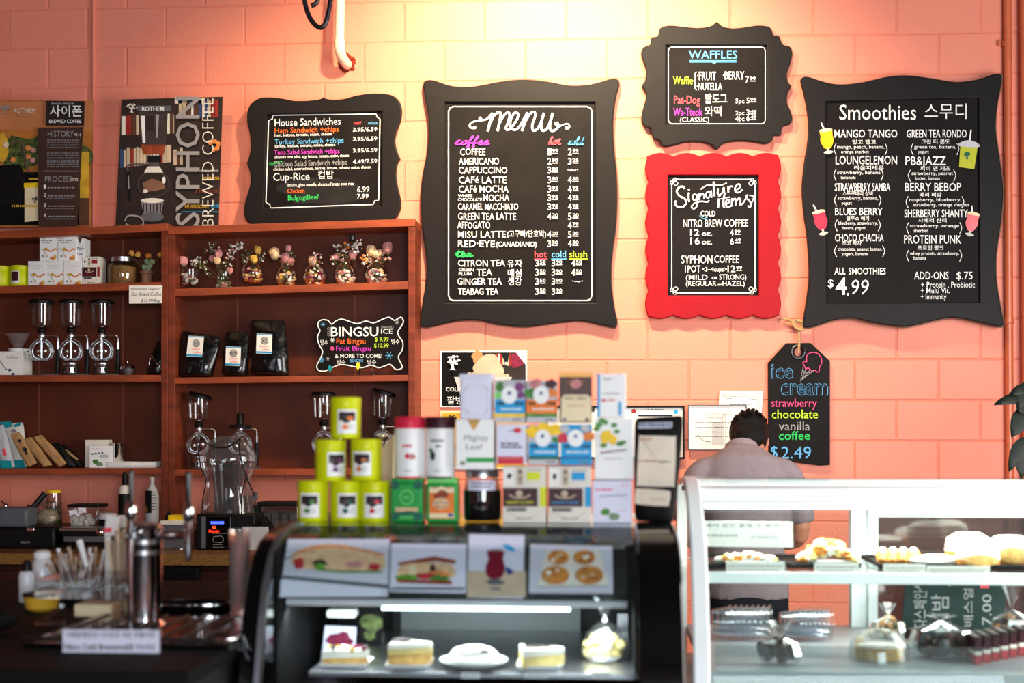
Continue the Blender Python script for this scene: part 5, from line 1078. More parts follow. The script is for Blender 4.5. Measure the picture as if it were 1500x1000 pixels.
# sealed blender
Y = -.62
t = thing('blender', 'black commercial blender with a large clear sound cover on the back counter', 'blender', P(330, 818, Y+.12))
g = G('black'); g.pbox(287, 374, 762, 815, Y, .17); build('base', g, t, bev=.008)
g = G('black_gloss'); g.pbox(303, 338, 766, 812, Y-.006, .01); p_ = build('control_panel', g, t, bev=.002)
a = Art(Y-.006); a.d = .001; a.rect(308.5, 772.5, 328, 776.8, 'screen_blue'); a.up(); a.T('Press to Start', 309, 328, 776, 3, 'white', bold=.02); a.rect(311, 779.5, 316, 784, 'led_red'); a.T('Blender', 306, 322, 789, 4, 'led_red'); a.scrib(311, 332, 791, 1, 'grey_ink')
a.line([(313, 795), (324, 794), (327, 797), (327, 801), (324, 804), (313, 803), (312, 799)], .8, 'print_grey', closed=True); a.scrib(312, 326, 807, 1, 'print_grey'); a.scrib(312, 328, 811, .8, 'print_grey'); build('panel_print', a, t, smooth=False)
g = G('plastic_grey'); g.pbox(294, 301, 766, 813, Y-.004, .01); build('side_strip', g, t, bev=.003)
g = G('acrylic'); s = S(330, Y); c = P(334, 762, Y+.11)
pr = [(.135, 0), (.128, .03), (.118, .08), (.112, .13), (.12, .165), (.138, .20), (.145, .235), (.142, .262), (.12, .30), (.09, .325), (.05, .34), (.01, .345)]
g.lathe([(r*.94, z*1.07) for r, z in pr], c, seg=24, sy=.75, capt=True); build('sound_cover', g, t)
g = G('smoke_plastic'); g.lathe([(.05, .01), (.058, .05), (.075, .2), (.08, .235)], c, seg=18, sy=.9); build('jug', g, t)
g = G('steel'); g.lathe([(.03, .008), (.03, .02), (.006, .026)], c, seg=12); [g.box(c.x-.025+i*.012, c.x-.02+i*.012, c.y-.02, c.y+.02, c.z+.018, c.z+.03) for i in range(5)]; build('blade', g, t)
g = G('black'); g.tube([P(x, y, Y-.02) for x, y in [(296, 700), (291, 672), (294, 652), (303, 658), (315, 664), (333, 664), (348, 655), (352, 652), (351, 672), (360, 705), (370, 728), (373, 736)]], .0035, smooth=3, seg=6); g.tube([P(x, y, Y-.03) for x, y in [(296, 698), (302, 712), (297, 740), (296, 762)]], .003, smooth=3, seg=6); g.tube([P(x, y, Y-.03) for x, y in [(362, 705), (355, 730), (354, 762)]], .003, smooth=3, seg=6); build('seal', g, t)
g = G('chrome'); g.pbox(290, 378, 684.5, 687, Y-.03, .004, 'clear_glass'); g.tube([P(291, 686, Y-.03), P(376, 686, Y-.03)], .0035, 'clear_glass'); g.pbox(369, 376, 730, 742, Y-.01, .02, 'plastic_grey'); build('hinge', g, t)
t = carton('green and black salt box behind the blender jug', 314, 352, 730, 774, -.3, 'green_dark', lambda a: (a.rect(315, 742, 351, 757, 'board_green'), a.T('CELTIC', 317, 332, 738, 4.2, 'offwhite', bold=.02), a.T('Sea Salt', 335, 346, 738, 3, 'book_cream'), a.blob(345, 741, 3, 4, 'pale_grey'), a.scrib(318, 332, 750, 2, 'book_cream')), .05, name='salt_box')
for (x0, x1, y0, y1, m_, l) in ((353, 371, 728, 775, 'pale_grey', 'tall clear plastic box right of the salt box'), (372, 384, 743, 775, 'board_green', 'dark green carton beside the clear organiser box')):
    carton(l, x0, x1, y0, y1, -.3, m_ if m_ != 'pale_grey' else 'smoke_plastic', None, .06, name='box')
t = thing('organiser_box', 'clear lidded organiser box with black lid on the right of the back counter', 'container', P(405, 778, -.3)); g = G('smoke_plastic'); g.pbox(382, 436, 742, 776, -.4, .16); build('box_body', g, t, bev=.004); g = G('black'); g.pbox(376, 440, 736.5, 742, -.41, .18); build('lid', g, t, bev=.004)
g = G('offwhite'); [g.pbox(x, x+9, 752, 773, -.38, .1) for x in (386, 398, 412, 424)]; build('packets', g, t, bev=.003)
t = thing('white_bin', 'white plastic bin holding black cloth beside the blender', 'container', P(370, 815, -.6)); g = G('pale_grey'); f = [P(358, 818, -.64), P(392, 818, -.64), P(392, 783, -.64), P(354, 783, -.64)]; g.hexa(f, [v+Vector((0, .12, 0)) for v in f]); build('bin_body', g, t, bev=.003); g = G('black_soft'); [g.ball(P(x, y, -.6), (.03, .03, .03), jit=.3, seg=8, rings=5) for x, y in ((378, 782), (386, 778), (392, 784))]; build('cloth', g, t, smooth=False)
# ================================================================ PERSON behind the white case
def limb(g, pts, rs, m_=None, seg=12, smooth=3): g.tube(pts, rs, m_, seg=seg, smooth=smooth)
def torso(g, secs, m_=None, seg=20):
    vs = []; fs = []
    for (x, y, z, rx, ry, tilt) in secs:
        for i in range(seg):
            q = 2*PI*i/seg; cx_, sx_ = math.cos(q), math.sin(q)
            px_ = math.copysign(abs(cx_)**.85, cx_)*rx; py_ = math.copysign(abs(sx_)**.85, sx_)*ry
            vs.append((x+px_, y+py_*math.cos(tilt), z-py_*math.sin(tilt)))
    n = len(secs)
    for j in range(n-1):
        for i in range(seg): fs.append((j*seg+i, j*seg+(i+1) % seg, (j+1)*seg+(i+1) % seg, (j+1)*seg+i))
    fs.append(tuple(reversed(range(seg)))); fs.append(tuple(range((n-1)*seg, n*seg))); g.add(vs, fs, m_)
YP = -1.0; px0 = P(1092, 640, YP).x
man = thing('person', 'man in a grey collared shirt with short dark hair, back turned, head bowed', 'person', (px0, YP, 0))
V = lambda x, y, z: Vector((px0+x, YP+y, z))
def remesh(o, vox, smooth=6):
    r = o.modifiers.new('r', 'REMESH'); r.mode = 'VOXEL'; r.voxel_size = vox; r.use_smooth_shade = True
    s_ = o.modifiers.new('s', 'SMOOTH'); s_.factor = .5; s_.iterations = smooth
b = G('skin')
secs = [(0, 0, .84, .16, .115, 0), (0, 0, .95, .155, .11, .0), (0, .015, 1.06, .15, .10, .05), (0, .04, 1.18, .165, .108, .15), (0, .075, 1.30, .18, .11, .35), (0, .115, 1.385, .165, .095, .6), (0, .155, 1.43, .10, .07, .8), (0, .18, 1.455, .06, .055, .9)]
torso(b, secs)
b.tube([V(0, .15, 1.43)-V(0, 0, 0)+Vector((0, 0, 0)) for _ in (0,)]+[Vector((0.03, .235, 1.49))], [.058, .055], seg=12)
hc = Vector((.045, .285, 1.515))
b.ball(hc, (.076, .098, .105), seg=18, rings=12, M=Matrix.Rotation(-.75, 3, 'X'))
HM = Matrix.Rotation(-.75, 3, 'X')
b.ball(hc+HM@Vector((0, .045, -.05)), (.058, .06, .062), seg=14, rings=9)               # jaw
b.ball(hc+HM@Vector((0, .105, -.022)), (.012, .018, .022), seg=8, rings=6)              # nose
b.ball(hc+HM@Vector((0, .098, -.062)), (.024, .012, .008), seg=8, rings=6)              # lips
for sx in (-1, 1): b.ball(hc+HM@Vector((sx*.079, .0, -.018)), (.010, .018, .030), seg=8, rings=6)  # ears
for sx in (-1, 1):
    limb(b, [(sx*.15, .09, 1.385), (sx*.20, .08, 1.34), (sx*.232, .06, 1.22), (sx*.236, .06, 1.10), (sx*.19, .20, 1.06), (sx*.12, .33, 1.07)], [.055, .056, .047, .040, .036, .026])
    pm = Vector((sx*.085, .385, 1.075)); b.ball(pm, (.024, .040, .016), seg=10, rings=7)
    for i, L in enumerate((.060, .068, .064, .050)):
        q0 = pm+Vector((sx*(.018-.012*i), .03, .002)); b.tube([q0, q0+Vector((-sx*.004, L*.5, .004)), q0+Vector((-sx*.006, L*.85, -.012)), q0+Vector((-sx*.006, L, -.030))], [.0085, .008, .0072, .0062], seg=8)
    b.tube([pm+Vector((-sx*.02, -.01, 0)), pm+Vector((-sx*.040, .015, -.008)), pm+Vector((-sx*.042, .040, -.014))], [.010, .009, .0075], seg=8)
    limb(b, [(sx*.085, 0, .90), (sx*.095, .01, .70), (sx*.10, .02, .50), (sx*.10, 0, .28), (sx*.10, -.01, .09)], [.085, .078, .056, .050, .036])
    limb(b, [(sx*.10, -.04, .05), (sx*.105, .06, .045), (sx*.11, .15, .03)], [.036, .036, .024])
b.v = [V(*v) if not isinstance(v, Vector) else V(v.x, v.y, v.z) for v in b.v]
o = build('body', b, man); remesh(o, .0075, 3)
sh = G('shirt')
torso(sh, [(x, y, z, rx+.014+(.012 if z < 1.0 else 0), ry+.016, tl) for x, y, z, rx, ry, tl in secs[:7]]+[(0, .165, 1.445, .08, .066, .9)])
for sx in (-1, 1): limb(sh, [(sx*.13, .095, 1.385), (sx*.19, .082, 1.35), (sx*.232, .062, 1.23), (sx*.243, .056, 1.15)], [.06, .066, .062, .060])
sh.v = [V(v.x, v.y, v.z) for v in sh.v]; o = build('shirt', sh, man); remesh(o, .012, 6)
cl = G('shirt'); ring = []
for i in range(15):
    q = PI*(-.92)+PI*.84*2*i/28 if False else -PI*.5+(-1.9+3.8*i/14)
    ring.append((math.cos(q), math.sin(q)))
vs = []; fs = []
for (cx_, sx_) in ring:
    for rr, dz, dy in ((.077, -.022, -.018), (.073, .014, .0), (.067, .019, .004), (.064, -.012, .0)):
        vs.append(V(cx_*rr, .185+sx_*rr*.95*.8+dy, 1.462+dz-sx_*rr*.55))
for i in range(14):
    for j in range(4): fs.append((i*4+j, i*4+(j+1) % 4, i*4+4+(j+1) % 4, i*4+4+j))
cl.add(vs, fs); build('collar', cl, man)
hr = G('hair')
hr.ball(V(*hc)+HM@Vector((0, -.012, .016)), (.088, .106, .104), seg=28, rings=20, jit=.012, M=HM)
hr.ball(V(*hc)+HM@Vector((0, -.06, -.03)), (.072, .05, .07), seg=20, rings=14, jit=.015, M=HM)
for i in range(150):
    q = random.uniform(0, 2*PI); ph = random.uniform(.0, 1.5); n_ = Vector((math.sin(ph)*math.cos(q)*.086, math.sin(ph)*math.sin(q)*.104-.012, math.cos(ph)*.102+.016))
    p0 = V(*hc)+HM@(n_*1.0); d_ = HM@Vector((n_.x*.05+.006, -.034, -.004))-(HM@n_)*.10; hr.tube([p0, p0+d_*.5+HM@(n_*.03), p0+d_], [.005, .0045, .001], seg=4)
build('hair', hr, man, smooth=True)
tr = G('denim'); torso(tr, [(0, 0, .80, .175, .13, 0), (0, 0, .90, .17, .125, 0), (0, 0, .965, .160, .115, 0)])
for sx in (-1, 1): limb(tr, [(sx*.085, 0, .86), (sx*.095, .01, .70), (sx*.10, .02, .50), (sx*.10, 0, .28), (sx*.10, -.01, .09)], [.1, .092, .072, .066, .06])
tr.v = [V(v.x, v.y, v.z) for v in tr.v]; o = build('trousers', tr, man); remesh(o, .014, 4)
for sx in (-1, 1):
    g = G('black'); g.tube([V(sx*.10, -.05, .05), V(sx*.105, .05, .05), V(sx*.11, .17, .035)], [.05, .048, .034], seg=12, smooth=3); build('shoe', g, man)
g = G('denim'); g.box(V(-.17, 0, 0).x, V(.17, 0, 0).x, YP-.139, YP-.131, .93, .955, 'black'); build('belt', g, man)

# plant at the right edge
t = thing('potted_plant', 'dark leaved houseplant reaching in at the right photo edge', 'plant', (P(1530, 700, -.9).x, -.9, 0)); bx = P(1530, 700, -.9).x
g = G('terracotta'); g.lathe([(.13, 0), (.18, .3), (.19, .3), (.19, .34), (.17, .34)], (bx, -.9, 0)); build('pot', g, t)
g = G('stem'); g.tube([(bx, -.9, .2), (bx+.01, -.9, .8), (bx-.01, -.9, 1.3), P(1515, 640, -.9)], [.014, .012, .009, .006], smooth=3); build('trunk', g, t)
def leaf(p0, p1, w_, droop=.02):
    p0 = P(*p0, -.9); p1 = P(*p1, -.92); d_ = p1-p0; nrm = Vector((0, -1, .3)).normalized(); sd = d_.cross(nrm).normalized(); g = G('plant_leaf'); vs = []; fs = []
    for i in range(7):
        u = i/6; ww = w_*math.sin(PI*min(1, u*.93+.06))**.8/2; c_ = p0+d_*u-Vector((0, 0, droop*math.sin(PI*u)*-1)); vs += [c_+sd*ww, c_+Vector((0, -.006, -.004)), c_-sd*ww]
    for i in range(6): fs += [(3*i, 3*i+1, 3*i+4, 3*i+3), (3*i+1, 3*i+2, 3*i+5, 3*i+4)]
    n = len(vs); vs += [v+Vector((0, .003, 0)) for v in vs]; fs += [tuple(n+i for i in reversed(f)) for f in fs]; g.add(vs, fs); build('leaf', g, t)
for p0, p1, w_ in (((1515, 590), (1456, 592), .05), ((1518, 575), (1478, 578), .05), ((1512, 600), (1482, 640), .085), ((1510, 640), (1478, 690), .07), ((1516, 610), (1490, 600), .06), ((1500, 655), (1496, 700), .07), ((1520, 560), (1490, 600), .08)): leaf(p0, p1, w_)

# ================================================================ BLACK CURVED DISPLAY CASE
X0, X1 = P(424, 770, -3.5).x, P(985, 770, -3.5).x
ZC = P(700, 766, -3.52).z
prof = [(-3.62, ZC), (-3.74, 1.306), (-3.83, 1.288), (-3.9, 1.255), (-3.95, 1.20), (-3.99, 1.12), (-4.03, 1.0), (-4.06, .85), (-4.07, .6)]
dc = thing('display_case', 'black curved glass display case with tea tins on top', 'display case', ((X0+X1)/2, -3.7, 0))
g = G('black_gloss'); g.box(X0, X1, -3.64, -3.1, ZC-.03, ZC); build('top_panel', g, dc, bev=.004)
for x0, x1 in ((X0, X0+.055), (X1-.10, X1)):
    g = G('black_gloss'); vs = []; pr = [(-3.1, ZC)]+prof+[(-4.07, 0.05), (-3.1, .05)]
    pr = [(-3.1, ZC+.002)]+[(y-.004, z+.004) for y, z in prof]+[(-4.07, 0.05), (-3.1, .05)]; n = len(pr)
    for x in (x0, x1): vs += [(x, y, z) for y, z in pr]
    g.add(vs, [tuple(range(n)), tuple(reversed(range(n, 2*n)))]+[(i, (i+1) % n, n+(i+1) % n, n+i) for i in range(n)]); build('side_panel', g, dc, bev=.006, ang=50)
g = G('dull_steel'); g.strip([(y-.006, z+.006) for y, z in prof], X0+.040, X0+.052, .006); build('trim', g, dc)
g = G('shop_glass'); g.strip(prof, X0+.055, X1-.10, .005); build('front_glass', g, dc, ang=60)
g = G('black'); g.box(X0+.04, X1-.09, -4.05, -3.12, .05, .93); build('lower_body', g, dc, smooth=False)
g = G('case_back'); g.box(P(587, 900, -3.2).x, P(850, 900, -3.2).x, -3.2, -3.19, .93, P(700, 888, -3.2).z); build('back_panel', g, dc)
g = G('black'); g.box(X0+.05, X1-.09, -3.14, -3.12, .9, ZC-.03); build('back_door', g, dc)
g = G('black'); g.pbox(575, 587, 885, 985, -3.21, .02); build('door_stile', g, dc)
g = G('white'); g.pbox(585, 738, 928, 939, -3.205, .015); build('ledge', g, dc, bev=.003)
g = G('shop_glass'); z = P(700, 884, -3.82).z; g.box(X0+.06, X1-.11, -3.84, -3.5, z-.006, z); sf = build('glass_shelf', g, dc)
g = G('tube_light'); g.tube([(P(560, 892, -3.83).x, -3.83, z-.010), (P(835, 880, -3.83).x, -3.83, z-.010)], .0045); build('lamp_tube', g, dc)
g = G('pale_grey'); g.tube([(X0+.07, -3.845, z+.004), (X1-.12, -3.845, z+.004)], .008); build('shelf_rail', g, dc)
g = G('white'); g.pbox(478, 520, 893, 905, -3.6, .05); build('lamp_housing', g, dc, bev=.004)
g = G('steel'); g.pbox(904, 929, 898, 945, -3.16, .01); build('socket_plate', g, dc, bev=.002)
zd = P(700, 985, -3.9).z
g = G('steel'); g.box(P(452, 985, -3.9).x, P(936, 985, -3.9).x, -3.905, -3.22, zd-.012, zd); build('deck', g, dc, bev=.002)
dl = bpy.data.lights.new('case_light', 'AREA'); dl.shape = 'RECTANGLE'; dl.size = 1.0; dl.size_y = .05; dl.energy = 5; dl.color = (.88, .98, 1)
lo = bpy.data.objects.new('case_light', dl); C.objects.link(lo); lo.location = ((X0+X1)/2-.02, -3.8, z-.02); lo.rotation_euler = (.35, 0, 0)
g = G('black_soft'); g.box(X0+.056, X0+.060, -3.9, -3.14, .93, ZC-.04); g.box(X1-.105, X1-.101, -3.9, -3.14, .93, ZC-.04); build('reflection_blocker', g, dc)  # added matte panels that stop the glossy sides mirroring the cards
# photo cards clipped inside the curved glass
KX = .42
def card(label, pts, fn, m_='photo_grey'):
    z0 = 1.24; Yc = -3.865; t = thing('photo_card', label, 'picture', P(sum(p[0] for p in pts)/4, max(p[1] for p in pts), Yc, KX, z0))
    f = [P(x, y, Yc, KX, z0) for x, y in (pts[3], pts[2], pts[1], pts[0])]; g = G(m_); g.hexa(f, [v+Vector((0, .003, -.001)) for v in f]); build('card', g, t, smooth=False)
    a = Art(Yc, KX, z0); a.d = .0005; fn(a); build('print', a, t, smooth=False)
def sub1(a):
    a.poly([(412, 842), (571, 856), (570, 862), (412, 847)], 'plastic_grey'); a.poly([(411, 849), (560, 862), (558, 873), (410, 873)], 'lilac_white')
    a.poly(spline([(428, 812), (445, 802), (470, 797), (505, 798), (540, 806), (562, 813), (560, 834), (520, 838), (480, 836), (445, 832), (428, 826)], 3, True), 'petal_cream')
    a.line([(430, 812), (460, 802), (500, 800), (562, 812)], 3, 'petal_orange', 3); a.blob(438, 824, 8, 8, 'strawberry'); a.blob(520, 826, 14, 4, 'petal_pink'); a.blob(548, 830, 9, 5, 'strawberry'); a.blob(468, 824, 10, 5, 'choc'); a.blob(469, 830, 7, 6, 'lettuce'); a.line([(470, 834), (500, 837), (560, 837)], 3, 'leaf_green', 3); a.line([(414, 820), (430, 814)], 2, 'plastic_grey')
card('picture card of a long filled baguette, leftmost in the curved glass', [(422, 789), (571, 789), (568, 873), (409, 874)], sub1)
def sub2(a):
    a.poly([(582, 824), (636, 814), (668, 820), (667, 826), (640, 822), (584, 828)], 'toast'); a.poly(spline([(588, 828), (620, 824), (660, 826), (662, 846), (588, 846)], 3, True), 'petal_cream'); a.blob(604, 834, 6, 7, 'cream'); a.blob(634, 833, 4, 8, 'choc')
    a.blob(640, 841, 18, 5, 'petal_orange'); a.blob(625, 843, 16, 5, 'strawberry'); a.blob(595, 846, 15, 5, 'lettuce'); a.blob(644, 847, 14, 5, 'leaf_green'); a.poly([(581, 848), (662, 850), (662, 856), (582, 853)], 'toast'); a.rect(573, 860, 680, 864, 'plastic_grey')
card('picture card of a stacked toasted sandwich, second in the curved glass', [(573, 796), (683, 797), (682, 868), (571, 866)], sub2, 'lilac_white')
def sub3(a):
    a.rect(686, 836, 766, 874, 'tan'); a.rect(684, 836, 770, 874, 'book_cream'); a.poly(spline([(714, 806), (738, 806), (737, 818), (740, 832), (734, 846), (716, 846), (711, 832), (716, 818)], 3, True), 'wine'); a.blob(726, 852, 13, 5, 'plastic_grey'); a.oval(726, 862, 9, 2.5, 'grey_ink'); a.poly(spline([(736, 797), (748, 799), (756, 807), (744, 806)], 3, True), 'sky_blue'); a.poly(spline([(741, 830), (750, 834), (751, 840), (743, 840)], 3, True), 'navy')
card('picture card of a dark red drink in a goblet, third in the curved glass', [(687, 782), (768, 784), (766, 876), (684, 874)], sub3, 'lilac_white')
def sub4(a):
    a.poly([(800, 806), (878, 805), (892, 858), (787, 860)], 'offwhite'); a.line([(787, 859), (840, 858), (892, 858)], 1.2, 'plastic_grey')
    for x, y, r in ((818, 816, 16), (856, 816, 16), (814, 842, 20), (864, 842, 20)):
        a.oval(x, y, r, r*.68, 'crust'); a.up()
        for i in range(9): a.blob(x+random.uniform(-.65, .65)*r, y+random.uniform(-.42, .42)*r, 2.6, 2, random.choice(['toast', 'petal_cream', 'cake_white', 'kraft']), n=7)
card('picture card of four round waffles, rightmost in the curved glass', [(777, 797), (897, 800), (898, 869), (775, 868)], sub4)
# pastries on the deck
def plate_at(label, x0, x1, y, Y, fill):
    cx = (x0+x1)/2; s = S(cx, Y); c = P(cx, y, Y); w_ = (x1-x0)/2*s
    c.z = zd+.001; c.y = Y+w_*.6
    t = thing('cake_plate', label, 'cake', c); g = G('white_gloss'); g.lathe([(w_*.72, 0), (w_*.8, .003), (w_, .012), (w_*.99, .014), (w_*.75, .006)], c, seg=4 if 'square' in label else 26, capt=True, M=Matrix.Rotation(PI/4, 3, 'Z') if 'square' in label else None); build('plate', g, t, bev=.0015)
    fill(t, c, s, w_); return t
def wedge(t, c, w_, h, layers, rot, name='cake_slice'):
    for z0, z1, m_ in layers:
        g = G(m_); pts = [(0, -.62), (.55, .45), (-.55, .45)]; M = Matrix.Rotation(rot, 3, 'Z'); vs = []
        for z_ in (z0*h, z1*h): vs += [c+M@Vector((x*w_, y*w_, z_+.007)) for x, y in pts]
        g.add(vs, [(2, 1, 0), (3, 4, 5), (0, 1, 4, 3), (1, 2, 5, 4), (2, 0, 3, 5)]); build('cake_layer' if m_ != 'cake_white' else 'cream_layer', g, t, bev=.003)
def f1(t, c, s, w_):
    wedge(t, c, w_*1.2, .035, [(0, .45, 'sponge'), (.45, .7, 'cake_white'), (.7, 1, 'cake_white')], 1.3)
    g = G('choc'); [g.ball(c+Vector((random.uniform(-.6, .6)*w_, random.uniform(-.3, .3)*w_, .042)), .007, random.choice(['choc', 'petal_purple', 'petal_yellow']), jit=.3, seg=6, rings=4) for i in range(14)]; build('topping', g, t, kind='stuff')
def f2(t, c, s, w_): wedge(t, c, w_*1.25, .052, [(0, .5, 'sponge'), (.5, .75, 'bread'), (.75, 1, 'cake_white')], 1.5); g = G('choc'); g.ball(c+Vector((-.25*w_, 0, .062)), (.02, .015, .006), jit=.3); build('topping', g, t)
def f3(t, c, s, w_):
    g = G('cake_white'); g.ball(c+Vector((0, 0, .02)), (w_*.72, w_*.45, .026), seg=18, rings=8, jit=.03); build('icing', g, t); g = G('choc'); g.ball(c+Vector((w_*.35, -.3*w_, .035)), (.012, .008, .004)); build('topping', g, t)
def f4(t, c, s, w_):
    wedge(t, c, w_*1.3, .042, [(0, .6, 'bread'), (.6, 1, 'cake_white')], 1.7); g = G('choc'); [g.tube([c+Vector((random.uniform(-.5, .5)*w_, random.uniform(-.3, .3)*w_, .05)), c+Vector((random.uniform(-.5, .5)*w_, random.uniform(-.3, .3)*w_, .052))], .0018) for i in range(8)]; build('topping', g, t, kind='stuff')
plate_at('square plate with a berry topped slice at the left of the black case', 455, 552, 985, -3.88, f1)
plate_at('square plate with a tall layered slice with dark topping in the black case', 550, 642, 985, -3.88, f2)
plate_at('round plate with a long white iced cake in the middle of the black case', 640, 742, 985, -3.88, f3)
plate_at('square plate with a yellow slice with chocolate curls in the black case', 742, 836, 985, -3.88, f4)
for x0, x1, y0, y1, m_, k_ in ((470, 522, 916, 970, 'lilac_white', 'petal_purple'), (522, 562, 905, 960, 'black_soft', 'foliage_print')):
    t = thing('photo_stand', 'small picture of %s standing at the left inside the black case' % ('purple blueberry cake on white' if m_ != 'black_soft' else 'yellow green cake on black'), 'picture', P((x0+x1)/2, y1, -3.5)); g = G(m_); f = [P(x0, y1, -3.5), P(x1-3, y1, -3.5), P(x1, y0+2, -3.5), P(x0+6, y0, -3.5)]; g.hexa(f, [v+Vector((0, .004, 0)) for v in f]); build('card', g, t, smooth=False)
    a = Art(-3.5); a.blob((x0+x1)/2+2, y0+(y1-y0)*.42, 19 if m_ != 'black_soft' else 15, 13, k_); a.blob((x0+x1)/2, y0+(y1-y0)*.75, 8, 8, k_); build('print', a, t, smooth=False)
    g = G('acrylic'); f = [P(x0+8, y1, -3.49), P(x1, y1, -3.49)]; g.box(f[0].x, f[1].x, -3.495, -3.47, zd, f[0].z+.003); build('foot', g, t)
t = thing('bread_bag', 'clear tied bag of round yellow rolls at the right of the black case', 'bag', P(885, 985, -3.72)); c = P(886, 985, -3.72); c.z = zd; s = S(885, -3.72)
k = 0
for (x, z_, r) in ((-20, 12, 13), (-3, 11, 13), (15, 12, 13), (-12, 29, 12), (8, 29, 12.5), (22, 22, 9), (-24, 24, 8)):
    g = G('bread'); g.ball(c+Vector((x*s, random.uniform(-.008, .012), z_*s)), (r*s, r*s, r*.92*s), jit=.05, seg=14, rings=9); build('roll', g, t)
g = G('plastic_film'); g.lathe([(26*s, .5*s), (33*s, 8*s), (34*s, 20*s), (27*s, 40*s), (14*s, 53*s), (3*s, 58*s), (2.4*s, 61*s), (9*s, 76*s), (20*s, 94*s), (26*s, 92*s)], c, seg=15, sy=.6); build('film', g, t, smooth=False)
g = G('white'); g.lathe([(3.2*s, 57*s), (3.2*s, 61*s)], c, seg=10); build('tie', g, t)
for x0, x1, l in ((676, 703, 'middle'), (768, 802, 'right'), (866, 897, 'under the bag of rolls')):
    g = G('white'); g.pbox(x0, x1, 985, 993, -3.912, .004); o = build('price_tag', g, smooth=False); tag(o, {'middle': 'small white price tag under the long iced cake', 'right': 'small white price tag under the yellow cake slice', 'under the bag of rolls': 'small white price tag under the bag of rolls'}[l], 'price tag', 'price tags in the black case'); a = Art(-3.912); a.scrib(x0+3, x1-3, 990, 2, 'grey_ink'); build('print', a, o, smooth=False)

# ---- tins and boxes on the black case
YT = -3.52; B0 = 766
def lime_fn(col2):
    def f(a):
        cx = a.cx+LX; w_ = 14.5; yt = a.yb-42; a.rect(cx-w_, yt, cx+w_, yt+35, 'white'); a.rect(cx-w_+2.5, yt+3.5, cx+w_-2.5, yt+11, 'ink'); a.rect(cx-w_+2.5, yt+9, cx+w_-2.5, yt+16, 'cocoa')
        a.blob(cx-2, yt+15, 6, 5, 'ink', n=9); a.blob(cx+4, yt+12, 4, 3, col2, n=8); a.blob(cx-3, yt+25, 4, 4, col2, n=8); a.scrib(cx+1, cx+9, yt+24, 1.2, 'grey_ink'); a.scrib(cx-1, cx+8, yt+28, 1.2, 'grey_ink')
    return f
G_ = 'lime green tea tins stacked in a pyramid on the black case'
for cx, yb, LX, c2, l in ((454, B0, -1, 'leaf_green', 'bottom row, leftmost'), (503, B0, 6, 'green_dark', 'bottom row, middle'), (545, B0, 3, 'crimson', 'bottom row, right, with pink on its label'),
                         (480, B0-61.5, 14, 'violet', 'second row, left, label turned away'), (533, B0-62.5, -4, 'petal_orange', 'second row, right, with orange on its label'), (502.5, B0-124, 6, 'orange_print', 'alone at the top of the pyramid')):
    tin2('lime green round tea tin of the pyramid, '+l, cx, 22.5, yb-60.5, yb, YT, 'lime_tin', lidh=13, fn=lime_fn(c2), group=G_)
def sqtin(x0, x1, orange):
    def f(a):
        if orange:
            a.rect(x0+5, B0-52, x1-5, B0-6, 'orange_print'); a.poly([(x0+5, B0-52), (x0+14, B0-50), (x0+23, B0-54), (x0+32, B0-50), (x1-5, B0-52), (x1-5, B0-44), (x0+5, B0-44)], 'cream'); a.blob(x0+22, B0-40, 10, 7, 'toast'); a.oval(x0+22, B0-28, 12, 9, 'petal_cream'); a.scrib(x0+12, x0+32, B0-28, 2, 'grey_ink'); a.scrib(x0+14, x0+30, B0-22, 2, 'toast'); a.rect(x0+5, B0-14, x1-5, B0-7, 'cream'); a.blob(x0+36, B0-11, 4, 3, 'navy')
        else:
            for cx_, cy_ in ((x0+5, B0-55), (x1-5, B0-55), (x0+5, B0-9), (x1-5, B0-9)): a.blob(cx_+(2 if cx_ < x0+9 else -2), cy_, 6, 7, 'green_dark')
            a.oval((x0+x1)/2, B0-37, 10, 11, 'green_lite'); a.oval((x0+x1)/2, B0-37, 8.4, 9.4, 'green_tin'); a.scrib((x0+x1)/2-4, (x0+x1)/2+4, B0-36, 2, 'green_lite'); a.rect(x0+7, B0-22, x1-7, B0-16, 'petal_cream'); a.blob((x0+x1)/2, B0-14, 15, 3, 'green_dark'); a.scrib(x0+14, x1-14, B0-7, 1.5, 'green_lite')
    return f
for x0, x1, orng, l in ((572, 619, 0, 'green square tea tin with a round emblem beside the lime tins'), (624, 670, 1, 'green square tea tin with an orange picture panel')):
    t = thing('square_tin', l, 'tin', P((x0+x1)/2, B0, YT+.05)); g = G('green_tin'); g.pbox(x0, x1, B0-58, B0, YT, .085); build('body', g, t, bev=.006, seg=3); g = G('green_lite' if orng else 'green_tin'); g.pbox(x0+1, x1-1, B0-65, B0-57.5, YT+.001, .083); build('lid', g, t, bev=.004, seg=3); front(t, YT, sqtin(x0, x1, orng))
def rt(label, x0, x1, lid, fn, y0=610, y1=701):
    return tin2(label, (x0+x1)/2, (x1-x0)/2, y0, y1, YT, 'white', lid, 17, fn)
rt('white round tin with a bright red lid standing on the green square tin', 574.5, 620, 'crimson', lambda a: (a.scrib(a.cx-8, a.cx+6, 655, 4, 'crimson'), a.blob(a.cx+6, 669, 6, 4, 'petal_pink'), a.blob(a.cx-1, 668, 3, 4, 'crimson'), a.scrib(a.cx-5, a.cx+6, 690, 1.5, 'grey_ink'), a.rect(a.cx-22, 698, a.cx+22, 701, 'crimson')))
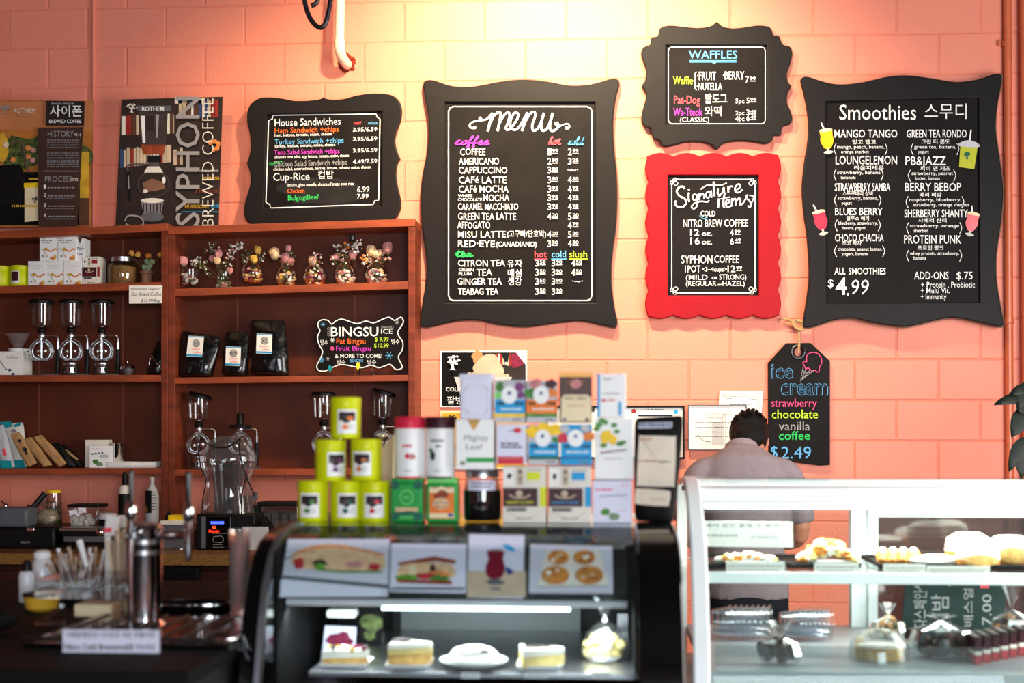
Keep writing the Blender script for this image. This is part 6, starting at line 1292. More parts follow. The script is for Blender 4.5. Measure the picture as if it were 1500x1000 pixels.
rt('white round tin with a dark brown lid standing on the orange panelled tin', 621, 664, 'maroon', lambda a: (a.scrib(a.cx-12, a.cx+8, 647, 3, 'ink'), a.scrib(a.cx-4, a.cx+4, 655, 3, 'ink'), a.blob(a.cx-9, 668, 4, 6, 'ink'), a.blob(a.cx-12, 660, 3, 4, 'leaf_green'), a.scrib(a.cx-6, a.cx+3, 690, 1.5, 'grey_ink'), a.rect(a.cx-21, 698, a.cx+21, 701, 'maroon')))
# glass jar under the white tin
jar('glass jar of dark tea with a steel lid and paper label on the black case', 704, 29, 688, 766, YT, 'black_soft', 'steel', 12, .82, .62)
o = [q for q in C.objects if q.get('label', '').startswith('glass jar of dark tea')][0]
s = S(704, YT); c = P(704, 766, YT)+Vector((0, 29*s, 0)); a = WrapArt(c, 29*s*.97, 704, s, 766); a.rect(684, 704, 727, 719, 'lilac_white'); a.scrib(690, 722, 709, 2, 'ink'); a.scrib(690, 718, 714, 2, 'ink'); build('label', a, o)
def cart(label, x0, x1, y0, y1, m_, fn, depth=.075, bev=.0015, **k): return carton(label, x0, x1, y0, y1, YT, m_, fn, depth, bev=bev, **k)
cart('cream tea box with a lime side stripe, left of the pair with maroon bands', 736.5, 800, 683, 766, 'offwhite', harney(736.5, 800, 683, 766, 'lime_tin'))
cart('cream tea box with a pale blue side stripe, right of the pair with maroon bands', 803, 866, 683, 766, 'offwhite', harney(803, 866, 683, 766, 'sky_blue'))
def yogi(x0, x1, y0, y1, fruit, mid, low, lowest):
    w_, h = x1-x0, y1-y0
    def f(a):
        for (u, v, r, m_) in fruit: a.blob(x0+u*w_, y0+v*h, r*w_, r*w_*.8, m_)
        a.rect(x0, y0+h*.45, x1, y0+h*.78, mid); a.rect(x0, y0+h*.78, x1, y0+h*.86, low); a.oval(x0+w_*.48, y0+h*.34, w_*.26, h*.21, 'white'); a.blob(x0+w_*.48, y0+h*.3, w_*.06, h*.05, 'navy', n=8)
        a.scrib(x0+w_*.1, x0+w_*.3, y0+h*.58, h*.07, 'ink'); a.scrib(x0+w_*.68, x0+w_*.95, y0+h*.58, h*.07, 'ink'); a.scrib(x0+w_*.2, x0+w_*.9, y0+h*.7, h*.04, 'white'); a.scrib(x0+w_*.6, x0+w_*.9, y0+h*.95, h*.05, 'grey_ink')
        if lowest: a.scrib(x0+2, x1-2, y0+h*.84, h*.05, 'navy')
    return f
cart('tea box with purple flowers, blue band and yellow stripe in the top row', 724.5, 769, 557, 619, 'pale_grey', yogi(724.5, 769, 557, 619, [(.2, .15, .2, 'leaf_green'), (.8, .15, .2, 'violet'), (.5, .1, .2, 'pale_grey'), (.85, .35, .14, 'violet'), (.12, .35, .14, 'green_lite')], 'sky_blue', 'lemon', 0))
cart('tea box with fruit, orange band and green stripe in the top row', 771, 816, 557, 619, 'pale_grey', yogi(771, 816, 557, 619, [(.15, .3, .2, 'leaf_green'), (.85, .3, .18, 'petal_orange'), (.3, .08, .2, 'petal_pink'), (.8, .08, .2, 'maroon')], 'orange_print', 'leaf_green', 0))
cart('white and red tea box directly under the purple flower tea box', 727, 771, 621, 680, 'lilac_white', lambda a: (a.blob(758, 630, 6, 4, 'crimson'), a.scrib(745, 753, 632, 2, 'grey_ink'), a.scrib(734, 760, 651, 3, 'ink'), a.scrib(734, 764, 656, 3, 'ink'), a.rect(729, 668, 767, 680, 'crimson'), a.scrib(731, 765, 672, 2, 'petal_pink')), .1)
cart('tea box with lemons, blue band and dark green stripe in the middle row', 774, 818, 621, 681, 'pale_grey', yogi(774, 818, 621, 681, [(.15, .2, .25, 'lemon'), (.85, .15, .25, 'lemon'), (.5, .08, .2, 'lemon'), (.9, .38, .12, 'leaf_green')], 'sky_blue', 'green_dark', 0))
cart('tea box with red berries and blue lettering in the middle row', 821, 867, 621, 681, 'sky_blue', yogi(821, 867, 621, 681, [(.1, .35, .2, 'crimson'), (.9, .3, .2, 'petal_orange'), (.8, .1, .15, 'pale_grey'), (.15, .12, .15, 'pale_grey')], 'sky_blue', 'sky_blue', 1))
def cocoa_fn(a):
    a.blob(843, 560, 14, 7, 'terracotta'); a.poly(spline([(836, 560), (845, 555), (852, 562), (846, 569), (838, 568)], 3, True), 'petal_pink'); a.poly([(822, 617), (866, 617), (866, 582), (860, 578), (827, 578), (822, 583)], 'cream'); a.T('KEY TEN', 828, 858, 585, 4, 'ink', bold=.02); a.scrib(832, 856, 595, 1.5, 'kraft'); a.blob(827, 614, 2.5, 2.5, 'navy'); a.blob(860, 614, 2.5, 2.5, 'cocoa'); a.rect(819.5, 546.5, 866, 552, 'gold')
cart('tall brown and cream cocoa tea box in the top row', 819, 867, 546, 619, 'cocoa', cocoa_fn)
cart('white and blue slim carton at the right end of the top row', 876, 917, 547, 611, 'white', lambda a: (a.rect(874.5, 547, 879, 611, 'sky_blue'), a.scrib(884, 896, 556, 2, 'grey_ink'), a.scrib(882, 908, 577, 1.5, 'grey_ink'), a.blob(884, 586, 3, 2.5, 'crimson'), a.scrib(889, 902, 587, 2.5, 'crimson'), a.rect(906, 588, 910, 608, 'sky_blue')), .08)
def lemon_fn(a):
    for i in range(13): a.blob(890+random.uniform(-8, 12), 640+random.uniform(-12, 12), 5, 5, 'lemon', n=9)
    for x, y in ((878, 622), (874, 628), (887, 618), (904, 632), (912, 648), (884, 652), (882, 616), (900, 622), (908, 650)): a.blob(x, y, 5, 3.4, 'leaf_green', n=8)
    a.scrib(880, 918, 664, 2.5, 'violet', -.12); a.scrib(884, 912, 672, 1, 'grey_ink')
cart('white carton printed with a bunch of lemons above the macaron carton', 871, 928, 612, 702, 'white', lemon_fn)
cart('pinkish white carton with green macarons at the right end of the bottom row', 868, 926, 703, 766, 'lilac_white', lambda a: (a.scrib(872, 898, 718, 3, 'chalk_pink'), a.scrib(910, 920, 711, 1.5, 'chalk_pink'), a.scrib(878, 918, 727, 1.5, 'navy', -.05), a.blob(887, 749, 7, 5, 'leaf_green', j=.1), a.blob(900, 756, 8, 6, 'sage', j=.1), a.scrib(905, 918, 748, 1.2, 'petal_pink')))
def ml(a):
    a.poly([(684, 614), (704, 614), (694, 631)], 'gold'); a.scrib(686, 702, 619, 2, 'leaf_green')
    a.T('Mighty', 679, 715, 645, 8, 'grey_ink', shear=.15); a.T('Leaf', 682, 706, 658, 8, 'grey_ink', shear=.15); a.rect(683, 670, 723, 677, 'green_tin'); a.blob(678, 678, 4, 3, 'sage')
cart('white tea carton with gold notch and green stripe on the tea jar', 668, 723, 614, 687, 'white', ml, .09)
t = thing('square_tin', 'plain lilac white square tin, top of the stack above the tea jar', 'tin', P(697, 614, YT+.04)); g = G('lilac_white'); g.pbox(674, 720, 551, 614, YT, .085); build('body', g, t, bev=.005, seg=3); g = G('lilac_white'); g.pbox(672.5, 721.5, 547, 556, YT-.002, .089); build('lid', g, t, bev=.004, seg=3)
front(t, YT, lambda a: (a.line([(680, 569), (684, 564), (710, 564), (714, 569), (714, 602), (710, 608), (684, 608), (680, 602)], .8, 'pale_grey', closed=True), a.line([(685, 567), (679, 573)], 1.5, 'pale_grey'), a.line([(709, 567), (715, 573)], 1.5, 'pale_grey'), a.line([(681, 598), (687, 606)], 2, 'pale_grey'), a.line([(715, 598), (709, 606)], 1.5, 'pale_grey')))
def pouch(a):
    a.poly(spline([(936, 642), (940, 639), (985, 640), (990, 645), (988, 708), (984, 713), (936, 712), (933, 706)], 3, True), 'tan'); a.poly(spline([(931, 720), (935, 716), (976, 719), (982, 723), (980, 738), (975, 742), (934, 739), (930, 735)], 3, True), 'tan'); a.poly([(936, 620), (985, 619), (984, 627), (935, 628)], 'pale_grey'); a.scrib(937, 983, 625, 4, 'navy')
    a.scrib(938, 955, 646, 4, 'kraft'); a.scrib(935, 965, 677, 2.2, 'toast'); a.scrib(966, 982, 678, 2.2, 'ink'); a.scrib(952, 976, 733, 1.6, 'kraft')
foil_bag('dark stand up pouch with two tan windows at the right end of the tins', [(930, 766), (930, 612), (1003, 608), (989, 768)], YT-.01, .07, 'black_soft', pouch, name='tea_pouch')
g = G('cream'); f = [P(556, 705, -3.3), P(576, 705, -3.3), P(578, 634, -3.3), P(556, 658, -3.3)]; g.hexa(f, [v+Vector((0, .08, 0)) for v in f]); g.box(f[0].x, f[1].x, -3.3, -3.22, ZC, f[0].z); tag(build('cream_packet', g, bev=.004), 'tall cream packet half hidden between the lime tins and the red lidded tin', 'packet')
# ================================================================ WHITE DISPLAY CASE
WX0, WX1 = P(1008, 730, -3.2).x, P(1640, 730, -3.2).x
wc = thing('display_case', 'white framed bakery display case at the right', 'display case', ((WX0+WX1)/2, -3.1, 0))
wp = [(-3.2, 1.352), (-3.34, 1.318), (-3.44, 1.25), (-3.5, 1.15), (-3.55, 1.02), (-3.58, .85)]
g = G('shop_glass'); g.box(WX0+.01, WX1, -3.21, -2.6, 1.400, 1.406); build('top_glass', g, wc)
g = G('case_white'); g.box(WX0+.01, WX1, -3.22, -3.12, 1.352, 1.396); build('header', g, wc, bev=.006)
g = G('case_white'); g.box(WX0+.01, WX1, -2.66, -2.6, 1.36, 1.398); build('rear_header', g, wc, bev=.003)
g = G('case_glass'); g.strip(wp, WX0+.04, WX1, .005); build('front_glass', g, wc, ang=60)
g = G('case_white'); g.strip([(-3.05, 1.40), (-3.2, 1.397), (-3.30, 1.36)]+[(y-.012, z+.004) for y, z in wp[2:]]+[(-3.58, .4)], WX0-.012, WX0+.03, .02); build('front_post', g, wc, bev=.006, ang=60)
g = G('case_glass'); g.box(WX0, WX0+.005, -3.2, -2.62, .9, 1.38); build('side_glass', g, wc)
g = G('case_white'); g.box(WX0, WX0+.03, -2.66, -2.6, .5, 1.38); build('rear_post', g, wc)
g = G('case_white'); g.pbox(1247, 1270, 738, 952, -2.66, .05); build('rear_post', g, wc, bev=.003)
g = G('case_white'); g.pbox(1272, 1640, 741, 758, -2.68, .03); g.pbox(1272, 1286, 757, 940, -2.68, .03); f_ = build('sliding_door', g, wc, bev=.003)
g = G('smoke_plastic'); g.pbox(1286, 1640, 757, 940, -2.67, .005); build('pane', g, f_)
g = G('tube_light'); g.tube([(WX0+.05, -3.13, 1.343), (WX1-.03, -3.13, 1.343)], .009); build('lamp_tube', g, wc)
zs_ = P(1200, 836, -3.2).z
g = G('case_white'); g.box(WX0+.03, WX1, -3.21, -3.19, zs_-.034, zs_-.004); g.box(WX0+.03, WX1, -3.2, -2.72, zs_-.012, zs_-.002, 'clear_glass'); build('shelf', g, wc, bev=.002)
zl = P(1200, 975, -3.4).z
g = G('case_deck'); g.box(WX0+.03, WX1, -3.5, -2.62, zl-.03, zl); g.box(WX0+.03, WX1, -3.56, -3.5, zl-.09, zl-.02); build('deck', g, wc, bev=.003)
g = G('case_white'); g.box(WX0, WX1, -3.56, -2.62, .05, zl-.09); build('lower_body', g, wc)
g = G('acrylic'); g.box(WX0+.05, WX1, -3.46, -3.455, zl, zl+.06); build('rail', g, wc)
for yy, zz, e in ((-3.0, 1.345, 9), (-3.0, zs_-.04, 1.6)):
    dl = bpy.data.lights.new('case_light', 'AREA'); dl.shape = 'RECTANGLE'; dl.size = WX1-WX0-.2; dl.size_y = .05; dl.energy = e; dl.color = (1, .98, .92)
    lo = bpy.data.objects.new('case_light', dl); C.objects.link(lo); lo.location = ((WX0+WX1)/2, yy, zz)
def tray(label, x0, x1, Y=-3.12, z_=None, m_='black', th=.012, d=.3, name='tray'):
    z_ = zs_ if z_ is None else z_; g = G(m_); a_, b_ = P(x0, 830, Y).x, P(x1, 830, Y).x; n = G(m_)
    g.box(a_, b_, Y, Y+d, z_, z_+.004); g.box(a_, b_, Y, Y+.004, z_, z_+th); g.box(a_, b_, Y+d-.004, Y+d, z_, z_+th); g.box(a_, a_+.004, Y, Y+d, z_, z_+th); g.box(b_-.004, b_, Y, Y+d, z_, z_+th)
    return tag(build(name, g, smooth=False), label, 'tray')
tray('black tray under the salad plate at the left of the white case', 1032, 1150); tray('black tray under the fried pastry in the white case', 1155, 1262); tray('black tray under the loaves in the white case', 1290, 1520)
def strip_tag(x0, x1, y0, y1, l, Y=-3.215):
    g = G('paper'); g.pbox(x0, x1, y0, y1, Y, .003); o = tag(build('price_tag', g, smooth=False), l, 'price tag', 'printed tags along the white case shelf'); a = Art(Y); a.scrib(x0+3, x1-3, (y0+y1)/2, 1.6, 'grey_ink'); a.scrib(x0+3, x1-8, y1-2, 1.4, 'grey_ink'); build('print', a, o, smooth=False)
strip_tag(1064, 1150, 822, 837, 'printed tag strip at the left below the standing sign'); strip_tag(1193, 1258, 824, 838, 'printed tag strip below the fried pastry'); strip_tag(1294, 1356, 826, 839, 'short printed tag strip right of the white door post'); strip_tag(1358, 1450, 829, 840, 'long printed tag strip below the powdered loaves')
t, a = sheet('card_sign', 'cream lettered card standing in the white case before the man', 'sign', [(1028, 763), (1161, 765), (1162, 802), (1028, 800)], -3.02, 'paper', .004); a.T('예약 없인 흘릴 수 없어', 1033, 1140, 772, 6, 'ink', fit=True); a.scrib(1034, 1080, 785, 2, 'grey_ink'); a.scrib(1100, 1140, 788, 3, 'pale_grey'); build('print', a, t, smooth=False)
zz = zs_+.004
def heap(label, cx, w_, h, ms, n, Y, zb, name, cat, r=.02, group=None):
    s = S(cx, Y); c = P(cx, 800, Y); c.z = zb; t = thing(name, label, cat, c, group); g = G('white_gloss'); g.lathe([(w_*s*.42, 0), (w_*s*.52, .008), (w_*s*.5, .009)], c, seg=24, capt=True, sy=.6); build('plate', g, t)
    g = G(ms[0])
    for i in range(n):
        u = random.uniform(-1, 1); v = random.uniform(-1, 1)*.5; hh = max(0, 1-u*u-v*v)*random.uniform(.2, 1)*h*s
        g.ball(c+Vector((u*w_*.45*s, v*w_*.4*s, .01+hh)), (r*random.uniform(.6, 1.2), r*.8, r*random.uniform(.4, .9)), random.choice(ms), jit=.25, seg=7, rings=5)
    build('topping', g, t, kind='stuff'); return t
heap('low plate of pale cut fruit behind the first tag strip', 1092, 90, 9, ['cake_white', 'bread', 'crust', 'cake_white'], 60, -3.0, zz, 'fruit_plate', 'plate', .012)
heap('heaped golden fried pastry dusted with sugar, between man and door post', 1212, 84, 27, ['crust', 'bread', 'cake_white', 'petal_orange', 'crust'], 110, -3.0, zz, 'fried_pastry', 'pastry', .016)
t = thing('pastry_tray', 'row of sugared twisted rolls right of the white door post', 'pastry', (P(1318, 800, -3.0).x, -3.0, zz))
for i, x in enumerate((1293, 1308, 1323, 1338)):
    g = G('crust'); c = P(x, 800, -3.0); c.z = zz; g.tube([c+Vector((-.012, -.05, .012)), c+Vector((0, 0, .028)), c+Vector((.012, .06, .016))], [.011, .02, .012], smooth=3, seg=10); build('roll', g, t); g = G('cake_white'); g.tube([c+Vector((-.008, -.03, .022)), c+Vector((0, 0, .038)), c+Vector((.008, .04, .026))], [.006, .013, .006], smooth=3, seg=8); build('sugar', g, t)
def loaf(label, cx, w_, h, Y, cut, off=0):
    s = S(cx, Y); c = P(cx, 800, Y); c.z = zz+off; t = thing('loaf', label, 'bread', c); W_ = w_*s; H = h*s
    g = G('crust'); g.lathe([(W_*.38, 0), (W_*.48, H*.15), (W_*.5, H*.5), (W_*.44, H*.8), (W_*.25, H*.97), (.001, H)], c, seg=24, sy=.7); build('crust', g, t)
    g = G('cake_white'); g.lathe([(W_*.505, H*.42), (W_*.46, H*.82), (W_*.27, H*1.0), (.001, H*1.03)], c, seg=24, sy=.7, capb=False); build('sugar_dusting', g, t)
    g = G('sponge'); g.ball(c+Vector((0, -W_*.33, H*.38)), (W_*.36, .012, H*.28), seg=14, rings=8); build('cut_face', g, t)
loaf('powdered round loaf lying in front, middle of the right shelf', 1432, 66, 31, -3.08, True); loaf('powdered round loaf behind the front loaf', 1418, 68, 44, -2.93, True); loaf('powdered round loaf at the far right of the shelf', 1478, 70, 44, -3.02, True)
g = G('paper'); c = P(1370, 800, -3.05); c.z = zz; g.ball(c+Vector((0, 0, .012)), (.07, .045, .016), seg=16, rings=8, jit=.05); tag(build('flat_pastry', g), 'flat white sugared pastry left of the powdered loaves', 'pastry')
# chalk sign lying behind the lower tier
t, a = sheet('green_chalk_sign', 'dark green chalk sign with sideways lettering seen through the lower white case', 'sign', [(1326, 850), (1472, 850), (1472, 931), (1322, 931)], -2.75, 'board_green', .01)
a.R('다스페인', 1358, 926, 872, 20, 'chalk_grey', fit=True, bold=.0); a.R('시', 1352, 872, 856, 14, 'chalk_grey', fit=True); a.R('니밤', 1390, 926, 877, 26, 'chalk_grey', fit=True); a.R('배스얼', 1426, 924, 868, 15, 'chalk_grey', fit=True); a.R('7.00', 1452, 922, 877, 13, 'chalk_grey'); a.scrib(1436, 1448, 868, 8, 'chalk_red'); a.R('ㅅ', 1392, 866, 854, 12, 'chalk_grey', fit=True)
build('chalk_lettering', a, t, smooth=False)
# cups
def cup_row(x0, x1, y0, y1, Y, where):
    n = 8; s = S((x0+x1)/2, Y)
    R_ = (y1-y0)/2*s; c = P(x0, (y0+y1)/2, Y); 
    for i in range(n):
        g = G('cup_plastic'); x = c.x+(x1-x0)*s*i/n; M = Matrix.Rotation(PI/2, 3, 'Y')
        g.lathe([(R_*.72, 0), (R_*.9, .05), (R_, .052), (R_*1.0, .056)], (x, Y+R_, zl+R_+.002), M=M, seg=20)
        o = build('plastic_cup', g); tag(o, ORD[i]+' clear cup from the left, nested lying row, '+where, 'cup', 'nested clear plastic cups '+where)
cup_row(1045, 1112, 897, 948, -3.0, 'at the left of the lower tier'); cup_row(1146, 1200, 900, 948, -3.0, 'before the red wall')
def tied(label, cx, w_, h, Y, ms, r=.014, n=40, tail=30):
    s = S(cx, Y); c = P(cx, 900, Y); c.z = zl; t = thing('treat_bag', label, 'bag', c); g = G(ms[0])
    for i in range(n):
        q = random.uniform(0, 2*PI); rr = random.uniform(0, .42)*w_*s; g.ball(c+Vector((rr*math.cos(q), rr*.6*math.sin(q), .01+random.uniform(0, h*.75)*s*(1-rr/(w_*s)))), r, random.choice(ms), jit=.25, seg=7, rings=5)
    build('contents', g, t, kind='stuff'); g = G('plastic_film'); g.lathe([(w_*.42*s, 0), (w_*.5*s, h*.3*s), (w_*.4*s, h*.75*s), (2*s, h*s), (2*s, (h+3)*s), (w_*.16*s, (h+tail*.6)*s), (w_*.24*s, (h+tail)*s)], c, seg=13, sy=.7); build('film', g, t, smooth=False)
tied('clear tied bag of dark chocolates in the lower left of the white case', 1143, 68, 38, -3.38, ['choc', 'choc', 'ink', 'plastic_grey'], tail=22)
tied('clear bag of dark brown cookies at the centre of the lower tier', 1378, 110, 50, -3.25, ['choc', 'cocoa', 'plastic_grey'], .018, 70, 10)
tied('large shiny clear bag of pastries at the lower right of the white case', 1482, 70, 55, -3.1, ['crust', 'cocoa', 'plastic_grey'], .018, 45, 45)
tied('small bag of pale herbs behind the lower tier cake', 1300, 56, 30, -2.9, ['foliage_print', 'book_cream', 'kraft'], .012, 30, 20)
t = thing('wrapped_cake', 'round pale cheesecake under a clear domed lid in the lower tier', 'cake', (P(1288, 950, -3.3).x, -3.3, zl)); c = P(1288, 950, -3.3); c.z = zl; s = S(1288, -3.3)
g = G('sponge'); g.lathe([(34*s, 1*s), (35*s, 18*s), (33*s, 20*s)], c, seg=26, capt=True, sy=.7); build('cake', g, t); g = G('cake_white'); g.lathe([(33*s, 19*s), (32*s, 23*s), (25*s, 24*s)], c, seg=26, capt=True, sy=.7); build('icing', g, t); g = G('clear_glass'); g.lathe([(46*s, 0), (43*s, 26*s), (30*s, 42*s), (8*s, 47*s)], c, seg=26, sy=.7, capt=True, capb=False); build('dome', g, t)
for i in range(7):
    Yc = -3.36+.03*i; x = 1428+i*13; c = P(x, 950, Yc-.0); c.z = zl; s = S(x, Yc); t = thing('cake_slice', ORD[i]+' red layered cake slice from the front of the lower tier row', 'cake', c, 'red layered cake slices in the lower tier')
    for z0, z1, m_ in ((0, 14, 'strawberry'), (14, 20, 'cake_white'), (20, 36, 'maroon'), (36, 42, 'choc')): g = G(m_); g.box(c.x, c.x+10*s, c.y, c.y+.1, c.z+z0*s+.001, c.z+z1*s); build('layer', g, t, bev=.001)

# ================================================================ FRONT COUNTER with the tap
ZF = 1.08
g = G('black_soft'); g.box(-2.3, X0-.01, -4.35, -2.75, .08, ZF-.03, 'black'); cx_ = build('front_counter', g, smooth=False); tag(cx_, 'black front counter body at the lower left', 'counter')
g = G('black_soft'); g.box(-2.32, X0-.005, -4.38, -2.72, ZF-.03, ZF); tag(build('dark_worktop', g, bev=.004), 'dark worktop of the front counter with the beer tap', 'counter')
YN = -3.78; s = S(211, YN)
t = thing('coffee_tap', 'chrome tap tower with two tall handles on the front counter', 'tap', P(211, 925, YN)); c = P(211, 925, YN); c.z = ZF
Hh = P(211, 768, YN).z-ZF
g = G('chrome'); g.lathe([(33*s, 0), (33*s, .01), (26*s, .02), (25.5*s, .03), (25.5*s, Hh-.012), (26.5*s, Hh-.008), (24*s, Hh), (10*s, Hh+.004)], c, seg=32, capt=True); build('tower', g, t)
g = G('steel'); g.lathe([(26*s, Hh-.07), (26.2*s, Hh-.06)], c, seg=32, capb=False); g.lathe([(26*s, Hh-.045), (26.2*s, Hh-.035)], c, seg=32, capb=False); build('band', g, t)
for hx, Yh, y0, yb, by in ((192, YN-.10, 692, 738, 790), (276, YN-.02, 694, 740, 822)):
    s2 = S(hx, Yh); q = lambda x, y: P(x, y, Yh)
    g = G('black_gloss'); g.tube([q(hx, yb), q(hx, y0)], [4*s2, 4.6*s2], seg=14); g.ball(q(hx, y0), 4.6*s2); build('tap_handle', g, t)
    g = G('chrome'); g.lathe([(3*s2, 0), (8*s2, 6*s2), (9*s2, 16*s2), (7*s2, 24*s2), (4*s2, 30*s2)], q(hx, yb+26), seg=18, capt=True); g.tube([q(hx, yb+24), q(hx, by-14), q(hx-1, by)], [7*s2, 6*s2, 3.4*s2], seg=14); build('faucet', g, t)
    g = G('chrome'); g.tube([q(hx, 784), P(211, 784, YN)], 6*s2, seg=14); build('shank', g, t)
g = G('chrome'); g.tube([P(192, 790, YN-.1), P(192, 915, YN-.1), (P(192, 915, YN-.1).x, YN-.1, ZF)], .007, seg=10); build('drain_tube', g, t)
# drip tray, sign
g = G('black_gloss'); xa, xb = P(60, 950, -4.0).x, P(355, 950, -4.0).x; g.box(xa, xb, -4.1, -3.6, ZF, ZF+.012); dt = tag(build('drip_tray', g, bev=.004), 'black drip tray with chrome rim under the tap tower', 'tray')
g = G('chrome'); g.tube([(xa, -4.1, ZF+.02), (xb-.03, -4.1, ZF+.02), (xb, -4.07, ZF+.02), (xb, -3.62, ZF+.02)], .006, seg=8); build('rim', g, dt)
for i in range(9): g = G('dull_steel'); x = xa+.03+(xb-xa-.06)*i/8; g.tube([(x, -4.08, ZF+.014), (x, -3.64, ZF+.014)], .002, seg=5); build('grate_bar', g, dt)
t, a = sheet('lettered_sign', 'white lettered sign about nitro cold brew before the tap', 'sign', [(92, 922), (233, 923), (233, 959), (92, 959)], -4.15, 'lilac_white', .004)
a.T('카페로명만의 나이트로 저온 추출커피', 97, 226, 934, 9, 'ink', fit=True, bold=.05); a.T('Nitro Cold Brewered', 94, 186, 951, 8, 'ink', bold=.09); a.T(']를 맛보세요', 186, 228, 953, 10, 'ink', fit=True, bold=.06); build('print', a, t, smooth=False)
g = G('acrylic'); p_ = P(92, 959, -4.15); q_ = P(233, 959, -4.15); g.box(p_.x, q_.x, -4.146, -4.115, ZF, max(p_.z, ZF)+.003); build('foot', g, t)
# acrylic straw and napkin holder
Y = -3.75; t = thing('acrylic_holder', 'clear acrylic organiser of slanted rods left of the tap', 'holder', P(120, 900, Y)); 
g = G('acrylic'); f = [P(50, 918, Y), P(185, 918, Y), P(185, 900, Y), P(50, 900, Y)]; g.box(f[0].x, f[1].x, Y, Y+.2, ZF, ZF+.05); build('box', g, t, bev=.004)
for p, q in (((52, 914), (150, 884)), ((96, 900), (186, 900)), ((66, 945), (92, 925)), ((52, 950), (95, 952)), ((150, 912), (186, 884))): g = G('clear_glass'); g.tube([P(*p, Y-.05), P(*q, Y)], .004, seg=8); build('rod', g, t)
# straws in a cup
Y = -3.5; s = S(175, Y); c = P(178, 905, Y); c.z = ZF
t = thing('straw_holder', 'tall holder crammed with paper wrapped straws left of the tap', 'straws', c)
g = G('cup_plastic'); g.lathe([(9*s, 0), (13*s, 60*s)], c, seg=18); build('holder', g, t)
for i in range(34):
    q = random.uniform(0, 2*PI); r0 = random.uniform(0, 8)*s; r1 = random.uniform(4, 19)*s; h = random.uniform(95, 122)*s; g = G(random.choice(['warm_dim_beige', 'warm_dim_beige', 'cream'])); g.tube([c+Vector((r0*math.cos(q), r0*math.sin(q), .004)), c+Vector((r1*math.cos(q), r1*math.sin(q), h))], .0042, seg=6); build('straw', g, t)
g = G('paper'); f = [P(152, 800, -3.42), P(168, 800, -3.42), P(174, 772, -3.42), P(156, 768, -3.42)]; g.hexa(f, [v+Vector((0, .03, 0)) for v in f]); f = [P(150, 795, -3.425), P(162, 795, -3.425), P(163, 787, -3.425), P(151, 789, -3.425)]; g.hexa(f, [v+Vector((0, .03, 0)) for v in f], 'chalk_red'); g.tube([P(158, 800, -3.41), P(158, 905, -3.41)], .008); tag(build('napkin_pack', g, bev=.002), 'folded white paper with a red mark sticking up behind the straws', 'paper')
t = thing('cutlery_tub', 'low tub of loose clear plastic cutlery left of the straws', 'cutlery', (P(115, 870, -3.25).x, -3.25, ZF)); c = P(115, 870, -3.25); c.z = ZF; s = S(115, -3.25)
g = G('black_soft'); g.box(c.x-46*s, c.x+52*s, -3.32, -3.14, ZF, ZF+.04); build('tub', g, t, bev=.004)
for i in range(46):
    x = random.uniform(-34, 40); q = (x/40)*.55+random.uniform(-.35, .35); L = random.uniform(42, 66)*s; p0 = c+Vector((x*.8*s, random.uniform(-.05, .06), .02)); p1 = p0+Vector((math.sin(q)*L, random.uniform(-.02, .02), math.cos(q)*L)); g = G(random.choice(['cup_clear', 'warm_dim_beige', 'warm_dim_beige'])); g.tube([p0, p0*.25+p1*.75, p1], [.0022, .003, .006], seg=5); build('fork', g, t)
g = G('white'); g.tube([P(127, 830, -3.3), P(116, 791, -3.3)], [.007, .009], seg=10); build('spoon', g, t)
Yq = -3.2
squeeze('frosted squeeze bottle with a round white cap at the far left', 62, 36, 800, 868, Yq, 'cup_clear', 'white', .5, lab=None, caph=.16)
squeeze('frosted squeeze bottle with black pump top, lower and left of the capped one', 40, 24, 812, 872, Yq-.1, 'cup_clear', 'black', .45, lab=None, caph=.3)
t = thing('mixing_bowl', 'yellow bowl with a dark rim at the far left of the front counter', 'bowl', P(61, 895, -3.4)); c = P(61, 895, -3.5); c.z = ZF+.01; s = S(61, -3.5)
g = G('yellow_print'); g.lathe([(14*s, 0), (22*s, 6*s), (26*s, 24*s), (24*s, 24*s), (20*s, 8*s)], c, seg=26); build('bowl_body', g, t); g = G('black'); g.lathe([(26.4*s, 23*s), (26.6*s, 27*s), (18*s, 27.5*s)], c, seg=26, capt=True); build('lid', g, t)
g = G('cream'); g.pbox(108, 163, 859, 878, -3.6, .09); tag(build('napkin_stack', g, bev=.004), 'pale block of napkins between the yellow bowl and the straws', 'napkins')
g = G('black_soft'); g.ball((P(-10, 905, -3.9).x, -3.9, ZF+.01), (.06, .06, .03), seg=18, rings=10, jit=.06); g.ball((P(-30, 905, -3.9).x, -3.9, ZF+.01), (.08, .08, .035), seg=18, rings=10, jit=.06); tag(build('dark_cloth', g), 'dark crumpled cloth at the lower left corner', 'cloth')
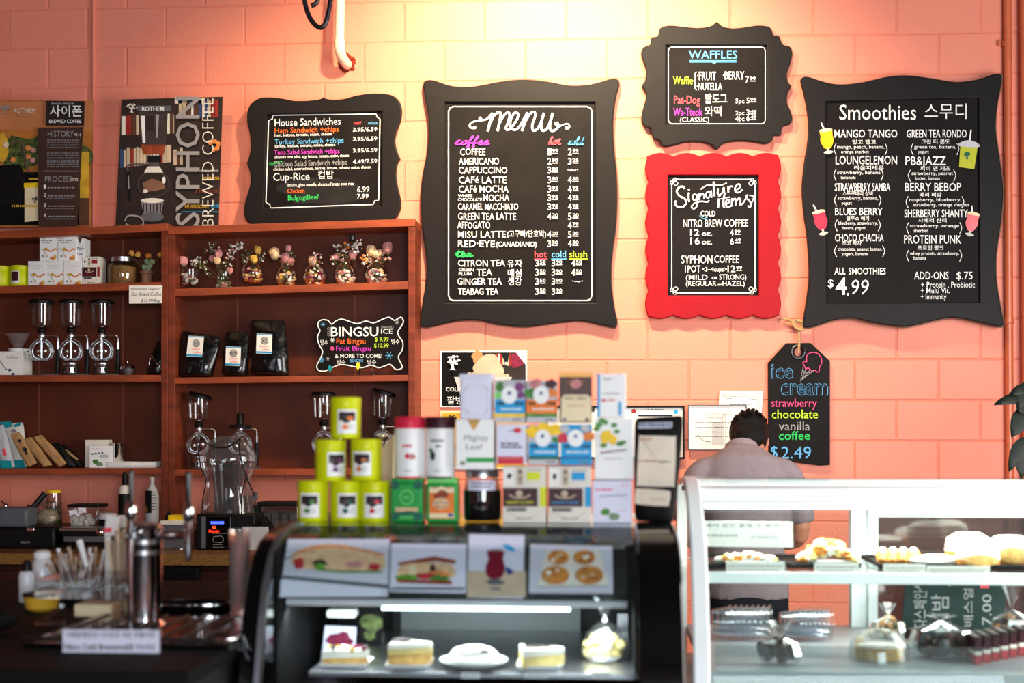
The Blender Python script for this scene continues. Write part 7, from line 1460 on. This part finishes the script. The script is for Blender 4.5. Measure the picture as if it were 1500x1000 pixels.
# stack of cups near the black case
Y = -3.78; c = P(351, 918, Y); c.z = ZF; s = S(351, Y); n = 16; hh = (P(351, 792, Y).z-ZF-.03)/n
for i in range(n):
    g = G('cup_amber'); z_ = ZF+i*hh; g.lathe([(11.5*s, 0), (14.5*s, .095), (15.2*s, .097), (15.2*s, .101)], (c.x, c.y, z_) if i < 13 else (c.x, c.y, z_), seg=22); 
    if z_+.101 > P(351, 790, Y).z+.03: continue
    tag(build('plastic_cup', g), ORD[i]+' clear cup from the bottom of the tall stack left of the black case', 'cup', 'tall stack of nested cups on the front counter')
t = thing('lid_stack', 'short stack of clear dome lids behind the tall cup stack', 'lids', (P(372, 870, -3.45).x, -3.45, ZF)); c = P(370, 870, -3.45); c.z = ZF; s = S(370, -3.45)
for i in range(7): g = G('cup_amber'); g.lathe([(14*s, 0), (15*s, 2*s), (13*s, 6*s), (6*s, 8*s)], c+Vector((0, 0, i*13*s)), seg=20, capb=False); build('lid', g, t)
# steel sink bowl and tongs by the case
t = thing('serving_tray', 'shiny oval serving tray left of the black case', 'tray', (P(290, 930, -3.55).x, -3.55, ZF)); c = Vector((P(285, 930, -3.5).x, -3.5, ZF)); s = S(285, -3.5)
g = G('black_gloss'); g.lathe([(48*s, 0), (56*s, 4*s), (62*s, 14*s), (60*s, 15*s), (50*s, 5*s)], c, seg=32, sy=.55, capt=True); build('dish', g, t); g = G('chrome'); g.lathe([(62.5*s, 14*s), (62.5*s, 16*s), (60.5*s, 16*s), (60.5*s, 14*s), (62.5*s, 14*s)], c, seg=32, sy=.55, capb=False); build('rim', g, t)
t = thing('tongs', 'chrome serving tongs lying across the tray left of the black case', 'tongs', (P(320, 950, -3.95).x, -3.95, ZF+.02)); g = G('chrome'); g.tube([P(262, 966, -3.95), P(300, 962, -3.98), P(345, 950, -4.0), P(356, 955, -4.0)], [.008, .007, .006, .004], smooth=3); g.tube([P(310, 920, -3.9), P(345, 905, -3.85), P(362, 905, -3.82)], [.003, .004, .006], smooth=3); build('arm', g, t)

# the lamps on the ceiling that wash the wall
for x, y, tx in ((-.35, -1.5, -.35), (.45, -1.6, .45), (-2.2, -1.6, -1.55)):
    t = thing('track_light', {-.35: 'black ceiling spot lamp over the centre of the menu wall', .45: 'black ceiling spot lamp over the waffles and red boards', -2.2: 'black ceiling spot lamp over the sandwich board'}[x], 'lamp', (x, y, ZT))
    g = G('black'); g.box(x-.05, x+.05, y-.02, y+.02, ZT-.02, ZT); g.tube([(x, y, ZT), (x, y, ZT-.06)], .01); build('mount', g, t)
    g = G('black'); M = (Vector((tx, 0, 2.9))-Vector((x, y, 4.15))).to_track_quat('Z', 'Y').to_matrix(); g.lathe([(.045, -.06), (.055, 0), (.06, .02)], (x, y, 4.19), M=M, seg=18); build('shade', g, t)

# ---- settle everything onto the surface it stands on
bpy.context.view_layer.update()
def plank(xl, xr, yl, yr):
    A, B = P(xl, yl, YS), P(xr, yr, YS)
    return (A.x-.01, B.x+.01, -.26, 0, lambda x: A.z+(B.z-A.z)*(x-A.x)/(B.x-A.x), .022)
surf = [plank(-60, 246, a_, b_) for a_, b_ in ((341, 327), (420, 413), (549, 549), (686, 685))]+[plank(246, 608, a_, b_) for a_, b_ in ((332, 320), (423, 412), (553, 549), (688, 686))]
surf += [(-4.6, xr, -.5, 0, lambda x: RZ, .045), (-4.6, xr, -.84, -.3, lambda x: CT, .055), (X0, X1, -3.64, -3.1, lambda x: ZC, .012), (X0, X1, -3.95, -3.2, lambda x: zd, .04), (WX0+.02, WX1, -3.2, -2.72, lambda x: zs_, .03), (WX0+.02, WX1, -3.5, -2.62, lambda x: zl, .04), (-2.3, X0, -4.38, -2.72, lambda x: ZF, .12)]
SKIP = ('riser', 'shelf_unit', 'display_case', 'stone_worktop', 'dark_worktop', 'front_counter', 'base_cabinet', 'fridge', 'plastic_cup', 'foam_plate', 'price', 'pipe', 'conduit', 'certificate', 'person', 'drip_tray', 'lettered_sign', 'hook', 'photo_card', 'coffee_dripper', 'scoop', 'black_clip', 'ice_cream', 'card_sign', 'tongs')
for o in list(C.objects):
    if o.parent or 'category' not in o or o.name.startswith(SKIP): continue
    vs = [m.matrix_world @ v.co for m in [o]+list(o.children_recursive) if m.type == 'MESH' for v in m.data.vertices]
    if not vs: continue
    zm = min(v.z for v in vs); xm = (min(v.x for v in vs)+max(v.x for v in vs))/2; ym = (min(v.y for v in vs)+max(v.y for v in vs))/2
    best = None
    for x0, x1, y0, y1, zf, tol in surf:
        if x0 <= xm <= x1 and y0 <= ym <= y1:
            dz = zf(xm)+.0006-zm
            if abs(dz) <= tol and (best is None or abs(dz) < abs(best)): best = dz
    if best is not None: o.location.z += best
